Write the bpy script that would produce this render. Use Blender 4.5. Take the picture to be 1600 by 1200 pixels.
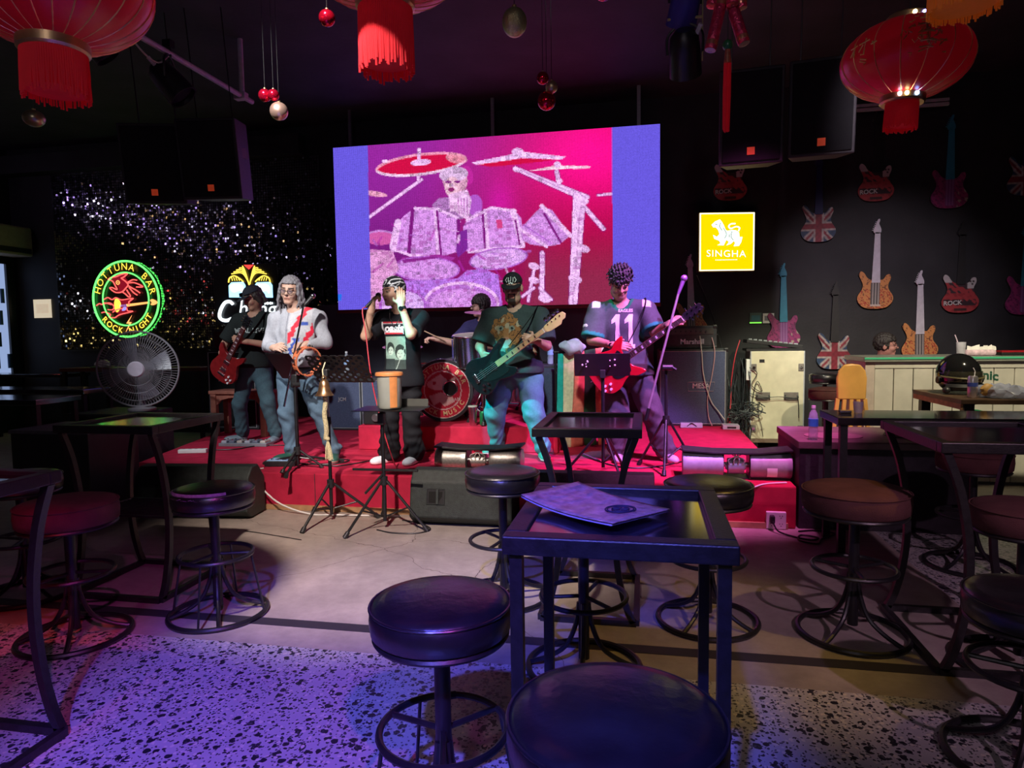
import bpy, math, random
import numpy as np
from mathutils import Vector, Matrix
from mathutils.bvhtree import BVHTree
from mathutils.geometry import delaunay_2d_cdt

# ------------------------------------------------------------ camera, world, lights, exposure
S = bpy.context.scene
COL = S.collection
for o in list(bpy.data.objects):
    bpy.data.objects.remove(o)
PI = math.pi
def R(d): return math.radians(d)

CAM_H, CAM_YAW, CAM_PITCH, CAM_ROLL = 1.47, R(11.2), R(4.2), R(0.86)
cam_d = bpy.data.cameras.new('camera')
cam_d.sensor_fit = 'HORIZONTAL'; cam_d.sensor_width = 36.0
cam_d.lens = 1050.0 / 1600.0 * 36.0
cam_d.clip_start = 0.05; cam_d.clip_end = 60
cam = bpy.data.objects.new('camera', cam_d); COL.objects.link(cam)
_f0 = Vector((-math.sin(CAM_YAW), math.cos(CAM_YAW), 0)); _r0 = Vector((math.cos(CAM_YAW), math.sin(CAM_YAW), 0))
_z = Vector((0, 0, 1))
_F = _f0 * math.cos(CAM_PITCH) - _z * math.sin(CAM_PITCH); _U = _z * math.cos(CAM_PITCH) + _f0 * math.sin(CAM_PITCH)
_r = _r0 * math.cos(CAM_ROLL) - _U * math.sin(CAM_ROLL); _u = _U * math.cos(CAM_ROLL) + _r0 * math.sin(CAM_ROLL)
cam.matrix_world = Matrix(((_r.x, _u.x, -_F.x, 0), (_r.y, _u.y, -_F.y, 0), (_r.z, _u.z, -_F.z, CAM_H), (0, 0, 0, 1)))
S.camera = cam

W = bpy.data.worlds.new('world'); S.world = W; W.use_nodes = True
W.node_tree.nodes['Background'].inputs[0].default_value = (.35, .3, .45, 1)
W.node_tree.nodes['Background'].inputs[1].default_value = 0.03

S.view_settings.view_transform = 'Standard'; S.view_settings.look = 'None'
S.view_settings.exposure = 0.35; S.view_settings.gamma = 1.0; S.view_settings.use_curve_mapping = False

def spot(name, loc, to, col, watts, deg, blend=.5, size=.06):
    d = bpy.data.lights.new(name, 'SPOT'); d.color = col; d.energy = watts
    d.spot_size = R(deg); d.spot_blend = blend; d.shadow_soft_size = size
    o = bpy.data.objects.new(name, d); COL.objects.link(o); o.location = loc
    o.rotation_euler = (Vector(to) - Vector(loc)).to_track_quat('-Z', 'Y').to_euler()
    return o
# stage spots hung from the ceiling pipes, in front of the band
spot('spot_white_main', (-2.3, 2.2, 4.2), (-2.65, 6.0, 1.25), (1, .96, .92), 950, 31, .6)
spot('spot_white_right', (0.0, 2.6, 4.2), (-0.85, 6.2, 1.68), (.80, 1, .90), 600, 17, .6)
spot('spot_teal', (-3.6, 3.2, 4.1), (-1.15, 6.2, .64), (.0, .95, .92), 1900, 12, .4)
spot('spot_drums', (-2.7, 4.3, 4.25), (-1.95, 7.6, 1.55), (1, .86, .94), 330, 20, .7)
spot('spot_magenta', (1.5, 3.8, 4.1), (.1, 6.3, .9), (.55, .24, 1), 1300, 36, .5)
spot('spot_pink_floor', (1.2, 4.4, 4.2), (.3, 6.4, .3), (1, .18, .70), 900, 46, .6)
spot('spot_white_left', (-4.6, 2.6, 4.1), (-4.0, 6.4, 1.0), (.90, .95, 1), 460, 34, .7)
spot('spot_warm_floor', (-1.4, 1.2, 4.3), (-1.7, 4.75, 0), (1, .80, .70), 1150, 44, .8)
spot('spot_blue_floor', (-0.4, -1.3, 3.7), (-.95, 2.1, 0), (.10, .10, 1), 1200, 36, .6)
spot('spot_violet_floor', (1.0, -1.2, 3.7), (-1.9, 2.0, 0), (.80, .08, .60), 330, 30, .7)
spot('spot_red_floor', (-2.0, 0.2, 4.0), (-2.9, 2.1, 0), (1, .05, .08), 230, 24, .7)
spot('spot_dim_right', (2.6, -1.0, 3.7), (1.0, 4.3, 0), (.80, .46, .70), 330, 30, .9)
spot('spot_amber', (2.2, 2.4, 4.0), (.35, 3.3, 0), (1, .62, .10), 110, 26, .8)
spot('spot_bar', (2.6, 4.6, 3.8), (2.5, 7.3, .9), (1, .88, .60), 430, 60, .8)
spot('spot_rack', (1.1, 6.2, 3.8), (1.55, 8.9, .7), (.95, 1, .74), 420, 30, .8)
spot('spot_wall_wash', (1.6, 3.4, 4.3), (2.9, 9.4, 1.5), (.98, .80, .92), 520, 32, 1.)

# ------------------------------------------------------------ materials
MATS = {}
def mat(name, col, rough=.5, metal=0., var=.10, scale=18., bump=0., bscale=60., spec=.5, emit=None, estr=0., trans=0., alpha=1., coat=0., vcol=False, ior=1.5):
    if name in MATS: return MATS[name]
    m = bpy.data.materials.new(name); m.use_nodes = True; MATS[name] = m
    nt = m.node_tree; N = nt.nodes; L = nt.links; p = N['Principled BSDF']
    p.inputs['Roughness'].default_value = rough; p.inputs['Metallic'].default_value = metal
    p.inputs['Specular IOR Level'].default_value = spec
    p.inputs['Transmission Weight'].default_value = trans; p.inputs['Alpha'].default_value = alpha
    p.inputs['Coat Weight'].default_value = coat; p.inputs['IOR'].default_value = ior
    tc = N.new('ShaderNodeTexCoord')
    nz = N.new('ShaderNodeTexNoise'); nz.inputs['Scale'].default_value = scale; nz.inputs['Detail'].default_value = 4
    L.new(tc.outputs['Object'], nz.inputs['Vector'])
    mr = N.new('ShaderNodeMapRange'); mr.inputs[1].default_value = .3; mr.inputs[2].default_value = .7
    mr.inputs[3].default_value = 1 - var; mr.inputs[4].default_value = 1 + var
    L.new(nz.outputs['Fac'], mr.inputs[0])
    mx = N.new('ShaderNodeMix'); mx.data_type = 'RGBA'; mx.blend_type = 'MULTIPLY'; mx.inputs[0].default_value = 1
    if vcol:
        at = N.new('ShaderNodeAttribute'); at.attribute_name = 'Col'; L.new(at.outputs['Color'], mx.inputs[6])
    else:
        mx.inputs[6].default_value = (*col, 1)
    L.new(mr.outputs[0], mx.inputs[7]); L.new(mx.outputs[2], p.inputs['Base Color'])
    if bump:
        n2 = N.new('ShaderNodeTexNoise'); n2.inputs['Scale'].default_value = bscale; n2.inputs['Detail'].default_value = 5
        L.new(tc.outputs['Object'], n2.inputs['Vector'])
        b = N.new('ShaderNodeBump'); b.inputs['Strength'].default_value = bump; b.inputs['Distance'].default_value = .01
        L.new(n2.outputs['Fac'], b.inputs['Height']); L.new(b.outputs[0], p.inputs['Normal'])
    if emit:
        p.inputs['Emission Color'].default_value = (*emit, 1); p.inputs['Emission Strength'].default_value = estr
    return m
def glow(name, col, s=1.):
    if name in MATS: return MATS[name]
    m = bpy.data.materials.new(name); m.use_nodes = True; MATS[name] = m
    nt = m.node_tree; N = nt.nodes; N.remove(N['Principled BSDF'])
    e = N.new('ShaderNodeEmission'); e.inputs[0].default_value = (*col, 1); e.inputs[1].default_value = s
    nt.links.new(e.outputs[0], N['Material Output'].inputs[0]); return m
def glow_vcol(name, s=1.):
    m = glow(name, (1, 1, 1), s); nt = m.node_tree
    at = nt.nodes.new('ShaderNodeAttribute'); at.attribute_name = 'Col'
    nt.links.new(at.outputs['Color'], [n for n in nt.nodes if n.type == 'EMISSION'][0].inputs[0]); return m

def terrazzo():
    m = mat('terrazzo', (.5, .5, .5), .32); nt = m.node_tree; N = nt.nodes; L = nt.links; p = N['Principled BSDF']
    tc = N.new('ShaderNodeTexCoord'); nz = N.new('ShaderNodeTexNoise'); nz.inputs['Scale'].default_value = 30
    L.new(tc.outputs['Object'], nz.inputs['Vector'])
    ad = N.new('ShaderNodeMix'); ad.data_type = 'VECTOR'; ad.inputs[0].default_value = .022
    L.new(tc.outputs['Object'], ad.inputs[4]); L.new(nz.outputs['Color'], ad.inputs[5])
    prev = None
    for sc, th, soft, col in ((30, .70, .03, (.02, .02, .03)), (54, .66, .03, (.03, .03, .04)), (90, .62, .03, (.08, .08, .09)), (52, .74, .03, (.62, .58, .50))):
        v = N.new('ShaderNodeTexVoronoi'); v.inputs['Scale'].default_value = sc; v.inputs['Randomness'].default_value = 1
        L.new(ad.outputs[1], v.inputs['Vector'])
        sp = N.new('ShaderNodeSeparateColor'); L.new(v.outputs['Color'], sp.inputs[0])
        a = N.new('ShaderNodeMath'); a.operation = 'GREATER_THAN'; a.inputs[1].default_value = th; L.new(sp.outputs[0], a.inputs[0])
        # only the core of a chosen cell is a chip
        thr = N.new('ShaderNodeMath'); thr.operation = 'LESS_THAN'; thr.inputs[1].default_value = .42
        L.new(v.outputs['Distance'], thr.inputs[0])
        mu = N.new('ShaderNodeMath'); mu.operation = 'MULTIPLY'; L.new(a.outputs[0], mu.inputs[0]); L.new(thr.outputs[0], mu.inputs[1])
        mx = N.new('ShaderNodeMix'); mx.data_type = 'RGBA'; L.new(mu.outputs[0], mx.inputs[0])
        if prev is None: mx.inputs[6].default_value = (.46, .45, .45, 1)
        else: L.new(prev, mx.inputs[6])
        mx.inputs[7].default_value = (*col, 1); prev = mx.outputs[2]
    L.new(prev, p.inputs['Base Color']); return m
def concrete():
    m = mat('concrete_floor', (.36, .31, .27), .55, var=.16, scale=2.2); nt = m.node_tree; N = nt.nodes; L = nt.links; p = N['Principled BSDF']
    tc = [n for n in N if n.type == 'TEX_COORD'][0]
    n1 = N.new('ShaderNodeTexNoise'); n1.inputs['Scale'].default_value = 9; n1.inputs['Detail'].default_value = 8; n1.inputs['Roughness'].default_value = .7
    L.new(tc.outputs['Object'], n1.inputs['Vector'])
    r = N.new('ShaderNodeMapRange'); r.inputs[1].default_value = .35; r.inputs[2].default_value = .7; r.inputs[3].default_value = .82; r.inputs[4].default_value = 1.1
    L.new(n1.outputs['Fac'], r.inputs[0])
    mx = N.new('ShaderNodeMix'); mx.data_type = 'RGBA'; mx.blend_type = 'MULTIPLY'; mx.inputs[0].default_value = 1
    L.new(p.inputs['Base Color'].links[0].from_socket, mx.inputs[6]); L.new(r.outputs[0], mx.inputs[7])
    # hairline cracks
    v = N.new('ShaderNodeTexVoronoi'); v.feature = 'DISTANCE_TO_EDGE'; v.inputs['Scale'].default_value = .42
    n2 = N.new('ShaderNodeTexNoise'); n2.inputs['Scale'].default_value = 3; n2.inputs['Detail'].default_value = 6
    L.new(tc.outputs['Object'], n2.inputs['Vector'])
    ad = N.new('ShaderNodeMix'); ad.data_type = 'VECTOR'; ad.inputs[0].default_value = .18
    L.new(tc.outputs['Object'], ad.inputs[4]); L.new(n2.outputs['Color'], ad.inputs[5]); L.new(ad.outputs[1], v.inputs['Vector'])
    lt = N.new('ShaderNodeMath'); lt.operation = 'LESS_THAN'; lt.inputs[1].default_value = .0007; L.new(v.outputs['Distance'], lt.inputs[0])
    m2 = N.new('ShaderNodeMix'); m2.data_type = 'RGBA'; L.new(lt.outputs[0], m2.inputs[0]); L.new(mx.outputs[2], m2.inputs[6]); m2.inputs[7].default_value = (.12, .09, .08, 1)
    L.new(m2.outputs[2], p.inputs['Base Color']); return m

# ------------------------------------------------------------ mesh builders
def frame_of(d, up=(0, 0, 1)):
    d = Vector(d).normalized(); up = Vector(up)
    if abs(d.dot(up.normalized())) > .99: up = Vector((0, 1, 0)) if abs(d.y) < .9 else Vector((1, 0, 0))
    x = up.cross(d).normalized(); return x, d.cross(x).normalized(), d
class B:
    def __init__(s): s.v = []; s.f = []; s.c = []
    def add(s, vs, fs, col=None):
        o = len(s.v); s.v += [tuple(v) for v in vs]; s.f += [tuple(i + o for i in f) for f in fs]
        if col is not None: s.c += [col] * len(vs)
        return s
    def box(s, c, size, rz=0., rx=0., ry=0.):
        c = Vector(c); h = Vector(size) * .5; M = (Matrix.Rotation(rz, 3, 'Z') @ Matrix.Rotation(rx, 3, 'X') @ Matrix.Rotation(ry, 3, 'Y'))
        vs = [c + M @ Vector((x * h.x, y * h.y, z * h.z)) for x, y, z in ((-1,-1,-1),(1,-1,-1),(1,1,-1),(-1,1,-1),(-1,-1,1),(1,-1,1),(1,1,1),(-1,1,1))]
        return s.add(vs, [(3,2,1,0),(4,5,6,7),(0,1,5,4),(1,2,6,5),(2,3,7,6),(3,0,4,7)])
    def bb(s, x0, x1, y0, y1, z0, z1): return s.box(((x0+x1)/2, (y0+y1)/2, (z0+z1)/2), (x1-x0, y1-y0, z1-z0))
    def cyl(s, a, b, r0, r1=None, n=14, caps=True):
        r1 = r0 if r1 is None else r1; a = Vector(a); b = Vector(b); x, y, d = frame_of(b - a)
        vs = []
        for p, r in ((a, r0), (b, r1)):
            vs += [p + (x * math.cos(2*PI*i/n) + y * math.sin(2*PI*i/n)) * r for i in range(n)]
        fs = [(i, (i+1) % n, n + (i+1) % n, n + i) for i in range(n)]
        if caps: fs += [tuple(range(n-1, -1, -1)), tuple(range(n, 2*n))]
        return s.add(vs, fs)
    def tube(s, pts, r, n=8, closed=False, sq=False, flat=1.):
        pts = [Vector(p) for p in pts]; m = len(pts); vs = []; fs = []
        rr = r if hasattr(r, '__len__') else [r] * m
        if sq: n = 4
        prevx = None
        for i in range(m):
            d = (pts[(i+1) % m] - pts[i-1]) if closed or 0 < i < m-1 else (pts[min(i+1, m-1)] - pts[max(i-1, 0)])
            if d.length < 1e-9: d = Vector((0, 0, 1))
            x, y, d = frame_of(d) if prevx is None else frame_of(d, d.cross(prevx) if d.cross(prevx).length > 1e-6 else (0, 0, 1))
            if prevx is not None and x.dot(prevx) < 0: x, y = -x, -y
            prevx = x
            off = PI/4 if sq else 0
            vs += [pts[i] + (x * math.cos(2*PI*k/n + off) + y * math.sin(2*PI*k/n + off) * flat) * rr[i] * (1.4142 if sq else 1) for k in range(n)]
        for i in range(m if closed else m-1):
            j = (i+1) % m
            fs += [(i*n+k, i*n+(k+1) % n, j*n+(k+1) % n, j*n+k) for k in range(n)]
        if not closed: fs += [tuple(range(n-1, -1, -1)), tuple(range((m-1)*n, m*n))]
        return s.add(vs, fs)
    def lathe(s, prof, n=32, c=(0, 0, 0), axis=None, sx=1., sy=1., cap=True):
        c = Vector(c); x, y, d = frame_of(axis) if axis is not None else (Vector((1,0,0)), Vector((0,1,0)), Vector((0,0,1)))
        vs = []; fs = []; m = len(prof)
        for r, z in prof: vs += [c + (x*math.cos(2*PI*i/n)*sx + y*math.sin(2*PI*i/n)*sy)*max(r, 1e-4) + d*z for i in range(n)]
        for j in range(m-1): fs += [(j*n+i, j*n+(i+1) % n, (j+1)*n+(i+1) % n, (j+1)*n+i) for i in range(n)]
        if cap and prof[0][0] > 1e-3: fs.append(tuple(range(n-1, -1, -1)))
        if cap and prof[-1][0] > 1e-3: fs.append(tuple(range((m-1)*n, m*n)))
        return s.add(vs, fs)
    def ring(s, c, rad, r, n=40, k=8, axis=(0, 0, 1), a0=0., a1=2*PI):
        c = Vector(c); x, y, d = frame_of(axis); full = abs(a1-a0-2*PI) < 1e-6
        m = n if full else n+1
        return s.tube([c + (x*math.cos(a0+(a1-a0)*i/n) + y*math.sin(a0+(a1-a0)*i/n))*rad for i in range(m)], r, k, closed=full)
    def ball(s, c, r, n=16, m=10, sc=(1, 1, 1)):
        c = Vector(c); vs = []; fs = []
        for j in range(m+1):
            t = PI*j/m
            vs += [c + Vector((math.sin(t)*math.cos(2*PI*i/n)*r*sc[0], math.sin(t)*math.sin(2*PI*i/n)*r*sc[1], math.cos(t)*r*sc[2])) for i in range(n)]
        for j in range(m): fs += [(j*n+i, (j+1)*n+i, (j+1)*n+(i+1) % n, j*n+(i+1) % n) for i in range(n)]
        return s.add(vs, fs)
    def prism(s, out, y0, y1, M=None):
        """outline of (x, z) pairs, extruded along y"""
        n = len(out); vs = [(x, y0, z) for x, z in out] + [(x, y1, z) for x, z in out]
        fs = [tuple(range(n)), tuple(range(2*n-1, n-1, -1))] + [(i, n+i, n+(i+1) % n, (i+1) % n) for i in range(n)]
        if M: vs = [M @ Vector(v) for v in vs]
        return s.add(vs, fs)
    def mesh(s, name):
        me = bpy.data.meshes.new(name); me.from_pydata(s.v, [], s.f); return me
    def build(s, name, m, parent=None, smooth=True, bevel=0., ang=38):
        me = s.mesh(name); me.validate()
        import bmesh
        bm = bmesh.new(); bm.from_mesh(me); bmesh.ops.recalc_face_normals(bm, faces=bm.faces); bm.to_mesh(me); bm.free()
        if s.c and len(s.c) == len(me.vertices): set_col(me, s.c)
        return obj(name, me, m, parent, smooth, bevel, ang)
def set_col(me, cols):
    a = me.color_attributes.new('Col', 'FLOAT_COLOR', 'POINT')
    c = np.ones((len(me.vertices), 4), np.float32); c[:, :3] = np.asarray(cols, np.float32)[:, :3]
    a.data.foreach_set('color', c.ravel())
def obj(name, me, m, parent=None, smooth=True, bevel=0., ang=38):
    if isinstance(m, str): m = MATS[m]
    if m: me.materials.append(m)
    if smooth and len(me.polygons):
        me.polygons.foreach_set('use_smooth', np.ones(len(me.polygons), bool)); me.set_sharp_from_angle(angle=R(ang))
    o = bpy.data.objects.new(name, me); COL.objects.link(o)
    if parent: o.parent = parent
    if bevel:
        b = o.modifiers.new('bevel', 'BEVEL'); b.width = bevel; b.segments = 2; b.limit_method = 'ANGLE'
    return o
def tag(o, label, cat, group=None):
    o['label'] = label; o['category'] = cat
    if group: o['group'] = group
    return o
def thing(name, label, cat, loc=(0, 0, 0), rz=0., group=None, mw=None):
    o = bpy.data.objects.new(name, None); COL.objects.link(o); o.empty_display_size = .1
    if mw is not None: o.matrix_world = mw
    else: o.location = loc; o.rotation_euler = (0, 0, rz)
    return tag(o, label, cat, group)
def struct(name, b, m, **k):
    o = b.build(name, m, None, **k); o['kind'] = 'structure'; return o
def dup(root, loc, rz=0., label=None, group=None):
    r = root.copy(); COL.objects.link(r); r.location = loc; r.rotation_euler = (0, 0, rz)
    if label: r['label'] = label
    if group: r['group'] = group
    for ch in root.children:
        c = ch.copy(); COL.objects.link(c); c.parent = r
        for g in ch.children:
            d = g.copy(); COL.objects.link(d); d.parent = c
    return r
def smooth_pts(pts, n=8, closed=False):
    """Catmull-Rom"""
    P = [Vector(p) for p in pts]; m = len(P); out = []
    for i in range(m if closed else m-1):
        if closed: a, b, c, d = P[i-1], P[i], P[(i+1) % m], P[(i+2) % m]
        else: a, b, c, d = P[max(i-1, 0)], P[i], P[i+1], P[min(i+2, m-1)]
        for k in range(n):
            t = k/n; out.append(.5*((2*b) + (c-a)*t + (2*a-5*b+4*c-d)*t*t + (3*b-3*c+d-a)*t**3))
    if not closed: out.append(P[-1])
    return out
def sm2(pts, n=6, closed=True): return [(p.x, p.y) for p in smooth_pts([(a, b, 0) for a, b in pts], n, closed)]
def text2d(s, size=1., off=0., align='CENTER', shear=0., space=1., res=3):
    cu = bpy.data.curves.new('t', 'FONT'); cu.body = s; cu.size = size; cu.align_x = align; cu.align_y = 'CENTER'
    cu.offset = off; cu.shear = shear; cu.space_character = space; cu.resolution_u = res
    o = bpy.data.objects.new('t', cu); COL.objects.link(o)
    dg = bpy.context.evaluated_depsgraph_get(); dg.update(); me = o.evaluated_get(dg).to_mesh()
    v = [(q.co.x, q.co.y) for q in me.vertices]; f = [tuple(p.vertices) for p in me.polygons]
    o.evaluated_get(dg).to_mesh_clear(); bpy.data.objects.remove(o); bpy.data.curves.remove(cu)
    return v, f
def flat_text(s, size, m, name, parent, place, off=0., **k):
    """flat lettering; place maps (x, y) of the text plane to a point"""
    v, f = text2d(s, size, off, **k); b = B(); b.add([place(x, y) for x, y in v], f)
    me = b.mesh(name); return obj(name, me, m, parent, False)
def inside(poly, X, Y):
    r = np.zeros(X.shape, bool); n = len(poly)
    for i in range(n):
        x0, y0 = poly[i]; x1, y1 = poly[i-1]
        c = ((y0 > Y) != (y1 > Y)) & (X < (x1-x0)*(Y-y0)/((y1-y0) if y1 != y0 else 1e-9)+x0); r ^= c
    return r
def seg(a, b, X, Y, w):
    ax, ay = a; bx, by = b; dx, dy = bx-ax, by-ay
    t = np.clip(((X-ax)*dx+(Y-ay)*dy)/(dx*dx+dy*dy+1e-9), 0, 1)
    return np.hypot(X-ax-t*dx, Y-ay-t*dy) < w
def sheet(name, out, thick, res, colf, m, parent, M=None):
    """printed sheet: outline (x, z), front at y=0, back at y=thick, coloured by colf(X, Z) -> rgb"""
    o = np.array(out); x0, z0 = o.min(0); x1, z1 = o.max(0)
    gx, gz = np.meshgrid(np.arange(x0+res/2, x1, res), np.arange(z0+res/2, z1, res)); gx = gx.ravel(); gz = gz.ravel()
    k = inside(out, gx, gz)
    pts = [Vector(p) for p in out] + [Vector((a, b)) for a, b in zip(gx[k], gz[k])]; n = len(out)
    vs, es, fs, *_ = delaunay_2d_cdt(pts, [], [list(range(n))], 1, 1e-5)
    xs = np.array([v.x for v in vs]); zs = np.array([v.y for v in vs])
    b = B(); b.add([(x, 0, z) for x, z in zip(xs, zs)], [tuple(f) for f in fs])
    cols = [tuple(c) for c in colf(xs, zs)]
    q = len(b.v); b.add([(x, 0, z) for x, z in out] + [(x, thick, z) for x, z in out], [(i, (i+1) % n, n+(i+1) % n, n+i) for i in range(n)] + [tuple(range(n, 2*n))])
    cols += [(.03, .03, .03)] * (2*n)
    if M: b.v = [tuple(M @ Vector(v)) for v in b.v]
    b.c = cols
    return b.build(name, m, parent, smooth=False)

# ------------------------------------------------------------ the room
mat('black_wall', (.020, .020, .023), .62, var=.25, scale=3, bump=.15, bscale=30)
mat('black_ceiling', (.030, .027, .036), .75, var=.35, scale=2, bump=.3, bscale=14)
mat('red_carpet', (.46, .022, .060), .95, var=.16, scale=9, bump=.25, bscale=220, spec=.1)
mat('dark_strip', (.03, .026, .035), .6)
mat('black_metal', (.012, .012, .014), .38, var=.25, scale=30, bump=.08, bscale=160, spec=.6)
mat('black_paint', (.016, .015, .018), .5, var=.3, scale=12, bump=.1)
mat('black_gloss', (.010, .009, .012), .10, var=.1)
mat('chrome', (.75, .75, .78), .16, 1., var=.05)
mat('steel', (.55, .56, .58), .35, 1., var=.1, scale=40)
mat('white_plastic', (.78, .78, .76), .4, var=.05)
mat('black_plastic', (.018, .018, .02), .45)
mat('black_fabric', (.013, .013, .015), .9, bump=.3, bscale=300, spec=.2)

def grid_plane(b, x0, x1, y0, y1, z): b.add([(x0,y0,z),(x1,y0,z),(x1,y1,z),(x0,y1,z)], [(0,1,2,3)])
XL, XR, YB, YF, ZC = -10.2, 6.2, 9.4, -3.0, 4.58
b = B(); b.bb(XL, 1.64, 2.84, YB, -.12, 0); b.bb(1.64, XR, 5.25, YB, -.12, 0); struct('floor', b, concrete(), smooth=False)
b = B(); b.bb(XL, XR, YF, 2.84, -.12, 0); b.bb(1.64, XR, 2.84, 5.25, -.12, 0); struct('floor_terrazzo', b, terrazzo(), smooth=False)
b = B(); b.bb(XL, 1.64, 3.045, 3.125, 0, .002); struct('trim_1', b, 'dark_strip', smooth=False)
b = B(); b.bb(XL, XR, YB, YB+.15, 0, ZC); struct('wall_back', b, 'black_wall', smooth=False)
b = B(); b.bb(XL-.15, XL, YF, YB+.15, 0, ZC); struct('wall_left', b, 'black_wall', smooth=False)
b = B(); b.bb(XR, XR+.15, YF, YB+.15, 0, ZC); struct('wall_right', b, 'black_wall', smooth=False)
b = B(); b.bb(XL-.15, XR+.15, YF-.15, YF, 0, ZC); struct('wall_front', b, 'black_wall', smooth=False)
b = B(); b.bb(XL-.15, XR+.15, YF-.15, YB+.15, ZC, ZC+.12)
ceiling = struct('ceiling', b, 'black_ceiling', smooth=False)
b = B(); b.prism([(-1.55,0),(-1.2,.05),(-.9,.02),(-.62,.10),(-.58,.15),(-.95,.09),(-1.25,.09)], 0, .006, Matrix(((1,0,0,-.25),(0,0,1,4.9),(0,1,0,ZC-.006),(0,0,0,1))))
o = b.build('torn_seam', mat('seam_black', (.004,.004,.004), .9), ceiling, False)
b = B(); b.bb(XL, -4.9, YB-.25, YB, 4.14, 4.42); struct('trim_2', b, 'black_wall', smooth=False)

b = B(); b.bb(-4.75, .12, 9.30, 9.40, 0, 1.95); struct('trim_3', b, mat('panel_slate', (.10, .105, .15), .6, var=.2, scale=3), smooth=False)
# stage: carpeted platform, drum riser
b = B(); out = [(-4.62,5.2),(1.10,5.2),(1.10,9.0),(-5.15,9.0),(-5.15,7.2)]
b.prism(out, 0, .32, Matrix(((1,0,0,0),(0,0,1,0),(0,1,0,0),(0,0,0,1))))
stage = tag(b.build('stage_platform', 'red_carpet', smooth=False, bevel=.012), 'low wide stage platform covered in red carpet', 'stage')
b = B(); b.bb(-4.55, 1.04, 5.175, 5.20, .002, .045)
b.build('kick_trim', mat('timber_trim', (.42, .24, .12), .6, var=.2), stage, False)
for i, x in enumerate((-2.75, -.75)):
    b = B(); b.bb(x-.002, x+.002, 5.196, 5.2005, .05, .318); b.build('carpet_seam', 'dark_strip', stage, False)
b = B(); b.bb(-2.87, -.82, 6.37, 8.55, .32, .57)
tag(b.build('drum_riser', 'red_carpet', smooth=False, bevel=.012), 'red carpeted drum riser under the drum kit', 'riser')

# shimmer wall: hanging frame, thousands of small mirror squares
random.seed(4)
sw = thing('shimmer_wall', 'black shimmer backdrop of tiny mirror squares behind the neon signs', 'backdrop', (-9.33, 9.36, 1.32))
b = B(); b.bb(0, 4.62, 0, .03, 0, 2.8); b.bb(4.62, 4.95, 0, .03, .2, 2.2); b.build('backing_panel', 'black_fabric', sw, False)
b = B()
for x in (0, 1.54, 3.08, 4.62): b.bb(x-.012, x+.012, -.02, 0, 0, 2.8)
for z in (0, 2.8): b.bb(0, 4.62, -.02, 0, z-.012, z+.012)
b.build('panel_frame', 'black_metal', sw, False)
mat('mirror_square', (.50, .50, .54), .085, 1., var=.3, scale=3)
rng = np.random.default_rng(3)
nx, nz_ = 116, 70; gx, gz = np.meshgrid(np.arange(nx), np.arange(nz_)); gx = gx.ravel(); gz = gz.ravel()
ex = rng.uniform(0, 1, 700); gx = np.concatenate([gx*.04+.015, 4.64+ex[:350]*.3]); gz = np.concatenate([gz*.04+.015, .2+rng.uniform(0, 1, 350)*2.])
n = len(gx); tx = rng.normal(0, .06, n); tz = rng.normal(0, .05, n); h = .0165
v = np.zeros((n, 4, 3)); cx = [-1, 1, 1, -1]; cz = [-1, -1, 1, 1]
for k in range(4):
    v[:, k, 0] = gx + .02 + cx[k]*h; v[:, k, 2] = gz + .02 + cz[k]*h
    v[:, k, 1] = -.034 + cx[k]*h*np.tan(tx) + cz[k]*h*np.tan(tz)
me = bpy.data.meshes.new('mirror_squares'); me.from_pydata(v.reshape(-1, 3).tolist(), [], np.arange(4*n).reshape(-1, 4).tolist())
o = obj('mirror_squares', me, 'mirror_square', sw, False); o['kind'] = 'stuff'; o['label'] = 'thousands of tiny loose mirror squares'

# ------------------------------------------------------------ LED screen with the moving picture of a drummer
SX0, SX1, SZ0, SZ1, SY = -4.20, .19, 1.85, 4.065, 8.8
sc = thing('led_screen', 'large glowing video wall showing a drummer in pink and violet', 'screen', ((SX0+SX1)/2, SY, SZ0))
wS, hS = SX1-SX0, SZ1-SZ0
b = B(); b.bb(-wS/2, wS/2, .012, .14, 0, hS); b.build('cabinet', 'black_plastic', sc, False, .004)
b = B(); b.bb(-wS/2-.01, wS/2+.01, -.015, .14, -.045, -.002); b.build('bottom_rail', mat('rail_red', (.25, .02, .04), .5), sc, False)
for x in (-3.977, -1.966, -.071):
    b = B(); b.bb(x-.022, x+.022, 8.87, 8.915, SZ1, ZC); b.v = [(p[0]-(SX0+SX1)/2, p[1]-SY, p[2]-SZ0) for p in b.v]; b.build('hanging_bar', 'steel', sc, False)
NX, NZ = 320, 162
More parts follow.
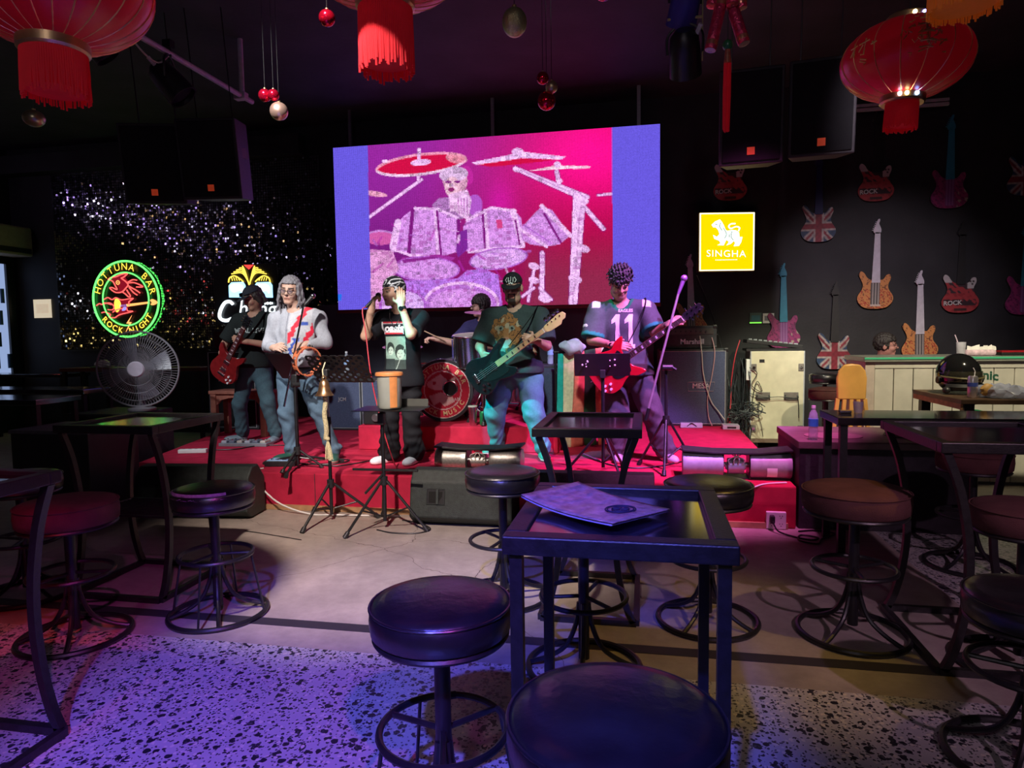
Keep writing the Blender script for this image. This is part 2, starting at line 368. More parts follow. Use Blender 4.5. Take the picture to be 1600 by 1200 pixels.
def screen_picture():
    ss = 2; u, w_ = np.meshgrid((np.arange(NX*ss)+.5)/(NX*ss), (np.arange(NZ*ss)+.5)/(NZ*ss)); v_ = 1-w_
    # picture space: bilinear between the four corners of the sketch
    tl, tr, br, bl = (52,145), (1520,38), (1505,850), (97,880)
    X = (1-u)*(1-v_)*tl[0]+u*(1-v_)*tr[0]+u*v_*br[0]+(1-u)*v_*bl[0]
    Y = (1-u)*(1-v_)*tl[1]+u*(1-v_)*tr[1]+u*v_*br[1]+(1-u)*v_*bl[1]
    r = np.random.default_rng(7)
    C = np.zeros(X.shape+(3,))
    def mixc(a, b, t): return np.array(a)*(1-t[..., None])+np.array(b)*t[..., None]
    def sst(a, b, x): t = np.clip((x-a)/(b-a), 0, 1); return t*t*(3-2*t)
    # background: violet left, crimson right
    t = sst(330, 1250, X+ (Y-400)*.2); C[:] = mixc((.30,.02,.33), (.62,.005,.10), t)
    C = mixc((0,0,0), C, .62+.38*sst(900, 150, Y)) if False else C*(.55+.45*sst(760, 150, Y))[..., None]
    hot = np.exp(-((X-1240)/230)**2-((Y-170)/190)**2); C += hot[..., None]*np.array((.42,.0,.18))
    low = sst(480, 800, Y)*sst(900, 1000, X); C = C*(1-low[..., None]*.55)+low[..., None]*np.array((.11,.02,.045))
    d = np.exp(-((X-840)/60)**2-((Y-390)/90)**2); C += d[..., None]*np.array((.16,.0,.14))
    def ell(cx, cy, a, b, rot=0):
        c_, s_ = math.cos(R(rot)), math.sin(R(rot)); dx, dy = X-cx, Y-cy
        return ((dx*c_+dy*s_)/a)**2+((-dx*s_+dy*c_)/b)**2
    def fill(m, col, a=1.): C[m] = C[m]*(1-a)+np.array(col)*a
    P = lambda pts: inside(pts, X, Y)
    pale = (.62,.26,.74); white = (.84,.48,.90); mid = (.42,.12,.58); dark = (.20,.01,.20); red = (.62,.005,.06); vio = (.46,.17,.74)
    # stands and booms
    for a_, b_, w2 in (((235,455),(480,285),7),((905,235),(1215,365),9),((930,250),(1215,385),5),((1150,345),(1280,510),9),((1172,360),(1150,850),17),((1195,420),(1160,850),8),
                       ((1020,620),(1020,830),10),((985,700),(960,840),6),((1010,780),(1060,835),6),((985,780),(935,820),6),((1085,250),(1095,300),9),((1260,357),(1316,352),5),((465,230),(465,285),7)):
        fill(seg(a_, b_, X, Y, w2+4), dark, .55); fill(seg(a_, b_, X, Y, w2), white)
    for q in ((1190,380,30),(1195,600,28),(1160,740,30),(910,240,18),(985,680,25),(985,745,24),(1095,290,16),(1030,830,28)): fill(ell(q[0], q[1], q[2], q[2]*.62, 20) < 1, white, .9)
    # cymbals
    fill(ell(475,217,215,50,-7) < 1, red); fill((ell(475,217,215,50,-7) < 1) & (ell(475,207,212,48,-7) > 1), (.85,.55,.80)); fill((ell(475,217,215,50,-7) < 1) & (ell(478,230,214,52,-7) > 1), (.85,.35,.55), .8)
    fill(ell(640,190,50,22,10) < 1, (.75,.28,.40), .8); fill(ell(475,208,48,15,-5) < 1, white); fill(seg((467,150),(467,190), X, Y, 8), white); fill(ell(305,203,14,8) < 1, white)
    fill(P([(710,208),(860,178),(940,160),(1125,183),(1105,196),(930,188),(800,215),(730,218)]), white); fill(P([(735,218),(930,190),(1090,196),(960,212),(800,228)]), red); fill(ell(915,160,26,17) < 1, white)
    fill(P([(960,248),(1080,222),(1230,226),(1225,234),(1090,240)]), (.88,.55,.72)); fill(ell(1088,218,15,14) < 1, white)
    fill(ell(262,350,58,12,8) < 1, (.85,.35,.55)); fill(ell(290,548,75,34) < 1, (.60,.10,.38)); fill((ell(290,548,75,34) < 1) & (ell(290,556,75,34) > 1), pale)
    # the player: jacket, neck, face, hair, hands
    fill(P([(530,400),(560,370),(640,360),(720,360),(755,380),(752,440),(640,470),(540,430)]), (.38,.16,.44)); fill(ell(725,400,34,48) < 1, (.42,.09,.55))
    fill(ell(690,265,26,44,-12) < 1, (.50,.02,.32)); fill(ell(635,290,56,64,-8) < 1, (.66,.32,.50)); fill(ell(628,262,66,34,-6) < 1, (.62,.40,.66)); fill(ell(622,318,34,46) < 1, (.74,.42,.56))
    fill(ell(604,296,15,6) < 1, dark); fill(ell(645,294,15,6) < 1, dark); fill(ell(618,330,15,10) < 1, (.25,.02,.15)); fill(P([(620,300),(634,318),(614,316)]), white, .7)
    fill(P([(605,352),(690,330),(710,380),(695,470),(660,450),(640,430),(612,430)]), (.72,.42,.72)); fill(P([(650,360),(690,345),(700,395),(690,450),(668,440)]), white, .8)
    for k in range(4): fill(seg((648+k*14,370),(655+k*12,440), X, Y, 2.2), (.40,.10,.40), .8)
    # toms
    def drum(pts, hoops):
        fill(P(pts), pale)
        for a_, b_, w2, c_ in hoops: fill(seg(a_, b_, X, Y, w2), c_)
    drum([(405,445),(450,415),(555,418),(640,455),(660,470),(655,610),(560,640),(430,625),(355,600),(350,540),(372,480)],
         [((440,425),(425,620),9,dark),((545,425),(560,640),7,white),((553,425),(575,640),5,dark),((372,480),(350,590),16,white),((450,415),(555,418),6,white),((555,418),(650,460),6,white),((355,602),(430,628),6,white),((430,628),(560,642),7,white),((650,470),(652,600),8,dark)])
    drum([(690,470),(730,430),(800,412),(905,428),(930,460),(945,560),(935,590),(800,600),(700,615),(672,600),(672,500)],
         [((770,425),(785,600),8,white),((760,425),(772,600),5,dark),((895,430),(935,585),13,white),((905,470),(925,590),4,dark),((690,470),(800,412),6,white),((800,412),(905,428),6,white),((800,600),(935,590),7,white),((700,615),(800,602),6,white)])
    fill(P([(820,468),(845,465),(850,505),(825,508)]), (.62,.05,.22))
    drum([(925,510),(1020,405),(1065,425),(1142,540),(1095,580),(1040,590),(970,580),(935,560)], [((1020,405),(1142,540),9,white),((1030,440),(1100,570),5,dark),((925,510),(1040,590),7,white),((940,490),(1060,575),3,mid)])
    fill(P([(660,520),(690,510),(695,600),(650,640),(640,600)]), (.20,.02,.30)); fill(seg((655,540),(650,570), X, Y, 6), white)
    # lower toms and bass drums
    fill(P([(395,640),(560,625),(640,640),(600,670),(360,690)]), (.35,.03,.32))
    fill(ell(505,692,155,58,2) < 1, pale); fill((ell(505,692,155,58,2) < 1) & (ell(505,692,147,51,2) > 1), mid); fill(P([(395,648),(555,632),(560,642),(400,665)]), (.25,.02,.25))
    fill(ell(830,645,130,50,-8) < 1, (.66,.34,.80)); fill((ell(830,645,130,50,-8) < 1) & (ell(830,645,122,43,-8) > 1), mid)
    fill(P([(240,600),(350,610),(380,690),(330,770),(360,880),(230,890)]), (.70,.30,.62)); 
    fill(P([(330,750),(650,735),(690,700),(760,690),(830,720),(850,870),(320,880)]), vio)
    fill(ell(665,850,170,100) < 1, pale); fill((ell(665,850,170,100) < 1) & (ell(665,852,158,88) > 1), white); fill((ell(665,852,158,88) < 1) & (ell(665,854,140,70) > 1), mid, .7)
    fill(ell(400,860,110,80) < 1, (.66,.38,.85)); fill((ell(400,860,110,80) < 1) & (ell(400,860,98,68) > 1), mid)
    for k in range(60):
        a0 = r.uniform(240, 1000); b0 = r.uniform(430, 850) if a0 < 700 else r.uniform(600, 820)
        if a0 > 880 and b0 > 620: continue
        fill(seg((a0, b0), (a0+r.normal(0, 22), b0+r.normal(0, 26)), X, Y, r.uniform(2, 6)), [dark, white, mid, (.40,.02,.36)][r.integers(4)], .6)
    # side columns of plain violet blue, a fault square
    side = (X < 222+ (Y-140)*.042) | (X > 1320-(Y-55)*.004)
    C[side] = (.135,.095,.70)
    fill((X > 84) & (X < 110) & (Y > 808) & (Y < 836), (.02,.16,.80))
    nn = np.kron(r.normal(0, 1, (NZ, NX)), np.ones((ss, ss))); n4 = np.kron(r.normal(0, 1, (NZ//3+1, NX//4+1)), np.ones((3*ss, 4*ss)))[:NZ*ss, :NX*ss]
    pl = (C[..., 1] > .10) & ~side
    C[pl] *= (1+.12*nn+.14*n4)[pl][:, None]
    blot = (n4 > 1.25) & pl & (Y > 400); C[blot] = C[blot]*.45+np.array((.25, .01, .22))*.5
    C *= (1+.05*nn)[..., None]
    C = np.clip(C, 0, 1).reshape(NZ, ss, NX, ss, 3).mean((1, 3))
    return C
pic = screen_picture()
xs = np.linspace(-wS/2, wS/2, NX+1); zs = np.linspace(0, hS, NZ+1)
i, j = np.meshgrid(np.arange(NX), np.arange(NZ)); i = i.ravel(); j = j.ravel(); q = NX*NZ
v = np.zeros((q, 4, 3)); g = .06*(wS/NX)
v[:, 0, 0] = v[:, 3, 0] = xs[i]+g; v[:, 1, 0] = v[:, 2, 0] = xs[i+1]-g
v[:, 0, 2] = v[:, 1, 2] = zs[j]+g; v[:, 2, 2] = v[:, 3, 2] = zs[j+1]-g
me = bpy.data.meshes.new('led_pixels'); me.from_pydata(v.reshape(-1, 3).tolist(), [], np.arange(4*q).reshape(-1, 4).tolist())
set_col(me, np.repeat(pic[j, i], 4, axis=0))
o = obj('led_pixels', me, glow_vcol('led_glow', 1.08), sc, False); o['kind'] = 'stuff'; o['label'] = 'grid of glowing pixels'

# ------------------------------------------------------------ tables and stools
mat('table_frame', (.012, .011, .013), .42, var=.4, scale=40, bump=.12, bscale=120, spec=.6)
mat('table_gloss', (.010, .008, .011), .12, var=.15, scale=6, spec=.5, ior=2.9)
mat('vinyl_black', (.012, .011, .014), .30, var=.2, scale=14, bump=.22, bscale=24, spec=.5, ior=1.75)
mat('velvet_brown', (.105, .042, .042), .85, var=.2, scale=10, bump=.2, bscale=160, spec=.2)
def bar_table(label, cx, cy, w, d, bow=None, h=1.0, shelf=False, gloss='table_gloss', base=True, lean=0.):
    t = thing('bar_table', label, 'table', (cx, cy, 0), 0, 'tall black bar tables')
    x, y, tb = w/2, d/2, .030
    for (x0, x1, y0, y1) in ((-x, x, -y, -y+.05), (-x, x, y-.05, y), (-x, -x+.05, -y+.05, y-.05), (x-.05, x, -y+.05, y-.05)):
        b = B(); b.bb(x0, x1, y0, y1, h-.045, h); b.build('frame_rail', 'table_frame', t, False, .004)
    b = B(); b.box((0, 0, h-.022), (2*x-.1, 2*y-.1, .016), ry=lean); b.build('table_top', gloss, t, False)
    zs = [h-.045, h*.8, h*.6, h*.42, h*.25, h*.1, .02]; prof = [0, .055, .092, .10, .085, .05, .015]
    for sx in (-1, 1):
        for sy in (-1, 1):
            pts = []
            for z, q in zip(zs, prof):
                px = sx*(x-.03-(q if bow == 'x' else 0)); py = sy*(y-.03-(q if bow == 'y' else 0)); pts.append((px, py, z))
            b = B(); b.tube(smooth_pts(pts, 4) if bow else [pts[0], pts[-1]], .015, sq=True); b.build('leg', 'table_frame', t, True, 0)
    if base:
        for (a, c) in (((-x+.03, -y+.03), (x-.03, -y+.03)), ((-x+.03, y-.03), (x-.03, y-.03)), ((-x+.03, -y+.03), (-x+.03, y-.03)), ((x-.03, -y+.03), (x-.03, y-.03))):
            b = B(); b.tube([(*a, .016), (*c, .016)], .015, sq=True); b.build('base_rail', 'table_frame', t, False)
    if shelf:
        s = x-(.13 if bow == 'x' else .05); u = y-(.13 if bow == 'y' else .05)
        b = B()
        for a, c in (((-s, -u), (s, -u)), ((-s, u), (s, u)), ((-s, -u), (-s, u)), ((s, -u), (s, u))): b.tube([(*a, h*.46), (*c, h*.46)], .008, 6)
        sh = b.build('shelf', 'table_frame', t)
        for i in range(12):
            q = -u+2*u*(i+.5)/12; b = B(); b.tube([(-s, q, h*.46), (s, q, h*.46)], .005, 5); b.build('shelf_rod', 'table_frame', sh)
    return t
bar_table('square black bar table with straight legs carrying a folded menu', -.062, 1.80, .535, .585, None, base=False, lean=R(1.3))
bar_table('black bar table with in-bowed legs standing just before the stage monitor', -.285, 3.66, .545, .72, 'x')
bar_table('black bar table with wire shelf whose glossy top mirrors the neon sign', -2.95, 3.50, .64, .64, 'y', shelf=True)
bar_table('black bar table with bowed legs in front of the dark wooden box', 1.53, 3.40, .66, .74, 'x')
bar_table('scuffed black bar table with bowed leg by the brown round stool', -2.41, 1.75, .62, .64, 'x')

def stool(label, x, y, kind='vinyl', h=.73, rz=0., rad=.205, foot=1, tilt=0., name='bar_stool'):
    t = thing(name, label, 'stool', (x, y, 0), rz, 'round bar stools')
    m = 'vinyl_black' if kind == 'vinyl' else 'velvet_brown'
    th = .105 if kind == 'vinyl' else .12; z0 = h-th
    prof = [(.02, z0), (rad-.012, z0), (rad, z0+.012), (rad+.004, z0+th*.45), (rad, h-.026), (rad-.012, h-.012), (rad-.045, h-.004), (rad*.5, h+.003), (.001, h+.006)]
    b = B(); b.lathe(prof, 44); st = b.build('seat', m, t, ang=60)
    b = B(); b.ring((0, 0, h-.022), rad+.001, .0042, 44, 6); b.build('piping', m, st)
    b = B(); b.ring((0, 0, z0-.006), rad-.012, .009, 40, 6)
    for k in range(4): a = PI/2*k+.4; b.cyl((0, 0, z0-.008), (math.cos(a)*(rad-.015), math.sin(a)*(rad-.015), z0-.008), .008, n=6)
    b.build('seat_ring', 'black_metal', t)
    b = B(); b.cyl((0, 0, .05), (0, 0, z0-.002), .024, n=16); b.build('post', 'black_metal', t)
    fr, fz = .185, .33
    b = B(); b.ring((0, 0, fz), fr, .011, 40, 8)
    for k in range(3): a = 2*PI/3*k+.3; b.cyl((.02*math.cos(a), .02*math.sin(a), fz), (math.cos(a)*fr, math.sin(a)*fr, fz), .009, n=8)
    b.build('foot_ring', 'black_metal', t)
    b = B(); b.ring((0, 0, .014), .245, .014, 44, 8); b.build('base_ring', 'black_metal', t)
    for k in range(4):
        a = PI/2*k+.6; c, s = math.cos(a), math.sin(a)
        b = B(); b.tube(smooth_pts([(c*.02, s*.02, .30), (c*.035, s*.035, .20), (c*.08, s*.08, .10), (c*.16, s*.16, .045), (c*.243, s*.243, .016)], 4), .011, 8); b.build('strut', 'black_metal', t)
    if foot:
        for k in range(4):
            a = PI/2*k+.2; c, s = math.cos(a), math.sin(a)
            b = B(); b.cyl((c*.2435, s*.2435, .016), (c*fr, s*fr, fz), .006, n=6); b.build('upright', 'black_metal', t)
    return t
stool('round black vinyl stool pulled up in front of the menu table', -.057, 1.30, rad=.215, foot=0)
s2 = stool('black vinyl bar stool whose top shines violet beside the menu table', -.575, 1.80, rad=.2, foot=1, rz=.5)
stool('black vinyl stool with violet sheen in front of the stage monitor with a handle', -.775, 3.60, foot=0)
stool('black vinyl stool with a dull yellow sheen near the carpeted stage corner', .312, 3.45, rad=.215, foot=0, rz=.4)
stool('black stool pushed under the menu table', -.262, 2.86, h=.72, foot=0, rz=1.)
s6 = stool('black vinyl stool with torn purple cover beside the wire-shelf table', -2.24, 3.13, h=.70, foot=1)
stool('brown velvet stool behind the scuffed bowed table leg', -2.78, 2.76, 'velvet', h=.70, rad=.22, foot=0)
stool('dark vinyl stool tucked behind the brown velvet stool', -3.53, 3.20, h=.72, foot=0, rz=.7)
stool('brown velvet stool with a worn rim beside the bowed table by the wooden box', 0.985, 3.41, 'velvet', rad=.235, foot=0, rz=.2)
stool('brown velvet stool on the far side of the bowed table', 1.60, 3.20, 'velvet', h=.72, foot=0, rad=.2, rz=.9)
stool('black vinyl stool with low seat and yellow glint on its rim', 1.27, 2.46, h=.60, foot=0, rz=.3)
stool('dark upholstered stool under the long black bar counter table', 1.97, 4.52, 'velvet', h=.73, foot=0, rad=.2)
stool('brown stool standing next to the pale equipment case', 1.86, 7.50, 'velvet', h=.87, foot=0, rad=.17)
stool('grey stool seat behind the pale wooden chair', 1.98, 8.05, 'vinyl', h=.99, foot=0, rad=.16)
# torn vinyl on one seat
b = B(); random.seed(2); rr = .2065
for k in range(26):
    a = -2.6+k*.075; dz = random.uniform(.004, .016)
    b.add([(rr*math.cos(a), rr*math.sin(a), .672-dz), (rr*math.cos(a+.075), rr*math.sin(a+.075), .672-dz*random.uniform(.6, 1.3)), ((rr-.012)*math.cos(a+.075), (rr-.012)*math.sin(a+.075), .6945), ((rr-.012)*math.cos(a), (rr-.012)*math.sin(a), .6945)], [(0, 1, 2, 3)])
b.build('torn_foam', mat('foam_mauve', (.45, .27, .50), .9, var=.3, scale=40), [c for c in s6.children if c.name.startswith('seat')][0])
b = B(); b.cyl((.02, .185*.93, .33), (.075, .17, .33), .0125, n=8); b.build('tape', 'black_plastic', s2)

# menu on the near table
mn = thing('menu_booklet', 'purple-lit folded menu booklet with a round printed emblem lying on the black table', 'menu', (-.13, 1.785, 1.0))
C = [Vector(p) for p in ((-.335, 1.80), (-.195, 1.985), (.065, 1.785), (-.075, 1.59))]; o0 = Vector((-.13, 1.785))
def menu_pt(u, v, z):
    p = C[0]*(1-u)*(1-v)+C[1]*(1-u)*v+C[2]*u*v+C[3]*u*(1-v)-o0
    return (p.x, p.y, z+.022*(1-u)**3 + .012*(u*u)*(1-v))
mat('menu_cover', (.50, .27, .26), .26, var=.4, scale=40, bump=.9, bscale=14, vcol=False)
for k, (nm, z0, m) in enumerate((('page', .001, mat('menu_page', (.5, .42, .6), .5)), ('cover', .007, 'menu_cover'))):
    b = B(); n = 14
    for i in range(n+1):
        for j in range(n+1): b.v.append(menu_pt(i/n*(.985 if k == 0 else 1), j/n, z0))
    b.f = [(i*(n+1)+j, (i+1)*(n+1)+j, (i+1)*(n+1)+j+1, i*(n+1)+j+1) for i in range(n) for j in range(n)]
    o = b.build(nm, m, mn); so = o.modifiers.new('t', 'SOLIDIFY'); so.thickness = .003; so.offset = 1
    if k: cover = o
b = B()
for r_ in (.062, .054, .036): 
    b.tube([(lambda p: (p[0], p[1], p[2]+.0035))(menu_pt(.77+r_*2.4*math.cos(a)*.75, .52+r_*2.9*math.sin(a)*1.05, .007)) for a in np.linspace(0, 2*PI, 33)[:-1]], .0016, 4, closed=True)
for k in range(9):
    a = k*.7; b.tube([(lambda p: (p[0], p[1], p[2]+.0035))(menu_pt(.77+q*math.cos(a)*1.8, .52+q*math.sin(a+.3*q*10)*2.6, .007)) for q in (.005, .018, .033)], .0018, 4)
b.build('emblem', mat('ink_dark', (.03, .02, .05), .6), cover)

# ------------------------------------------------------------ cabinets, monitors, blowers
mat('tolex', (.030, .033, .040), .62, var=.25, scale=25, bump=.4, bscale=260)
mat('grille', (.08, .10, .18), .85, var=.25, scale=120, bump=.5, bscale=350, spec=.2)
mat('piping_grey', (.40, .42, .46), .5)
mat('logo_silver', (.70, .72, .78), .3, .6)
def amp_cab(name, label, cat, x0, x1, y0, y1, z0, z1, logo=None, lsz=.07, lpos=(0, .62), piping=True, grp=None, grille='grille'):
    w, d, h = x1-x0, y1-y0, z1-z0
    t = thing(name, label, cat, ((x0+x1)/2, (y0+y1)/2, z0), 0, grp)
    b = B(); b.bb(-w/2, w/2, -d/2, d/2, 0, h); b.build('body', 'tolex', t, False, .012)
    b = B(); b.bb(-w/2+.035, w/2-.035, -d/2-.006, -d/2+.002, .035, h-.035); b.build('grille_cloth', grille, t, False, .003)
    if piping:
        b = B(); e = .03
        b.tube([(-w/2+e, -d/2-.006, e), (w/2-e, -d/2-.006, e), (w/2-e, -d/2-.006, h-e), (-w/2+e, -d/2-.006, h-e)], .006, 6, closed=True); b.build('piping', 'piping_grey', t)
    for sx in (-1, 1):
        for z in (.012, h-.012):
            b = B(); b.box((sx*(w/2-.022), -d/2+.016, z), (.05, .05, .034)); b.build('corner_cap', 'black_plastic', t, False, .006)
    b = B(); b.tube(smooth_pts([(w/2+.002, -.06, h*.6), (w/2+.02, -.05, h*.6), (w/2+.02, .05, h*.6), (w/2+.002, .06, h*.6)], 4), .008, 6); b.build('handle', 'black_plastic', t)
    if logo: flat_text(logo, lsz, 'logo_silver', 'lettering', t, lambda x, y: (x+lpos[0], -d/2-.0085, h*lpos[1]+y), off=.002)
    return t
mesa = amp_cab('guitar_cabinet', 'large blue-grey speaker cabinet with grey piping under the amplifier head', 'speaker', .16, .985, 8.45, 8.85, .32, 1.265, 'MESA', .085, (.10, .52))
b = B(); b.tube([(-.05, -.212, .43), (.245, -.212, .43), (.26, -.212, .54), (-.06, -.212, .54)], .003, 5, closed=True); b.build('badge_frame', 'logo_silver', mesa)
hd = amp_cab('amplifier_head', 'black amplifier head with silver script lettering on the large cabinet', 'amplifier', .22, .86, 8.5, 8.78, 1.267, 1.545, 'Marshall', .085, (.03, .30), piping=False, grille='tolex')
b = B(); b.bb(-.28, .28, -.152, -.146, .175, .245); cp = b.build('control_panel', mat('panel_dark', (.06, .055, .05), .4), hd, False)
for k in range(8): b = B(); b.cyl((-.23+k*.06, -.152, .21), (-.23+k*.06, -.17, .21), .012, n=10); b.build('knob', 'black_plastic', cp)
amp_cab('guitar_cabinet', 'dark blue speaker cabinet behind the man in the grey jacket', 'speaker', -4.02, -3.40, 7.7, 8.1, .32, 1.02, 'JCM', .06, (.05, .55))
amp_cab('guitar_cabinet', 'pale silver-edged combo amplifier behind the perforated music stand', 'amplifier', -3.36, -2.92, 7.55, 7.95, .32, .98, None)
amp_cab('bass_cabinet', 'dark speaker cabinet with a water bottle on top behind the bassist', 'speaker', -2.02, -.86, 8.58, 8.98, .32, 1.10, None)
amp_cab('bass_cabinet', 'grey ribbed cabinet between the striped cloth and the bassist', 'speaker', -1.22, -.80, 7.15, 7.55, .57, 1.14, None, piping=False)
amp_cab('guitar_cabinet', 'black speaker cabinet behind the guitarist in the dark cap', 'speaker', -5.48, -4.78, 7.65, 8.05, .32, 1.33, None, grille='black_fabric')
amp_cab('amplifier_head', 'small dark red amplifier head on the black cabinet', 'amplifier', -5.42, -4.85, 7.7, 7.98, 1.332, 1.60, None, piping=False, grille=mat('maroon_cloth', (.06, .012, .014), .9))
# fog machine on the riser edge
fm = thing('fog_machine', 'small black box with a round nozzle at the riser edge', 'fog machine', (-2.72, 6.55, .571))
b = B(); b.bb(-.11, .11, -.13, .13, 0, .15); b.build('body', 'black_plastic', fm, False, .012)
b = B(); b.cyl((.03, -.13, .075), (.03, -.155, .075), .04, n=20); b.ring((.03, -.152, .075), .03, .006, 20, 6, (0, 1, 0)); b.build('nozzle', 'steel', fm)

def wedge(label, x0, x1, yf, rz=0., handle=True):
    w = x1-x0; t = thing('stage_monitor', label, 'stage monitor', ((x0+x1)/2, yf+.28, 0), rz, 'floor wedge monitors')
    m = mat('wedge_paint', (.022, .030, .028), .55, var=.3, scale=30, bump=.35, bscale=200)
    prof = [(-.20, .012), (-.285, .075), (-.235, .345), (-.165, .425), (-.06, .43), (.05, .30), (.05, .012)]
    n = len(prof); b = B()
    b.add([(-w/2, y, z) for y, z in prof] + [(w/2, y, z) for y, z in prof], [tuple(range(n)), tuple(range(2*n-1, n-1, -1))] + [(i, n+i, n+(i+1) % n, (i+1) % n) for i in range(n)])
    b.build('cabinet', m, t, False, .012)
    for sx in (-1, 1):
        for y in (-.15, .02): b = B(); b.cyl((sx*(w/2-.07), y, 0), (sx*(w/2-.07), y, .016), .018, n=10); b.build('rubber_foot', 'black_plastic', t)
    # rear panel plane: from (-.285,.075) to (-.235,.345)
    ex = Vector((1, 0, 0)); ez = Vector((0, .05, .27)).normalized(); en = Vector((0, -ez.z, ez.y)); o0 = Vector((0, -.285, .075))
    MM = Matrix(((ex.x, -en.x, ez.x, o0.x), (ex.y, -en.y, ez.y, o0.y), (ex.z, -en.z, ez.z, o0.z), (0, 0, 0, 1)))
    if handle:
        hx = -w*.24
        b = B(); b.prism([(hx-.075, .10), (hx+.075, .10), (hx+.075, .225), (hx-.075, .225)], -.003, .001, MM); pl = b.build('handle_plate', 'black_plastic', t, False)
        b = B(); b.tube([MM @ Vector(p) for p in ((hx-.07, -.004, .105), (hx+.07, -.004, .105), (hx+.07, -.004, .22), (hx-.07, -.004, .22))], .004, 5, closed=True); b.build('plate_rim', 'wedge_paint', pl)
        b = B(); b.prism([(hx-.055, .20), (hx+.055, .20), (hx+.05, .16), (hx+.02, .115), (hx-.055, .115)], -.0045, -.0035, MM); b.build('recess', mat('recess_black', (.003, .003, .003), .9), pl, False)
        b = B(); b.prism([(hx+.005, .105), (hx+.025, .105), (hx+.025, .22), (hx+.005, .22)], -.016, -.005, MM); b.build('grip', 'wedge_paint', pl, False, .003)
    # speaker grille on the side that faces the band
    b = B(); b.add([(-w/2+.04, -.048, .4185), (w/2-.04, -.048, .4185), (w/2-.04, .042, .3125), (-w/2+.04, .042, .3125)], [(0, 1, 2, 3)]); b.build('grille', 'black_fabric', t, False)
    return t
wedge('dark green-grey stage monitor with a recessed handle on its back', -1.79, -.98, 4.86)
wedge('black stage monitor lying by the left end of the carpeted stage', -4.15, -3.17, 4.76, .10)
wedge('low stage monitor half hidden behind the black bar tables', -.86, .07, 4.86, 0, False)

def blower(label, cx, y, z, w, m, sticker=False, rz=0.):
    t = thing('twin_drum_blower', label, 'blower', (cx, y, z), rz, 'twin drum blowers on the stage edge')
    r = .105
    b = B(); out = [(-w/2, r*2+.005), (-w*.2, r*2-.012), (w*.2, r*2-.012), (w/2, r*2+.015), (w/2, r*2+.030), (w*.2, r*2+.004), (-w*.2, r*2+.004), (-w/2, r*2+.022)]
    b.prism(out, -.09, .13); b.build('cover_plate', 'black_paint', t, False, .003)
    for sx in (-1, 1):
        c0, c1 = (sx*.10, sx*(w/2-.005))
        b = B(); b.lathe([(r*.62, 0), (r*.95, .0), (r*.985, .012), (r*.97, .05), (r*.97, abs(c1-c0)-.05), (r*.985, abs(c1-c0)-.012), (r*.95, abs(c1-c0)), (r*.6, abs(c1-c0))], 36, (c0, 0, r), (sx, 0, 0)); b.build('drum', m, t)
        b = B(); b.cyl((sx*.03, 0, r), (sx*.13, 0, r), .02, n=12); b.build('axle', 'steel', t)
        b = B(); b.box((sx*.10, .02, r), (.012, .17, r*2)); b.build('bracket', 'black_metal', t, False)
    b = B(); b.cyl((-.06, 0, r*.9), (.06, 0, r*.9), .062, n=24); b.cyl((-.075, 0, r*.9), (.075, 0, r*.9), .03, n=16); b.build('motor', m, t)
    b = B()
    for k in range(4): b.tube(smooth_pts([(-.05+.03*k, -.06, r*1.1), (-.06+.04*k, -.075, r*1.5), (.03-.02*k, -.05, r*1.8), (.01*k, .02, r*1.9)], 4), .004, 5)
    b.build('wiring', mat('wire_pale', (.5, .5, .46), .5), t)
    if sticker:
        b = B(); aa = [(-.55), (-.3), (0.05), (.3)]
        vs = []; 
        for a in aa: vs += [(.22, -math.cos(a)*r*.985, r+math.sin(a)*r*.985-.02), (.295, -math.cos(a)*r*.985, r+math.sin(a)*r*.985-.02)]
        b.add(vs, [(2*i, 2*i+1, 2*i+3, 2*i+2) for i in range(3)]); b.build('sticker', 'white_plastic', t)
    b = B(); b.bb(-w/2, w/2, -.06, .12, 0, .008); b.build('base_plate', 'black_metal', t, False)
    return t
blower('black blower with two brushed silver drums behind the stage monitor', -1.36, 5.42, .321, .74, mat('drum_silver', (.55, .54, .50), .38, .85, var=.2, scale=60))
blower('black blower with two matt grey drums and a white sticker', .70, 5.46, .321, .82, mat('drum_grey', (.36, .37, .42), .5, .2, var=.12, scale=25), True)

# power socket on the stage face, pale plinth block, cord
so = thing('power_outlet', 'white double wall socket with a black plug on the stage face', 'socket', (.955, 5.166, .068))
b = B(); b.bb(-.07, .07, 0, .03, -.065, .065); b.build('plate', 'white_plastic', so, False, .006)
for cx in (-.033, .033):
    for cz in (-.03, .03):
        b = B()
        for dx, dz in ((-.009, .006), (.009, .006), (0, -.01)): b.cyl((cx+dx, .001, cz+dz), (cx+dx, -.001, cz+dz), .0035, n=8)
        b.build('socket_hole', 'black_plastic', so)
b = B(); b.bb(-.05, -.016, -.05, -.001, -.012, .045); b.build('plug', 'black_plastic', so, False, .008)
def cord(label, pts, r=.006, m='black_plastic', name='cable', n=6, cat='cable', grp='cables on the floor and stage'):
    b = B(); b.tube(smooth_pts(pts, n), r, 6); o = b.build(name, m); return tag(o, label, cat, grp)
cord('black power cord looping on the floor from the white socket', [(.92, 5.11, .08), (.95, 5.06, .02), (1.05, 4.97, .008), (1.15, 4.92, .008), (1.20, 4.98, .008), (1.10, 5.03, .008), (1.06, 4.90, .008), (1.16, 4.83, .008), (1.22, 4.95, .008), (1.34, 5.10, .008), (1.22, 5.16, .008), (1.10, 5.12, .008)])
cord('thin white cord draped along the red stage corner', [(1.05, 5.30, .327), (.86, 5.21, .327), (.70, 5.185, .26), (.45, 5.17, .16), (.2, 5.16, .06), (.1, 5.13, .01)], .006, 'white_plastic')
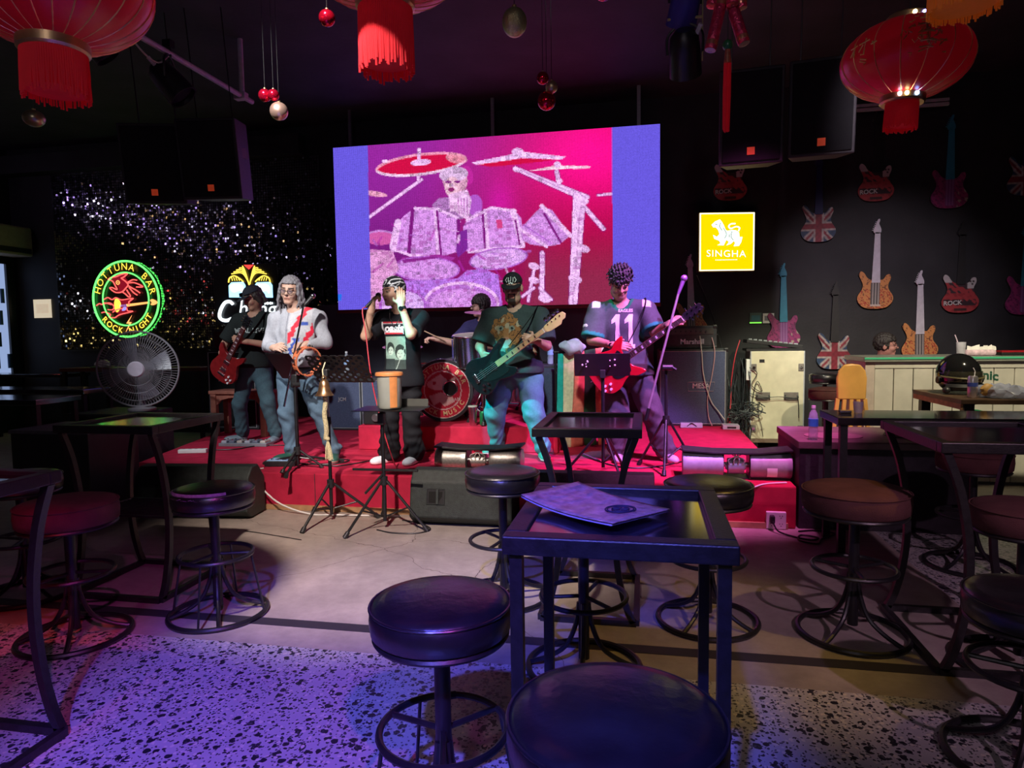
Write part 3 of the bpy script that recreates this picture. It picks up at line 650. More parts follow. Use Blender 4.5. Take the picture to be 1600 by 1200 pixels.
cord('white cable hanging down the stage front beside the tripod', [(-3.30, 5.32, .327), (-3.34, 5.22, .328), (-3.28, 5.17, .25), (-3.05, 5.10, .09), (-2.75, 5.06, .012), (-2.5, 5.06, .010), (-1.95, 5.1, .01)], .007, 'white_plastic')
cord('black cable snaking across the carpet by the pedal board', [(-4.6, 6.15, .327), (-4.2, 6.2, .327), (-4.05, 6.45, .327), (-3.7, 6.5, .327), (-3.5, 6.25, .327)], .006)
cord('black cable curling on the carpet around the grey-jacket man', [(-3.3, 5.7, .327), (-3.0, 5.55, .327), (-2.75, 5.6, .327), (-2.7, 5.78, .327), (-2.9, 5.82, .327), (-3.05, 5.66, .327), (-2.7, 5.5, .327), (-2.45, 5.85, .327), (-2.3, 6.05, .327)], .006)
cord('dark cable lying across the carpet toward the equipment case', [(.3, 6.7, .327), (.6, 6.75, .327), (.9, 6.5, .327), (1.05, 6.3, .327)], .006)
cord('cable on the carpet beneath the red-guitar player', [(-.6, 6.3, .327), (-.2, 5.75, .327), (.15, 5.85, .327), (.45, 6.35, .327), (.3, 6.8, .327), (.05, 7.4, .327)], .006)
cord('thin black cable on the concrete below the tripods', [(-2.0, 4.72, .006), (-1.85, 4.66, .006), (-1.66, 4.68, .006), (-1.60, 4.80, .006), (-1.75, 4.95, .006), (-1.9, 5.0, .006)], .005)
cord('pale wire lying on the concrete beneath the bar tables', [(-3.0, 4.55, .005), (-2.8, 4.5, .005), (-2.45, 4.4, .005)], .003)

# dark box on the right, long counter tables
bx = thing('platform_box', 'large dark wooden box with coiled cable on top beside the stage', 'box', (1.75, 5.62, 0))
b = B(); b.bb(-.63, .53, -.40, .42, 0, .60); b.build('body', mat('dark_wood_box', (.022, .018, .024), .7, var=.3, bump=.2), bx, False, .006)
b = B(); b.bb(-.64, .54, -.41, .43, .60, .655); b.build('lid', mat('box_lid', (.16, .11, .10), .75, var=.3, scale=5, bump=.2), bx, False, .005)
b = B(); b.lathe([(.16, 0), (.16, .006), (.001, .007)], 30, (-.33, -.12, .655), sx=1.3); b.build('mat_disc', mat('mat_pink', (.28, .18, .17), .8), bx)
cb = B()
for k in range(5): cb.ring((1.95+.02*k, 5.55+.012*k, .664+.008*k), .15-.012*k, .006, 30, 5)
tag(cb.build('coiled_cable', 'black_plastic'), 'coil of dark cable on the large wooden box', 'cable')

def long_table(label, x0, x1, y0, y1, h, m='table_frame', top='table_gloss', thick=.05, lw=.045, name='long_table'):
    t = thing(name, label, 'table', ((x0+x1)/2, (y0+y1)/2, 0), 0, None); w, d = (x1-x0)/2, (y1-y0)/2
    b = B(); b.bb(-w, w, -d, d, h-thick, h); b.build('table_top', top, t, False, .004)
    for sx in (-1, 1):
        for sy in (-1, 1): b = B(); b.bb(sx*(w-lw)-lw/2, sx*(w-lw)+lw/2, sy*(d-lw)-lw/2, sy*(d-lw)+lw/2, 0, h-thick); b.build('leg', m, t, False)
    return t
long_table('long narrow black counter table before the white bar', 1.22, 3.3, 4.62, 5.08, .905)
wt = long_table('small wood-edged table carrying the black helmet', 2.30, 3.3, 5.50, 6.42, .94, top=mat('worn_wood', (.10, .055, .030), .45, var=.35, scale=8), thick=.035, lw=.07)
b = B(); b.bb(-.5, -.485, -.45, .45, .865, .905); b.build('apron', mat('raw_wood', (.45, .24, .10), .6, var=.25), wt, False)
long_table('long dark wooden table near the lit window', -6.95, -5.35, 5.05, 5.55, .95)
long_table('dark wooden table standing behind another dark table', -7.6, -5.9, 6.15, 6.6, .95)
long_table('low black table beside the neon-lit wall window', -9.9, -8.2, 8.2, 8.7, 1.0)
long_table('narrow table with a dark red top under the shimmer backdrop', -8.15, -5.9, 8.1, 8.5, 1.09, top=mat('red_top', (.12, .02, .018), .4))
bg = thing('snack_packet', 'crumpled white packet on the dark red table top', 'packet', (-7.62, 8.3, 1.09))
b = B(); rng = np.random.default_rng(9); b.ball((0, 0, .05), .09, 14, 8, (1.3, .7, .5)); b.v = [(x+rng.normal(0, .012), y+rng.normal(0, .012), max(0, z+rng.normal(0, .012))) for x, y, z in b.v]; b.build('packet', 'white_plastic', bg)
b = B(); b.lathe([(.001, 0), (.14, .0), (.16, .012), (.15, .014), (.001, .006)], 24, (0, 0, 0)); b.build('tray', 'black_plastic', bg)
bb_ = thing('black_crate', 'big matt black box bench left of the stage corner', 'box', (-4.75, 4.86, 0))
b = B(); b.bb(-.37, .37, -.28, .26, .0, .72); b.build('body', 'black_paint', bb_, False, .006)
b = B(); b.bb(-.38, .38, -.29, .27, .72, .75); b.build('lid', mat('lid_grey', (.09, .085, .10), .5, var=.2), bb_, False, .004)
sb = amp_cab('subwoofer', 'black subwoofer with a desk fan on top beside the stage', 'speaker', -5.72, -5.02, 5.75, 6.4, 0, .74, None, piping=False, grille='black_fabric')
# desk fan
fn = thing('desk_fan', 'grey desk fan with wire cage and round hub standing on the subwoofer', 'fan', (-5.13, 6.08, .745), R(24))
mat('fan_grey', (.24, .22, .25), .5)
b = B(); b.lathe([(.001, 0), (.13, 0), (.135, .02), (.05, .05), (.03, .07), (.028, .14), (.001, .15)], 24); b.build('base', 'fan_grey', fn)
b = B(); b.cyl((0, .02, .12), (0, .07, .40), .026, n=14); b.build('neck', 'fan_grey', fn)
cz = .43; b = B(); b.lathe([(.001, .0), (.06, .01), (.085, .05), (.08, .16), (.05, .2), (.001, .21)], 24, (0, -.02, cz), (0, 1, 0)); b.build('motor_housing', 'fan_grey', fn)
cg = B(); RR = .385
cg.ring((0, -.06, cz), RR, .010, 60, 6, (0, 1, 0)); cage = cg.build('cage_rim', 'fan_grey', fn)
def cage_pt(q, a, s): r_ = .075+(RR-.075)*q; y = -.06+s*(-.075*(1-q**2.2)); return (r_*math.cos(a), y, cz+r_*math.sin(a))
b = B()
for k in range(84):
    a = 2*PI*k/84
    b.tube([cage_pt(q, a, 1) for q in (0, .25, .5, .75, .92, 1)], .0022, 3)
    b.tube([cage_pt(q, a, -1) for q in (0, .5, .9, 1)], .0022, 3)
for q in (.3, .55, .8): b.ring((0, cage_pt(q, 0, 1)[1], cz), .075+(RR-.075)*q, .0022, 48, 3, (0, 1, 0))
o = b.build('cage_wires', 'fan_grey', cage); o['kind'] = 'stuff'
b = B(); b.lathe([(.001, 0), (.07, 0), (.082, .012), (.078, .024)], 28, (0, -.15, cz), (0, 1, 0)); b.build('hub_cap', mat('hub_lilac', (.62, .55, .66), .4), fn)
for k in range(4):
    a = PI/2*k+.3; b = B(); vs = []
    for i in range(6):
        for j in range(5):
            q = .05+.27*i/5; aa = a+(j/4-.5)*(.75-.1*i/5)
            vs.append((q*math.cos(aa), -.06+(j/4-.5)*.07, cz+q*math.sin(aa)))
    b.add(vs, [(i*5+j, (i+1)*5+j, (i+1)*5+j+1, i*5+j+1) for i in range(5) for j in range(4)]); b.build('blade', mat('blade_smoke', (.16, .15, .19), .35), fn)

# wooden bench stool behind the capped guitarist
bs = thing('wooden_bench', 'reddish wooden bench with arched apron behind the capped guitarist', 'bench', (-4.70, 7.24, .32))
mat('red_wood', (.34, .12, .085), .5, var=.25, scale=12)
b = B(); b.bb(-.37, .37, -.16, .16, .50, .54); b.build('seat', 'red_wood', bs, False, .006)
for sx in (-1, 1):
    for sy in (-1, 1): b = B(); b.bb(sx*.32-.035, sx*.32+.035, sy*.12-.03, sy*.12+.03, 0, .50); b.build('leg', 'red_wood', bs, False, .004)
for sy in (-1, 1):
    b = B(); out = [(-.29, .50), (.29, .50), (.29, .36), (.22, .43), (.1, .455), (-.1, .455), (-.22, .43), (-.29, .36)]; b.prism(out, sy*.12-.012, sy*.12+.012); b.build('apron', 'red_wood', bs, False)

# effects pedals
pb = thing('pedal_board', 'silver-grey effects pedal board at the capped guitarist\'s feet', 'pedal board', (-4.22, 6.50, .321), R(4))
b = B(); b.bb(-.27, .27, -.09, .09, 0, .035); b.build('board', mat('board_grey', (.30, .32, .36), .4, .4), pb, False, .004)
for k in range(6):
    b = B(); x = -.22+k*.088; b.bb(x-.03, x+.03, -.07, .05, .035, .06); p = b.build('pedal', mat('pedal_%d' % (k % 3), [(.5, .52, .6), (.20, .22, .3), (.6, .55, .5)][k % 3], .4, .3), pb, False, .004)
    b = B(); b.cyl((x, -.045, .06), (x, -.045, .072), .012, n=10); b.build('switch', 'chrome', p)
    b = B(); b.cyl((x, .02, .06), (x, .02, .07), .008, n=8); b.build('knob', 'black_plastic', p)
tp = thing('effects_pedal', 'dark effects pedal with a pale blue panel at the grey-jacket man\'s feet', 'pedal', (-3.22, 5.50, .321), R(8))
b = B(); b.bb(-.14, .14, -.07, .07, 0, .05); b.build('body', 'black_paint', tp, False, .006)
b = B(); b.bb(-.12, .12, -.06, .06, .05, .056); b.build('panel', mat('panel_blue', (.35, .55, .85), .35), tp, False)
for k in range(3): b = B(); b.cyl((-.08+k*.08, -.03, .056), (-.08+k*.08, -.03, .068), .013, n=10); b.build('switch', 'chrome', tp)
ps = thing('power_strip', 'white power strip lying at the carpet edge behind the wedge monitor', 'power strip', (-4.50, 6.0, .321), R(15))
b = B(); b.bb(-.14, .14, -.03, .03, 0, .04); b.build('body', 'white_plastic', ps, False, .006)
for k in range(4): b = B(); b.cyl((-.09+k*.06, 0, .04), (-.09+k*.06, 0, .0415), .016, n=12); b.build('socket', 'piping_grey', ps)

# ------------------------------------------------------------ stands
def tripod(t, zh, rad, a0, z0=0., foot='rubber_foot', spread=None, m='black_metal', legs=3):
    """legs of a folding tripod around the local z axis; hub at height zh"""
    for k in range(legs):
        a = a0+2*PI*k/legs; c, s = math.cos(a), math.sin(a); hub = Vector((c*.025, s*.025, zh)); ft = Vector((c*rad, s*rad, z0+.02))
        b = B(); b.cyl(hub, ft, .011, n=8); lg = b.build('leg', m, t)
        b = B(); b.cyl(hub.lerp(ft, .94), (c*rad*1.03, s*rad*1.03, z0+.003), .017, .02, n=10); b.build(foot, 'black_plastic', lg)
        b = B(); b.cyl((c*.02, s*.02, z0+.10), hub.lerp(ft, .55), .007, n=6); b.build('brace', m, t)
    b = B(); b.cyl((0, 0, zh-.03), (0, 0, zh+.035), .028, n=14); b.build('hub', 'black_plastic', t)
def post(t, z0, z1, r=.012, m='black_metal', name='post'):
    b = B(); b.cyl((0, 0, z0), (0, 0, z1), r, n=12); return b.build(name, m, t)
def tray(t, c, w, h, tilt, rz, holes=None, lip=.05, m='black_metal', rr=.017):
    """desk of a music stand; local x across, y up the desk; tilt from horizontal"""
    M = Matrix.Translation(c) @ Matrix.Rotation(rz, 4, 'Z') @ Matrix.Rotation(tilt, 4, 'X')
    b = B()
    if holes:
        nx, ny = holes; gx = w/nx; gy = h/ny
        for i in range(nx):
            for j in range(ny):
                cx, cy = -w/2+gx*(i+.5), -h/2+gy*(j+.5); n = 12; vs = []
                for k in range(n): a = 2*PI*k/n; vs.append((cx+rr*math.cos(a), cy+rr*math.sin(a), 0))
                for k in range(n):
                    a = 2*PI*k/n; q = 1/max(abs(math.cos(a)), abs(math.sin(a))); vs.append((cx+gx/2*max(-1, min(1, math.cos(a)*q)), cy+gy/2*max(-1, min(1, math.sin(a)*q)), 0))
                b.add(vs, [(k, (k+1) % n, n+(k+1) % n, n+k) for k in range(n)])
    else:
        b.add([(-w/2, -h/2, 0), (w/2, -h/2, 0), (w/2, h/2, 0), (-w/2, h/2, 0)], [(0, 1, 2, 3)])
    b.v = [tuple(M @ Vector(v)) for v in b.v]
    o = b.build('desk', m, t, False); md = o.modifiers.new('t', 'SOLIDIFY'); md.thickness = .004
    b = B(); b.box((0, -h/2-.002, lip/2), (w, .004, lip)); b.v = [tuple(M @ Vector(v)) for v in b.v]; b.build('lip', m, t, False)
    return o
# stand with the brass bell, perforated desk
ms = thing('music_stand', 'tripod music stand with a perforated black desk and hanging brass bell', 'music stand', (-2.47, 4.93, 0), 0, 'music stands')
tripod(ms, .30, .36, R(-100)); post(ms, .05, .80, .014); post(ms, .80, 1.20, .010, 'steel', 'upper_post')
tray(ms, (.10, .02, 1.22), .50, .30, R(48), R(177), (7, 5), lip=.04)
b = B(); b.box((0, -.01, 1.19), (.04, .05, .06)); b.build('clamp', 'black_plastic', ms, False, .006)
b = B(); b.cyl((0, 0, .78), (0, 0, .84), .02, n=12); b.build('lock_collar', 'black_plastic', ms)
bl = thing('brass_bell', 'small brass bell with a long cream tasselled rope', 'bell', (-2.41, 4.76, .66))
b = B(); b.lathe([(.001, .485), (.022, .482), (.034, .468), (.040, .44), (.046, .405), (.062, .378), (.072, .366), (.066, .366), (.04, .40), (.001, .44)], 28); b.build('bell', mat('brass', (.52, .30, .16), .32, .9, var=.2, scale=30), bl)
b = B(); b.ring((0, 0, .50), .016, .005, 16, 6, (0, 1, 0)); b.build('loop', 'brass', bl)
mat('rope_cream', (.72, .66, .40), .9, var=.25, scale=120, bump=.5, bscale=200)
b = B()
for k in range(3): b.tube([(.011*math.cos(q*2.4+k*2.1)+.006*math.sin(q*.35), .011*math.sin(q*2.4+k*2.1), .385-.0125*q) for q in np.arange(0, 29, .4)], .0085, 6)
rp = b.build('rope', 'rope_cream', bl)
b = B(); random.seed(5)
for k in range(34):
    a = random.uniform(0, 6.28); q = random.uniform(.005, .03); b.tube([(.013, 0, .03), (.013+q*math.cos(a)*.7, q*math.sin(a)*.7, -.04), (.018+q*math.cos(a), q*math.sin(a), -.12-random.uniform(0, .02))], .0035, 4)
b.ball((.013, 0, .03), .018, 10, 8); b.build('tassel', 'rope_cream', rp)
b = B(); b.tube([(-.005, .0, .50), (-.01, .0, .56), (.0, .03, .62)], .004, 5); b.build('hanger', 'rope_cream', bl)
# stand used as a tray, with the plastic bucket
mt = thing('tray_stand', 'tripod stand with a flat black desk carrying the plastic tub', 'music stand', (-1.955, 4.78, 0), 0, 'music stands')
tripod(mt, .37, .34, R(-125)); post(mt, .06, .90, .015)
tray(mt, (.07, .02, .925), .52, .32, R(1), R(3), None, lip=.002)
b = B(); b.box((.10, .175, .955), (.42, .006, .06)); b.build('back_lip', mat('desk_grey', (.10, .11, .10), .5), mt, False)
b = B(); b.cyl((-.26, .02, .45), (.28, -.02, .46), .010, n=8); b.build('cross_bar', 'black_metal', mt)
b = B(); b.cyl((0, 0, .43), (-.10, -.13, .30), .010, n=8); b.build('side_bar', 'black_metal', mt)
b = B(); b.box((0, -.01, .85), (.05, .06, .09)); b.build('clamp', 'black_plastic', mt, False, .008)
bk = thing('plastic_tub', 'clear plastic tub with an orange lid and orange strip on the tray stand', 'tub', (-1.885, 4.77, .930))
mat('tub_clear', (.62, .70, .62), .25, var=.05, alpha=.62); mat('tub_orange', (.85, .36, .12), .45, var=.1)
b = B(); b.lathe([(.001, .001), (.078, .001), (.086, .012), (.094, .25), (.097, .27), (.091, .27), (.083, .015), (.001, .006)], 36); b.build('body', 'tub_clear', bk)
b = B(); b.lathe([(.001, .275), (.085, .275), (.100, .272), (.104, .262), (.104, .248), (.098, .248)], 36); b.build('lid', 'tub_orange', bk)
b = B(); vs = []
for j, z in enumerate((.012, .245)):
    r = .0885 if j == 0 else .0965
    for k in range(5): a = R(-68+k*9); vs.append((r*math.cos(a), r*math.sin(a), z))
b.add(vs, [(k, k+1, 6+k, 5+k) for k in range(4)]); b.build('strip', 'tub_orange', bk)
b = B(); b.lathe([(.001, .012), (.072, .012), (.075, .03), (.02, .045), (.001, .05)], 20); b.build('banknotes', mat('paper_cream', (.62, .56, .42), .8, var=.3, scale=60), bk)
# stand and boom before the man in the jacket
m1 = thing('music_stand', 'black music stand with a tilted desk seen edge on before the grey-jacket man', 'music stand', (-3.02, 5.42, .321), 0, 'music stands')
tripod(m1, .10, .40, R(-75)); post(m1, .03, .80, .016)
tray(m1, (-.10, .02, .90), .40, .28, R(55), R(150), None, lip=.03)
b = B(); b.box((0, 0, .78), (.06, .06, .10)); b.build('clamp', 'black_plastic', m1, False, .008)
def microphone(t, a, b_, r=.024, m='chrome', body='black_plastic'):
    a = Vector(a); b_ = Vector(b_); d = (b_-a).normalized()
    b = B(); b.cyl(a, b_, .011, .019, n=14); bo = b.build('microphone_body', body, t)
    b = B(); b.ball(b_+d*.018, r, 16, 12); b.build('microphone_grille', m, bo)
k1 = thing('microphone_stand', 'slim boom microphone stand before the grey-jacket man\'s face', 'microphone stand', (-2.99, 5.36, .321), 0, 'microphone stands')
tripod(k1, .16, .20, R(20)); post(k1, .03, .74, .011)
b = B(); b.cyl((-.11, .0, .55), (.085, .06, 1.45), .0085, n=10); b.build('boom', 'chrome', k1)
b = B(); b.cyl((-.02, -.02, .74), (.02, .04, .74), .022, n=12); b.build('joint', 'black_plastic', k1)
microphone(k1, (.075, .06, 1.42), (.125, .12, 1.50))
# right side: stand with solid desk, and the boom stand
m4 = thing('music_stand', 'black music stand with a solid desk before the red guitar', 'music stand', (-.335, 5.50, .321), 0, 'music stands')
tripod(m4, .34, .30, R(-60)); post(m4, .05, .84, .014)
tray(m4, (-.005, .0, .895), .45, .20, R(66), R(182), None, lip=.03, m=mat('desk_plum', (.045, .022, .040), .4))
b = B(); b.box((0, -.02, .82), (.045, .05, .07)); b.build('clamp', 'black_plastic', m4, False, .006)
b = B(); random.seed(8)
for k in range(9): x = random.choice((-.12, .1))+random.uniform(-.05, .05); z = .90+random.uniform(-.02, .04); b.ball((x, -.045+(z-.9)*.36, z), random.uniform(.004, .009), 8, 6)
b.build('sticker_marks', 'white_plastic', m4)
k2 = thing('microphone_stand', 'tall boom microphone stand leaning across the red-guitar player', 'microphone stand', (.175, 5.72, .321), 0, 'microphone stands')
tripod(k2, .42, .27, R(-95)); post(k2, .05, .86, .013)
b = B(); b.cyl((-.155, -.04, .48), (.105, -.02, 1.50), .010, n=10); b.build('boom', mat('boom_silver', (.72, .62, .74), .3, .7), k2)
b = B(); b.cyl((-.165, -.04, .42), (-.140, -.04, .52), .016, n=10); b.build('boom_counterweight', 'black_metal', k2)
b = B(); b.cyl((-.03, -.03, .86), (.05, -.02, .86), .024, n=12); b.cyl((.05, -.02, .86), (.08, -.02, .84), .012, n=8); b.build('joint', 'black_plastic', k2)
microphone(k2, (.095, -.02, 1.46), (.135, -.02, 1.57), .028, mat('mic_purple', (.42, .22, .62), .35, .6), 'mic_purple')

# ------------------------------------------------------------ drum kit
mat('drum_chrome', (.72, .74, .78), .22, 1., var=.12, scale=5)
mat('drum_head', (.70, .66, .62), .5, var=.05)
bd = thing('bass_drum', 'bass drum with a red and white lettered front head and chrome shell', 'drum', (-2.07, 6.72, .571))
r = .325; cz = r+.005
b = B(); b.lathe([(r-.02, .03), (r-.012, .03), (r-.012, .45), (r-.02, .45)], 56, (0, 0, cz), (0, 1, 0)); b.build('shell', 'drum_chrome', bd)
for y in (.015, .465): b = B(); b.lathe([(r-.035, -.012), (r, -.015), (r+.004, 0), (r, .02), (r-.016, .022)], 56, (0, y, cz), (0, 1, 0)); b.build('hoop', mat('hoop_dark', (.05, .05, .06), .35, .3), bd)
for k in range(8):
    a = 2*PI*k/8+.2; b = B(); b.cyl((math.cos(a)*(r+.006), .02, cz+math.sin(a)*(r+.006)), (math.cos(a)*(r+.006), .15, cz+math.sin(a)*(r+.006)), .006, n=6); b.box((math.cos(a)*(r+.002), .15, cz+math.sin(a)*(r+.002)), (.025, .05, .025), ry=-a); b.build('tension_lug', 'chrome', bd)
def head_col(X, Z):
    q = np.hypot(X, Z); c = np.tile(np.array((.62, .02, .06)), (len(X), 1))
    c[q < .285] = (.62, .02, .06); c[(q < .205) & (q > .196)] = (.85, .8, .8); c[(q > .288)] = (.80, .76, .72)
    c[q < .19] = (.55, .015, .05)
    fish = (((X+.04)/.13)**2+((Z-.06)/.06)**2 < 1) | inside([(.04, .08), (.16, .16), (.12, .07), (.16, .0), (.05, .05)], X, Z) | inside([(-.15, -.06), (-.02, -.02), (.10, -.05), (.13, -.12), (.02, -.17), (-.03, -.12), (-.10, -.16)], X, Z) | inside([(-.12, .11), (-.02, .17), (.05, .11)], X, Z)
    c[fish & (q < .19)] = (.82, .55, .55)
    c[((X+.09)**2+(Z-.075)**2 < .0004)] = (.5, .01, .04)
    return c
mat('printed', (1, 1, 1), .45, var=.06, vcol=True)
M_ = Matrix.Translation((0, -.001, cz))
o40 = [((r-.03)*math.cos(2*PI*k/48), (r-.03)*math.sin(2*PI*k/48)) for k in range(48)]
hdm = sheet('front_head', o40, .004, .009, head_col, 'printed', bd, M_)
def arc_text(s, rad, amid, size, m, parent, name, place, off=.002, outward=True, step=None, ax=1.):
    n = len(s); out = []
    b = B()
    for k, chh in enumerate(s):
        if chh == ' ': continue
        a = amid+(-(k-(n-1)/2) if outward else (k-(n-1)/2))*step
        v, f = text2d(chh, size, off)
        rot = a-PI/2 if outward else a+PI/2
        b.add([place(rad*math.cos(a)*ax+(x*math.cos(rot)-y*math.sin(rot))*ax, rad*math.sin(a)+x*math.sin(rot)+y*math.cos(rot)) for x, y in v], f)
    me = b.mesh(name); return obj(name, me, m, parent, False)
mat('letter_cream', (.85, .70, .38), .5)
arc_text('HOTTUNA BAR', .245, PI/2, .068, 'letter_cream', hdm, 'lettering', lambda x, y: (x, -.0035, cz+y), step=.235)
arc_text('ROCK MUSIC', .245, -PI/2, .066, 'letter_cream', hdm, 'lettering', lambda x, y: (x, -.0035, cz+y), outward=False, step=.225)
flat_text('JAPAN', .05, 'white_plastic', 'lettering', hdm, lambda x, y: (x+.12, -.0035, cz-.10+y+x*.2))
b = B(); b.ring((.085, -.006, cz+.02), .078, .009, 32, 8, (0, 1, 0)); b.build('port_ring', 'chrome', bd)
b = B(); b.cyl((.085, -.0045, cz+.02), (.085, -.0035, cz+.02), .075, n=32); b.build('port_hole', mat('port_black', (.006, .004, .008), .8), bd, False)
for sx in (-1, 1): b = B(); b.cyl((sx*.27, .10, .12), (sx*.36, -.02, 0.004), .009, n=8); b.build('spur', 'chrome', bd)
def tom(label, x, y, z, rr, hh, tilt=0., name='tom_drum'):
    t = thing(name, label, 'drum', (x, y, z), 0, 'drums of the kit'); t.rotation_euler = (tilt, 0, 0)
    b = B(); b.lathe([(rr-.006, 0), (rr, .002), (rr, hh-.002), (rr-.006, hh)], 40); b.build('shell', 'drum_chrome', t)
    for z_ in (.006, hh-.006): b = B(); b.ring((0, 0, z_), rr+.005, .008, 40, 6); b.build('hoop', 'chrome', t)
    for z_ in (-.001, hh+.001): b = B(); b.lathe([(rr-.002, 0), (.001, .0)], 40, (0, 0, z_)); b.build('drum_head', 'drum_head', t)
    for k in range(6): a = PI/3*k+.3; b = B(); b.box((math.cos(a)*(rr+.012), math.sin(a)*(rr+.012), hh*.5), (.016, .016, hh*.75), rz=a); b.build('lug', 'chrome', t)
    return t
tm = tom('tall chrome tom drum mounted above the bass drum', -1.80, 6.86, 1.14, .165, .34, R(8))
b = B(); b.cyl((.05, .22, -.57), (.05, .22, .12), .012, n=8); b.cyl((.05, .22, .12), (.03, .15, .14), .012, n=8); b.build('mount', 'chrome', tm)
tom('shallow chrome snare drum beside the drummer', -2.32, 7.18, 1.02, .17, .15, R(-3), 'snare_drum')
tom('chrome floor tom behind the bass drum', -1.35, 7.45, .72, .20, .38)
def cymbal(label, x, y, z, rad, tilt, z0=.571):
    t = thing('cymbal', label, 'cymbal', (x, y, z0), 0, 'cymbals of the kit'); h = z-z0
    ax = Vector((math.sin(tilt), -.12, 1)).normalized()
    b = B(); b.lathe([(.001, .028), (.02, .026), (.04, .012), (.05, .006), (rad*.6, .001), (rad, -.008), (rad, -.0095), (.05, .003), (.001, .02)], 44, (0, 0, h), ax); b.build('plate', mat('cymbal_bronze', (.62, .50, .36), .28, 1., var=.1, scale=50), t)
    post(t, .25, h+.05, .009, 'chrome'); tripod(t, .36, .22, R(-70), m='chrome')
    b = B(); b.cyl((0, 0, h+.02), (0, 0, h+.06), .012, n=10); b.build('wing_nut', 'black_plastic', t)
cymbal('hi-hat style cymbal at the drummer\'s right hand', -2.62, 7.05, 1.36, .22, .05)
cymbal('thin crash cymbal on a tall chrome stand before the drummer\'s face', -1.72, 7.12, 1.72, .20, .06)
cymbal('low ride cymbal on a stand behind the bassist', -1.28, 7.8, 1.35, .22, -.1)
kp = thing('kick_stand', 'chrome hardware stand with pale clip beside the bass drum', 'stand', (-1.60, 6.62, .571)); tripod(kp, .33, .20, R(-80), m='chrome'); post(kp, .03, .50, .009, 'chrome')
b = B(); b.box((-.02, -.03, .40), (.045, .04, .07), rz=.3, ry=.4); b.build('clip', mat('clip_green', (.45, .62, .45), .4), kp, False, .008)
tu = thing('steel_tumbler', 'tall brushed steel tumbler standing on the drum riser', 'tumbler', (-1.685, 6.47, .571))
b = B(); b.lathe([(.001, 0), (.032, 0), (.034, .006), (.046, .185), (.047, .19), (.001, .188)], 28); b.build('cup', mat('tumbler', (.62, .58, .64), .25, 1.), tu)
b = B(); b.lathe([(.048, .186), (.048, .198), (.001, .2)], 28); b.build('lid', 'tub_clear', tu)
gc = thing('green_can', 'green drinks can next to the steel tumbler', 'can', (-1.59, 6.50, .571))
b = B(); b.lathe([(.001, 0), (.026, 0), (.033, .01), (.033, .125), (.026, .14), (.001, .138)], 24); b.build('can', mat('can_green', (.02, .28, .10), .3, .5), gc)
b = B(); b.lathe([(.026, .139), (.025, .143), (.001, .139)], 24); b.build('rim', 'chrome', gc)

def bottle(label, x, y, z, h=.24, lab=(.25, .45, .85)):
    t = thing('water_bottle', label, 'bottle', (x, y, z), 0, 'plastic water bottles'); r = .034
    mat('pet', (.75, .85, .98), .08, var=.03, alpha=.35, spec=.8)
    b = B(); b.lathe([(.001, .002), (.028, 0), (r, .012), (r*.94, h*.2), (r, h*.28), (r*.94, h*.36), (r, h*.62), (r*.8, h*.78), (.014, h*.88), (.013, h*.93)], 24); b.build('bottle', 'pet', t)
    b = B(); b.lathe([(r+.001, h*.4), (r+.001, h*.62)], 24); b.build('label_band', mat('label_%d' % int(lab[2]*100), lab, .4), t)
    b = B(); b.cyl((0, 0, h*.92), (0, 0, h), .0155, n=16); b.build('cap', mat('cap_white', (.85, .88, .92), .4), t)
    return t
bottle('clear water bottle standing on the dark blue cabinet', -3.66, 7.85, 1.022, .27, (.35, .55, .90))
bottle('clear water bottle standing behind the bass guitar neck', -1.02, 7.35, 1.142, .25, (.40, .55, .92))
bottle('clear water bottle with a blue label on the large dark wooden box', 1.23, 5.30, .656, .255, (.05, .35, .80))

# striped cloth hung over a stand
cl = thing('striped_cloth', 'striped cloth in teal, cream, coral and dark green draped over a rail', 'cloth', (-.60, 6.82, .33))
stripes = [(-.31, -.245, (.02, .42, .36)), (-.245, -.12, (.66, .62, .40)), (-.12, .0, (.66, .17, .12)), (.0, .13, (.02, .055, .025)), (.13, .20, (.66, .16, .10)), (.20, .31, (.40, .50, .30))]
for k, (a, c_, col) in enumerate(stripes):
    b = B(); n, m_ = 6, 22
    for j in range(m_+1):
        q = j/m_; z = .97*(1-q)
        for i in range(n+1):
            x = a+(c_-a)*i/n; xx = x*(.86+.14*q)+.02*math.sin(q*3+k)*q; y = .025*math.sin(x*26+q*1.5)*(.3+q)+(-.10*(1-q)**.5 if q < .0 else -.04*q)
            b.v.append((xx, y, z+.03*math.sin(x*5)))
    b.f = [(j*(n+1)+i, j*(n+1)+i+1, (j+1)*(n+1)+i+1, (j+1)*(n+1)+i) for j in range(m_) for i in range(n)]
    o = b.build('stripe', mat('stripe_%d' % k, col, .9, var=.15, scale=30, bump=.2, bscale=200, spec=.15), cl); md = o.modifiers.new('t', 'SOLIDIFY'); md.thickness = .004; md.offset = 0
b = B(); b.cyl((-.32, .03, .955), (.30, .03, .955), .012, n=10); b.cyl((-.30, .03, 0), (-.30, .03, .955), .012, n=10); b.cyl((.28, .03, 0), (.28, .03, .955), .012, n=10); b.build('rail', 'black_metal', cl)
tw = thing('towel', 'crumpled pale blue towel lying on top of the striped cloth', 'towel', (-.72, 6.80, 1.30))
b = B(); b.ball((0, 0, .035), .13, 22, 14, (1., .7, .6)); rng = np.random.default_rng(2)
b.v = [(x+.012*math.sin(z*60+x*40), y+.012*math.sin(x*50), z+.012*math.sin(x*45+y*30)) for x, y, z in b.v]; b.build('cloth', mat('towel_blue', (.42, .56, .66), .95, bump=.3, bscale=150), tw)

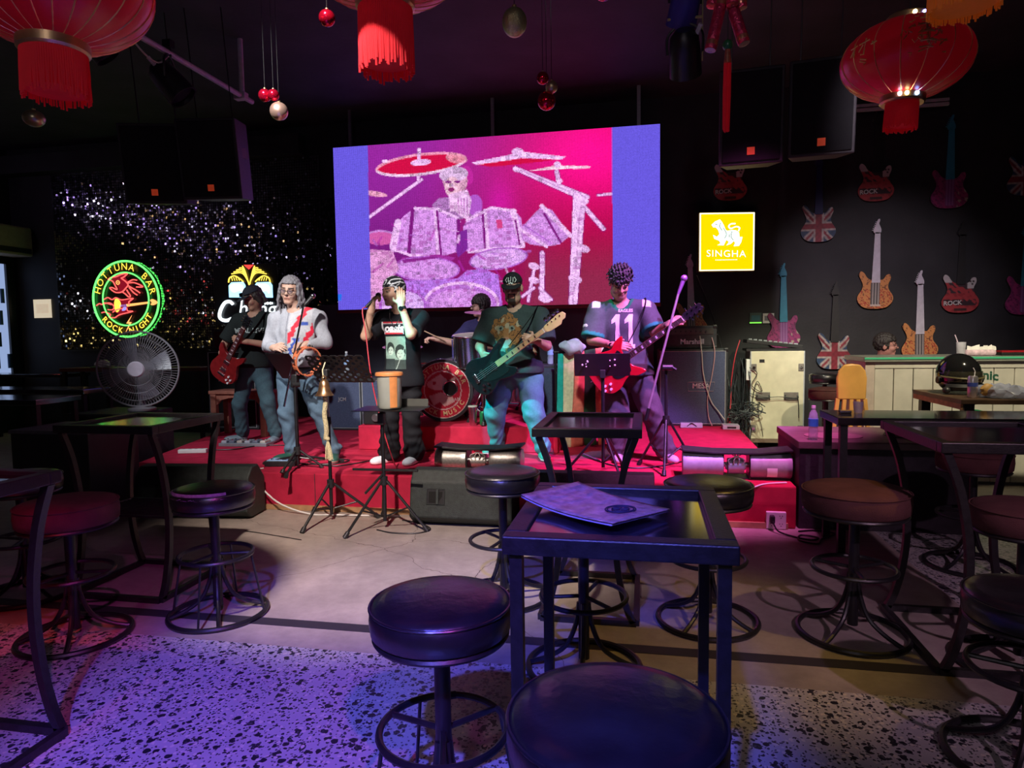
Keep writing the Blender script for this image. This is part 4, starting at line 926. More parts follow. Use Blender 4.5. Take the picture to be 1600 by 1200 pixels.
# pale equipment case with mixer on top
rk = thing('equipment_case', 'tall pale cream flight case with black handles beside the stage', 'case', (1.60, 8.92, 0))
mat('case_cream', (.62, .58, .42), .6, var=.14, scale=5)
b = B(); b.bb(-.31, .31, -.19, .30, .13, 1.22); b.build('body', 'case_cream', rk, False, .006)
b = B(); b.bb(-.33, .31, -.20, .30, .085, .13); b.build('base_edge', mat('case_brown', (.18, .12, .09), .6), rk, False)
for sx in (-1, 1):
    b = B(); b.bb(sx*.31-.006, sx*.31+.006, -.196, -.18, .13, 1.22); b.build('edge_trim', 'piping_grey', rk, False)
    for y in (-.13, .24): b = B(); b.cyl((sx*.25, y-.02, .045), (sx*.25, y+.02, .045), .043, n=16); b.box((sx*.25, y, .075), (.06, .06, .02)); b.build('castor', 'black_plastic', rk)
    for z in (.26, 1.02):
        b = B(); b.bb(sx*.275-.032, sx*.275+.032, -.200, -.190, z-.045, z+.045); lt = b.build('latch_plate', mat('latch_grey', (.22, .20, .18), .5, .4), rk, False, .004)
        b = B(); b.cyl((sx*.275, -.2005, z), (sx*.275, -.212, z), .018, n=12); b.build('latch', 'chrome', lt)
    b = B(); b.bb(sx*.165-.085, sx*.165+.085, -.198, -.19, .615, .715); hp = b.build('handle_plate', 'latch_grey', rk, False, .004)
    b = B(); b.tube(smooth_pts([(sx*.165-.07, -.2, .68), (sx*.165-.065, -.225, .645), (sx*.165+.065, -.225, .645), (sx*.165+.07, -.2, .68)], 4), .008, 6); b.build('handle', 'black_plastic', hp)
b = B(); b.bb(-.21, -.15, -.192, -.18, 1.08, 1.12); b.build('slot', 'black_plastic', rk, False)
b = B(); b.bb(-.36, -.315, -.17, -.05, .86, 1.12); b.build('junction_box', 'white_plastic', rk, False, .004)
def hang(pts, r=.005, m='black_plastic', lab='', nm='cable'): return cord(lab, pts, r, m, nm)
hang([(1.27, 8.70, 1.02), (1.36, 8.70, .95), (1.30, 8.705, .8), (1.42, 8.70, .72), (1.36, 8.70, .85), (1.31, 8.705, .62), (1.31, 8.70, .42)], .005, lab='black cable dangling in loops from the top latch of the cream case')
hang([(1.28, 8.70, .70), (1.45, 8.69, .655), (1.62, 8.69, .66), (1.78, 8.69, .645), (1.84, 8.70, .62), (1.85, 8.70, .40)], .005, lab='black cable threaded through both handles of the cream case')
hang([(1.40, 8.71, .60), (1.38, 8.71, .45), (1.42, 8.71, .30), (1.44, 8.71, .16)], .0035, lab='thin wire hanging straight down the cream case')
hang([(1.16, 8.75, 1.36), (1.10, 8.72, 1.15), (1.06, 8.72, .85), (1.05, 8.70, .55), (1.0, 8.6, .36), (.92, 8.3, .33)], .006, mat('cable_red', (.55, .03, .05), .5), 'red cable running down beside the large blue-grey cabinet')
hang([(.66, 8.49, 1.42), (.68, 8.43, 1.2), (.70, 8.42, .95), (.78, 8.42, .65), (.88, 8.42, .5), (.95, 8.40, .40)], .007, 'wire_pale', 'pale cable hanging over the front of the large cabinet')
hang([(.80, 8.49, 1.40), (.83, 8.43, 1.22), (.80, 8.42, .95), (.75, 8.42, .68), (.76, 8.42, .45), (.80, 8.38, .335)], .006, mat('cable_mauve', (.50, .30, .32), .5), 'mauve cable hanging over the corner of the large cabinet')
hang([(.66, 9.1, 2.2), (.90, 9.2, 1.6), (1.06, 9.1, .9), (1.08, 8.9, .35)], .008, 'black_plastic', 'long black cable running down the back wall')
cbun = B(); random.seed(12)
for k in range(26):
    p0 = Vector((random.uniform(1.02, 1.28), random.uniform(8.62, 8.85), random.uniform(.55, 1.15))); pts = [p0]
    for q in range(5): pts.append(pts[-1]+Vector((random.uniform(-.05, .05), random.uniform(-.03, .03), -p0.z*.17)))
    cbun.tube(smooth_pts(pts, 3), .006, 4)
for k in range(26):
    c0 = Vector((random.uniform(.98, 1.32), random.uniform(8.45, 8.75), random.uniform(.33, .48))); pts = [c0+Vector((random.uniform(-.12, .12), random.uniform(-.08, .08), random.uniform(-.0, .16))) for q in range(5)]
    cbun.tube(smooth_pts(pts, 3), .005, 4)
o = cbun.build('cable_tangle', mat('cable_dark', (.04, .05, .06), .5, var=.9, scale=3)); o['kind'] = 'stuff'; o['label'] = 'dense tangle of cables between cabinet and case'
mx = thing('mixing_desk', 'thin dark mixing console lying tilted on top of the cream case', 'mixer', (1.57, 8.92, 1.222))
b = B(); b.bb(-.33, .33, -.17, .2, .0, .03); b.build('base', 'black_plastic', mx, False)
b = B(); b.box((0, 0, .085), (.66, .34, .045), ry=R(7)); pn = b.build('panel', 'black_plastic', mx, False, .005)
for i in range(10):
    for j in range(3): b = B(); x = -.27+i*.06; b.cyl((x, -.12+j*.07, .107-x*.12), (x, -.12+j*.07, .122-x*.12), .009, n=8); b.build('knob', 'piping_grey', pn)
st = thing('stage_box', 'grey slim rack unit lying on the carpet beside the cable tangle', 'rack unit', (1.0, 8.25, .321))
b = B(); b.bb(-.1, .09, -.09, .09, 0, .05); b.build('body', 'piping_grey', st, False, .004); b = B(); b.bb(-.05, .05, -.093, -.089, .015, .035); b.build('display', 'black_plastic', st, False)
ad = thing('power_adapter', 'pale grey power block under the large cabinet', 'adapter', (.55, 8.30, .321)); b = B(); b.bb(-.13, .13, -.05, .05, 0, .06); b.build('body', 'piping_grey', ad, False, .01); b = B(); b.tube(smooth_pts([(-.05, -.05, .02), (0, -.06, .06), (.06, -.05, .02)], 5), .005, 5); b.build('handle', 'black_plastic', ad)

# ------------------------------------------------------------ bar counter
ct = thing('bar_counter', 'white boarded bar counter with a green lit edge', 'counter', (3.45, 7.25, 0))
mat('board_white', (.62, .60, .53), .55, var=.1, scale=6); mat('counter_in', (.10, .09, .08), .7)
b = B(); b.bb(-1.36, 1.4, -.28, .30, .0, 1.16); b.build('carcass', 'counter_in', ct, False)
for k in range(16):
    x0 = -1.30+k*.17; b = B(); b.bb(x0+.002, x0+.166, -.305, -.281, .03, 1.10); b.build('board', 'board_white', ct, False, .006)
b = B(); b.bb(-1.385, -1.30, -.31, .31, 0, 1.16); b.build('corner_post', mat('post_pinkish', (.55, .47, .42), .6), ct, False, .004)
b = B(); b.bb(-1.30, 1.42, -.312, -.283, 1.10, 1.16); b.build('top_rail', 'board_white', ct, False)
b = B(); b.bb(-1.40, 1.42, -.34, .33, 1.16, 1.205); b.build('counter_top', mat('counter_top', (.25, .27, .24), .35), ct, False, .004)
b = B(); b.bb(-1.40, 1.42, -.347, -.3405, 1.185, 1.203); b.build('edge_light', glow('edge_green', (.10, .55, .22), .55), ct, False)
flat_text('Organic', .115, mat('letter_green', (.02, .10, .06), .6), 'lettering', ct, lambda x, y: (x-.43, -.3065, 1.03-.35*(x-.02)**2*1.6+y), off=.004)
b = B(); b.lathe([(.17, 0), (.17, .002), (.001, .003)], 40, (-.43, -.305, .54), (0, -1, 0)); b.build('round_logo', mat('logo_green', (.01, .22, .08), .6), ct)
b = B()
for k in range(7): x = -.55+k*.04; b.tube([(x, -.3095, .50+.02*(k % 2)), (x+.015, -.3095, .56), (x+.005, -.3095, .60-.01*(k % 3))], .006, 4)
b.build('logo_marks', 'board_white', ct)
gl = thing('drinking_glass', 'clear drinking glass with a straw on the bar counter', 'glass', (2.95, 7.10, 1.206))
b = B(); b.lathe([(.001, 0), (.034, 0), (.042, .13), (.040, .13), (.032, .008), (.001, .006)], 24); b.build('tumbler', mat('glass_pale', (.8, .8, .9), .05, alpha=.4, spec=.9), gl)
b = B(); b.cyl((.012, 0, .01), (-.055, 0, .20), .005, n=8); b.build('straw', mat('straw_pink', (.75, .6, .75), .4), gl)
ts = thing('tissue_pack', 'open pack of pinkish tissues on the bar counter', 'tissues', (3.12, 7.14, 1.206))
b = B(); b.bb(-.13, .13, -.06, .06, 0, .055); b.build('pack', mat('tissue_pink', (.75, .55, .66), .7, var=.25, scale=30), ts, False, .02)
b = B()
for k in range(7): x = -.11+k*.035; b.add([(x, -.02, .05), (x+.04, -.02, .05), (x+.045, .0, .085+.01*(k % 3)), (x+.012, .01, .095-.012*(k % 2))], [(0, 1, 2, 3)])
b.build('tissue', 'white_plastic', ts)
rb = thing('serving_tray', 'flat red and black tray on the bar counter', 'tray', (3.42, 7.14, 1.206)); b = B(); b.bb(-.14, .14, -.08, .08, 0, .03); b.build('base', 'black_plastic', rb, False, .006); b = B(); b.bb(-.14, .14, -.08, .08, .03, .045); b.build('rim', mat('tray_red', (.35, .01, .02), .4), rb, False)
bx2 = thing('card_box', 'low tan cardboard box at the end of the bar counter', 'box', (3.72, 7.14, 1.206)); b = B(); b.bb(-.13, .13, -.08, .08, 0, .04); b.build('box', mat('card_tan', (.40, .28, .20), .8), bx2, False); b = B(); b.bb(-.132, .132, -.082, .082, .038, .045); b.build('lid', 'card_tan', bx2, False)

# helmet, can, plastic bag, chair
hm = thing('motorcycle_helmet', 'glossy black motorcycle helmet on the small wood-edged table', 'helmet', (2.50, 6.05, .941), R(6))
def helm(b, lo, hi, r, open_front):
    n, m_ = 40, 20
    for j in range(m_+1):
        t_ = lo+(hi-lo)*j/m_
        for i in range(n+1):
            a = open_front+(2*PI-2*open_front)*i/n-PI/2
            q = math.sin(t_); b.v.append((r*q*math.cos(a)*.92, r*q*math.sin(a)*1.12, .155+r*math.cos(t_)*(1.02 if t_ < PI/2 else .98)))
    b.f += [(j*(n+1)+i, j*(n+1)+i+1, (j+1)*(n+1)+i+1, (j+1)*(n+1)+i) for j in range(m_) for i in range(n)]
b = B(); helm(b, .001, R(84), .165, 0); b.build('shell', mat('helmet_black', (.008, .008, .009), .10, var=.05, coat=.6), hm)
b = B(); helm(b, R(84), R(146), .165, R(52)); o = b.build('lower_shell', 'helmet_black', hm); md = o.modifiers.new('t', 'SOLIDIFY'); md.thickness = .02
b = B(); b.tube([(.158*math.cos(a)*.93, .158*math.sin(a)*1.13, .06) for a in np.linspace(R(-150), R(-30), 16)], [.03]*16, 8); b.build('chin_bar', 'black_plastic', hm)
b = B(); n = 18; vs = []
for j in range(8):
    t_ = R(80+j*5.2)
    for i in range(n+1): a = R(-158+136*i/n); vs.append((.170*math.sin(t_)*math.cos(a)*.94, .170*math.sin(t_)*math.sin(a)*1.13, .155+.168*math.cos(t_)))
b.add(vs, [(j*(n+1)+i, j*(n+1)+i+1, (j+1)*(n+1)+i+1, (j+1)*(n+1)+i) for j in range(7) for i in range(n)]); b.build('visor', mat('visor_smoke', (.03, .028, .02), .06, spec=.9), hm)
b = B(); b.tube([(.174*math.cos(a)*.95, .174*math.sin(a)*1.13, .148-.02*abs(math.sin(a*1))) for a in np.linspace(R(-165), R(-15), 20)], .008, 6); b.build('visor_trim', mat('trim_olive', (.16, .14, .07), .3, .3), hm)
for sx in (-1, 1): b = B(); b.cyl((sx*.150, -.02, .11), (sx*.172, -.02, .11), .028, n=16); b.build('visor_pivot', 'black_plastic', hm)
b = B(); b.ball((-.15, -.12, .035), .035, 12, 8, (.8, 1, .8)); b.build('strap_buckle', 'black_plastic', hm)
cn = thing('soda_can', 'tall silver can with a straw beside the helmet', 'can', (2.44, 5.66, .941))
b = B(); b.lathe([(.001, 0), (.027, 0), (.034, .012), (.034, .15), (.027, .165), (.001, .163)], 28); b.build('can', mat('can_silver', (.72, .66, .74), .28, .8, var=.25, scale=20), cn)
b = B(); b.lathe([(.0345, .085), (.0345, .115)], 28); b.build('blue_band', mat('band_blue', (.05, .08, .35), .35), cn)
b = B(); b.tube(smooth_pts([(.01, 0, .16), (.012, 0, .20), (.0, 0, .225)], 4), .004, 6); b.build('straw', 'white_plastic', cn)
pg = thing('plastic_bag', 'crumpled translucent plastic bag lying beside the can', 'bag', (2.66, 5.66, .941))
b = B(); b.ball((0, 0, .05), .12, 32, 18, (1.5, .9, .62)); rng = np.random.default_rng(21); ph = rng.uniform(0, 6, 9)
b.v = [(x+.014*math.sin(y*70+ph[0])+.01*math.sin(z*90+ph[1]), y+.012*math.sin(x*60+ph[2]), max(.001, z*(.8-.9*(x+.02))+.016*math.sin(x*55+ph[3])*math.cos(y*60+ph[4]))) for x, y, z in b.v]
b.build('bag', mat('bag_film', (.42, .45, .60), .22, alpha=.6, spec=.8), pg)
b = B(); b.ball((-.13, -.02, .06), .045, 14, 9, (1, .7, 1.1)); b.v = [(x+.006*math.sin(z*150), y, max(.001, z)) for x, y, z in b.v]; b.build('snack', mat('snack_amber', (.50, .28, .08), .5), pg)
ch = thing('wooden_chair', 'pale varnished wooden chair with a rounded solid back and slats', 'chair', (1.885, 6.72, 0))
mat('chair_wood', (.72, .38, .10), .35, var=.12, scale=6)
out = [(-.125, .82), (-.13, 1.02), (-.115, 1.09), (-.07, 1.145), (0, 1.155), (.07, 1.145), (.115, 1.09), (.13, 1.02), (.125, .82)]
b = B(); b.prism(out, -.02, .02); b.build('backrest', 'chair_wood', ch, True, .012)
for k in range(5): x = -.13+k*.065; b = B(); b.tube([(x*.9, 0, .83), (x*1.25, -.01, .42)], .017, sq=True); b.build('slat', 'chair_wood', ch, False, .003)
b = B(); b.bb(-.2, .2, -.02, .36, .40, .44); b.build('seat', 'chair_wood', ch, False, .01)
for sx in (-1, 1):
    for y in (0, .33): b = B(); b.tube([(sx*.17, y, .40), (sx*.19, y, .003)], .02, sq=True); b.build('leg', 'chair_wood', ch, False)
ck = thing('small_cup', 'small clear cup and lighter on the corner of the long counter table', 'cup', (1.42, 4.90, .906)); b = B(); b.lathe([(.001, 0), (.025, 0), (.033, .075), (.031, .075), (.023, .006), (.001, .005)], 20); b.build('cup', 'glass_pale', ck); b = B(); b.bb(-.12, -.05, -.04, .02, 0, .018); b.build('lighter', 'chrome', ck, False, .004)

# ------------------------------------------------------------ lit signs
def wtube(b, pts, X, Z, y, r, n=6, closed=False, sm=4):
    P = [(X(p[0], p[1]), y, Z(p[0], p[1])) for p in pts]
    b.tube(smooth_pts(P, sm, closed) if sm else P, r, n, closed=closed)
ns = thing('neon_sign', 'round green neon sign with a red fish and a flaming guitar', 'neon sign', (-8.02, 9.28, 2.12))
KX, KZ = .60/410, .60/455
fX = lambda x, y: (x-600)*KX; fZ = lambda x, y: -(y-630)*KZ-(x-600)*KX*.04
green = glow('neon_green', (.10, 1., .12), 2.2); yel = glow('neon_yellow', (1., .62, .06), 1.5); redn = glow('neon_red', (1., .10, .09), 1.5); redf = glow('neon_red_fill', (.42, .01, .03), .5); orn = glow('neon_orange', (1., .36, .10), 1.5); bln = glow('neon_blue', (.35, .30, .9), 1.)
b = B(); b.lathe([(.001, .0), (.60, 0), (.60, .03), (.001, .03)], 64, (0, .03, 0), (0, 1, 0)); b.build('backing', mat('sign_black', (.008, .009, .014), .3), ns, False)
b = B(); b.ring((0, 0, 0), .592, .015, 72, 8, (0, 1, 0)); b.build('outer_ring', green, ns)
b = B(); b.ring((0, 0, 0), .415, .011, 64, 8, (0, 1, 0)); b.build('inner_ring', green, ns)
arc_text('HOTTUNA BAR', .503, R(88), .155, yel, ns, 'lettering', lambda x, y: (x, -.012, y), off=.0, step=.262)
arc_text('ROCK', .503, R(-122), .13, yel, ns, 'lettering', lambda x, y: (x, -.012, y), outward=False, step=.22)
arc_text('NIGHT', .503, R(-57), .13, yel, ns, 'lettering', lambda x, y: (x, -.012, y), outward=False, step=.20)
def plate(pts, m, name, y, par, X=fX, Z=fZ, th=.006, sm=3):
    P = sm2([(X(*p), Z(*p)) for p in pts], sm) if sm else [(X(*p), Z(*p)) for p in pts]
    b = B(); b.prism(P, y, y+th); return b.build(name, m, par, False)
plate([(440,380),(520,330),(640,325),(600,370),(640,430),(620,490),(560,550),(480,540),(520,520),(480,440)], redf, 'fish_body', .012, ns)
b = B()
for p in ([(395,400),(430,380),(500,365),(560,340),(640,325),(590,370),(560,380)], [(560,385),(610,420),(640,460),(610,500),(560,545),(490,555),(440,530),(410,500)], [(410,500),(440,495),(500,520),(480,470),(450,420),(395,400)], [(640,430),(700,400),(750,405)], [(640,440),(720,435),(820,480),(740,485)], [(650,480),(730,520),(780,555)], [(650,490),(700,550),(745,580)], [(640,470),(690,500)], [(570,550),(600,570),(640,605),(660,590),(630,540),(620,520)]): wtube(b, p, fX, fZ, 0, .010)
b.build('fish_outline', redn, ns)
b = B(); b.ring((fX(515,435), 0, fZ(515,435)), .03, .007, 20, 6, (0, 1, 0)); b.ball((fX(515,435), 0, fZ(515,435)), .009, 8, 6); b.build('fish_eye', orn, ns)
plate([(480,640),(560,630),(650,640),(690,620),(640,680),(640,710),(610,740),(620,780),(670,780),(600,800),(500,810),(440,770),(430,690)], redf, 'guitar_body', .012, ns)
b = B()
for p in ([(330,640),(380,615),(430,640),(480,615),(540,640),(620,630),(695,620),(640,660),(640,700)], [(230,715),(270,690),(300,700),(340,680),(420,700)], [(330,690),(400,680),(450,720),(430,760),(370,760)], [(290,800),(340,790),(400,820),(380,850),(450,855),(490,830),(540,810),(680,775),(620,770),(605,735)], [(430,790),(480,760),(560,740)]): wtube(b, p, fX, fZ, 0, .009)
b.build('flames', redn, ns)
plate([(460,640),(500,630),(530,680),(520,740),(480,790),(450,740)], yel, 'flame_core', .006, ns)
plate([(600,690),(880,655),(885,675),(610,720)], orn, 'guitar_neck', .004, ns, sm=0)
plate([(895,640),(930,625),(985,662),(935,695),(900,690),(915,665)], orn, 'headstock', .004, ns)
plate([(560,730),(600,725),(590,760),(545,770)], bln, 'pickup', .002, ns)
b = B()
for k in range(5): wtube(b, [(530+k*18, 700-k*2), (530+k*18, 725-k*2)], fX, fZ, -.002, .004, sm=0)
b.build('strings', bln, ns)
plate([(665,820),(590,920),(625,925),(565,1045),(655,905),(620,900)], orn, 'lightning_bolt', .0, ns, sm=0)

cg_ = thing('neon_sign', 'glowing white lettered sign with blue panels under a yellow fountain crest', 'neon sign', (-5.86, 9.28, 2.15))
gX = lambda x, y: (x-490)/6.667*.0108; gZ = lambda x, y: -(y-330)/6.667*.0098-(x-490)/6.667*.0108*.03
blu = glow('sign_blue', (.30, .68, 1.), 1.9); whi = glow('sign_white', (.85, .95, 1.), 1.6); yl2 = glow('sign_yellow', (1., .68, .08), 1.6); rd2 = glow('sign_red', (1., .05, .04), 1.4)
for i, (x0, x1) in enumerate(((266, 440), (530, 716))):
    plate([(x0, 250), (x0+30, 215), (x1-20, 210), (x1, 245), (x1, 370), (x0, 370)], blu, 'elephant_panel', .02, cg_, gX, gZ, sm=0)
    s_ = 1 if i == 0 else -1; cx = (x0+x1)/2
    plate([(cx-70, 250), (cx-20, 230), (cx+40, 235), (cx+70, 270), (cx+60, 330), (cx+30, 300), (cx-30, 320), (cx-60, 300)], whi, 'elephant', .012, cg_, gX, gZ)
    plate([(cx+s_*20, 330), (cx+s_*55, 320), (cx+s_*60, 368), (cx+s_*25, 368)], 'sign_black', 'leg_gap', .010, cg_, gX, gZ, sm=0)
for k in range(5):
    for sx in (-1, 1):
        b = B(); wtube(b, [(490+sx*3, 245-k*2), (490+sx*(22+k*4), 185-k*20), (490+sx*(75+k*4-8*k), 120-k*16), (490+sx*(180-22*k-k*k*2), 130-k*20)], gX, gZ, 0, .0085)
        b.build('crest_curve', yl2, cg_)
for sx in (-1, 1):
    b = B(); wtube(b, [(490+sx*215, 218), (490+sx*200, 170), (490+sx*150, 150), (490+sx*95, 180), (490+sx*62, 210)], gX, gZ, 0, .010); b.build('crest_curve', yl2, cg_)
    for q in range(4): b = B(); wtube(b, [(490+sx*(100+q*24), 200), (490+sx*(115+q*22), 165)], gX, gZ, 0, .006, sm=0); b.build('crest_dash', yl2, cg_)
plate([(440, 38), (540, 38), (490, 85)], rd2, 'crest_tip', 0, cg_, gX, gZ, sm=0)
b = B(); wtube(b, [(310,440),(280,415),(230,425),(185,490),(165,560),(185,600),(240,610),(290,590)], gX, gZ, 0, .026, 8); b.build('letter_c', whi, cg_)
flat_text('hang', .36, whi, 'lettering', cg_, lambda x, y: (x*.95+.10, .0, y-.24-x*.03), off=.0, shear=.2)
b = B()
for k in range(9): x = gX(640, 0)+k*.016; b.box((x, .0, gZ(640, 430)), (.009, .006, .03 if k % 3 else .045))
b.build('small_lettering', whi, cg_)
b = B(); b.bb(-.62, .45, .028, .05, -.46, .44); b.build('backing', 'sign_black', cg_, False)
# faint vertical tubes of the light frame behind the sign

sg = thing('light_box', 'square yellow illuminated sign box with a white lion emblem', 'sign', mw=Matrix.Identity(4))
pL, pR = Vector((.705, 9.12, 0)), Vector((1.385, 9.26, 0)); ex = (pR-pL).normalized(); wB = (pR-pL).length; zb0, zb1 = 2.265, 2.99
ny = Vector((ex.y, -ex.x, 0))   # outward, toward the room
sg.matrix_world = Matrix(((ex.x, -ny.x, 0, (pL.x+pR.x)/2), (ex.y, -ny.y, 0, (pL.y+pR.y)/2), (0, 0, 1, zb0), (0, 0, 0, 1)))
hB = zb1-zb0
b = B(); b.bb(-wB/2-.02, wB/2+.02, .008, .11, -.02, hB+.02); b.build('case', mat('case_bronze', (.16, .09, .05), .4, .3), sg, False, .004)
b = B(); b.bb(-wB/2, wB/2, 0, .01, 0, hB); b.build('yellow_panel', glow('box_yellow', (1., .66, .0), .95), sg, False)
b = B(); b.tube([(-wB/2, -.004, 0), (wB/2, -.004, 0), (wB/2, -.004, hB), (-wB/2, -.004, hB)], .012, 6, closed=True); b.build('light_edge', glow('box_edge', (1., .93, .55), 1.7), sg)
b = B(); b.bb(-.04, .04, .11, .2, hB*.45, hB*.55); b.build('wall_bracket', 'black_metal', sg, False)
lX = lambda x, y: (x-660)/845*wB; lZ = lambda x, y: hB*(1-((y-150)+(x-660)*.09)/880)
emb = glow('box_emblem', (.80, 1., .95), 1.25)
plate([(415,345),(470,290),(545,250),(580,290),(610,340),(635,400),(660,420),(740,400),(800,400),(850,430),(860,500),(905,495),(885,580),(850,640),(765,650),(790,600),(770,570),(720,620),(650,650),(690,590),(650,560),(610,650),(505,655),(560,620),(530,580),(460,560),(440,500),(500,525),(540,480),(520,420),(480,380),(440,385)], emb, 'lion', -.006, sg, lX, lZ, sm=0)
b = B(); wtube(b, [(840,410),(855,360),(800,345),(720,380),(685,350),(720,310),(790,300)], lX, lZ, -.006, .010); b.build('lion_tail', emb, sg)
b = B()
for p in ([(560,300),(540,360),(580,420)], [(600,380),(650,470),(620,540)], [(740,420),(720,500),(760,560)], [(470,330),(510,340)], [(700,470),(690,520)]): wtube(b, p, lX, lZ, -.0075, .004)
b.build('lion_lines', mat('lion_line', (.5, .6, .3), .5), sg)
flat_text('SINGHA', .122, emb, 'lettering', sg, lambda x, y: (x*1.08-.01, -.006, y+hB*.285-x*.03), off=.0, space=1.12)
b = B()
for k in range(14): b.bb(-.15+k*.021, -.138+k*.021, -.006, -.003, hB*.175, hB*.175+.008)
b.build('small_lettering', emb, sg, False)

# ------------------------------------------------------------ painted guitar cut-outs on the back wall
GB = sm2([(0,0),(-.13,.018),(-.20,.085),(-.207,.16),(-.160,.245),(-.150,.31),(-.178,.38),(-.200,.435),(-.175,.475),(-.135,.45),(-.10,.395),(-.05,.365),(.05,.365),(.09,.375),(.125,.425),(.165,.43),(.176,.38),(.15,.31),(.156,.245),(.207,.16),(.20,.085),(.13,.018)], 4)
def noise2(X, Z, s, seed=0): 
    r = np.random.default_rng(seed); o = np.zeros(X.shape)
    for k in range(9): a, b_, c_ = r.uniform(-1, 1, 3); o += np.sin(X*s*a*2+Z*s*b_*2+c_*9)
    return o/9
def col_union(X, Z):
    x, z = X, Z-.20; c = np.tile((.035, .075, .16), (len(X), 1)).astype(float)
    d1 = np.abs(z-x*1.15)/1.52; d2 = np.abs(z+x*1.15)/1.52
    c[(d1 < .038) | (d2 < .038)] = (.52, .46, .42); c[(d1 < .014) | (d2 < .014)] = (.30, .03, .05)
    c[(np.abs(x) < .062) | (np.abs(z) < .055)] = (.52, .46, .42); c[(np.abs(x) < .04) | (np.abs(z) < .032)] = (.30, .03, .05)
    c *= (.8+.5*np.clip(noise2(X, Z, 60), -.6, .6))[:, None]; return np.clip(c, 0, 1)
def col_orange(X, Z):
    c = np.tile((.62, .26, .085), (len(X), 1)).astype(float); n = noise2(X, Z, 45, 3)
    c[(np.abs(n) < .035)] = (.10, .03, .03); lo = Z < .25; c[lo & (np.abs(noise2(X, Z, 70, 5)) < .07)] = (.42, .03, .03)
    st = (np.abs(X) < .052) & (Z > .045) & (Z < .33); c[st] = (.10, .09, .09); c[st & (np.mod(X*1000, 17) < 5)] = (.5, .45, .42); c[(np.abs(X) < .06) & (Z > .03) & (Z < .05)] = (.6, .5, .45)
    return c
def col_rock(X, Z):
    c = np.tile((.38, .045, .05), (len(X), 1)).astype(float); n = noise2(X, Z, 55, 8)
    c[(n > .12)] = (.28, .03, .035); c[(Z > .24) & (n > 0)] = (.05, .03, .035)
    c[(Z > .37) & (X < -.1)] = (.50, .46, .45); c[(Z > .30) & (X > .07)] = (.48, .45, .44)
    for ex_, ez_ in ((.11, .385), (.145, .385), (.128, .35)): c[(X-ex_)**2+(Z-ez_)**2 < .00014] = (.03, .02, .02)
    c[(Z > .085) & (Z < .16) & (np.abs(X) < .19) & (n > -.12)] = (.04, .02, .025); c[(np.abs(X) < .07) & (Z > .025) & (Z < .05)] = (.05, .02, .02)
    return c
def col_plum(X, Z):
    c = np.tile((.34, .035, .16), (len(X), 1)).astype(float); n = noise2(X, Z, 60, 11)
    c[n > .12] = (.22, .03, .13); c[(noise2(X, Z, 50, 13) > .22) & (X > .03)] = (.45, .40, .30); c[np.abs(n) < .04] = (.10, .01, .06)
    st = (np.abs(X) < .05) & (Z > .03) & (Z < .36); c[st] = (.22, .06, .22); c[st & (np.mod(X*1000, 17) < 5)] = (.34, .14, .34); return c
mat('neck_white', (.62, .60, .66), .5); mat('neck_teal', (.03, .26, .36), .5); mat('neck_navy', (.015, .02, .10), .5); mat('neck_black', (.018, .018, .018), .5); mat('peg_pale', (.6, .58, .62), .4)
KIND = {'union': (col_union, 'union jack painted'), 'orange': (col_orange, 'orange'), 'rock': (col_rock, 'red skull-printed'), 'plum': (col_plum, 'plum flowered')}
gproto = {}
def wall_guitar(label, x, z, kind, neck, s=1., rot=0.):
    t = thing('wall_guitar', label, 'guitar cutout', (x, 9.355, z), 0, 'painted guitar cutouts on the back wall'); t.rotation_euler = (0, rot, 0); t.scale = (s, 1, s)
    if kind in gproto: 
        o = gproto[kind].copy(); COL.objects.link(o); o.parent = t
    else: gproto[kind] = o = sheet('guitar_body', GB, .035, .011, KIND[kind][0], 'printed', t)
    if kind == 'rock': flat_text('ROCK', .075, mat('letter_grey', (.55, .52, .50), .6), 'lettering', o, lambda a, c: (a-.085, -.002, c+.12+a*.05), off=.002)
    nm = 'neck_'+neck
    b = B(); b.prism([(-.050, .35 if kind != 'orange' else .33), (.050, .35 if kind != 'orange' else .33), (.032, .96), (-.030, .96)], -.012, .0); nk = b.build('neck', nm, t, False)
    b = B(); b.prism(sm2([(-.034, .95), (-.048, .99), (-.030, 1.03), (-.012, 1.09), (.004, 1.125), (.022, 1.125), (.022, 1.10), (.014, 1.07), (.030, 1.03), (.042, .99), (.032, .95)], 3), -.012, .0); hs = b.build('headstock', nm, t, False)
    for k in range(6): b = B(); b.cyl((-.046+k*.008, -.006, .985+k*.021), (-.066+k*.008, -.006, .990+k*.021), .006, n=6); b.build('tuning_peg', nm if neck != 'white' else 'peg_pale', hs)
    return t
wall_guitar('red skull-printed guitar cutout partly behind the ceiling speakers', 1.10, 3.18, 'rock', 'black')
wall_guitar('union jack guitar cutout with a navy neck below the ceiling speakers', 2.19, 2.60, 'union', 'navy')
wall_guitar('red skull-printed guitar cutout under the white ceiling rail', 2.86, 3.08, 'rock', 'black')
wall_guitar('plum guitar cutout with a dim teal neck reaching the ceiling rail', 3.70, 2.95, 'plum', 'teal')
wall_guitar('union jack guitar cutout furthest along the wall above the plum one', 4.54, 3.06, 'union', 'navy')
wall_guitar('orange guitar cutout with a pale neck hanging in the wall\'s middle', 2.88, 1.73, 'orange', 'white', 1., R(.6))
wall_guitar('orange guitar cutout with a pale neck right behind the bar counter', 3.42, 1.07, 'orange', 'white', 1., R(-1.2))
wall_guitar('red skull-printed guitar cutout above the tissue pack', 3.86, 1.66, 'rock', 'black')
wall_guitar('magenta plum guitar cutout with a teal neck above the mixing console', 1.79, 1.24, 'plum', 'teal', .98, R(-1))
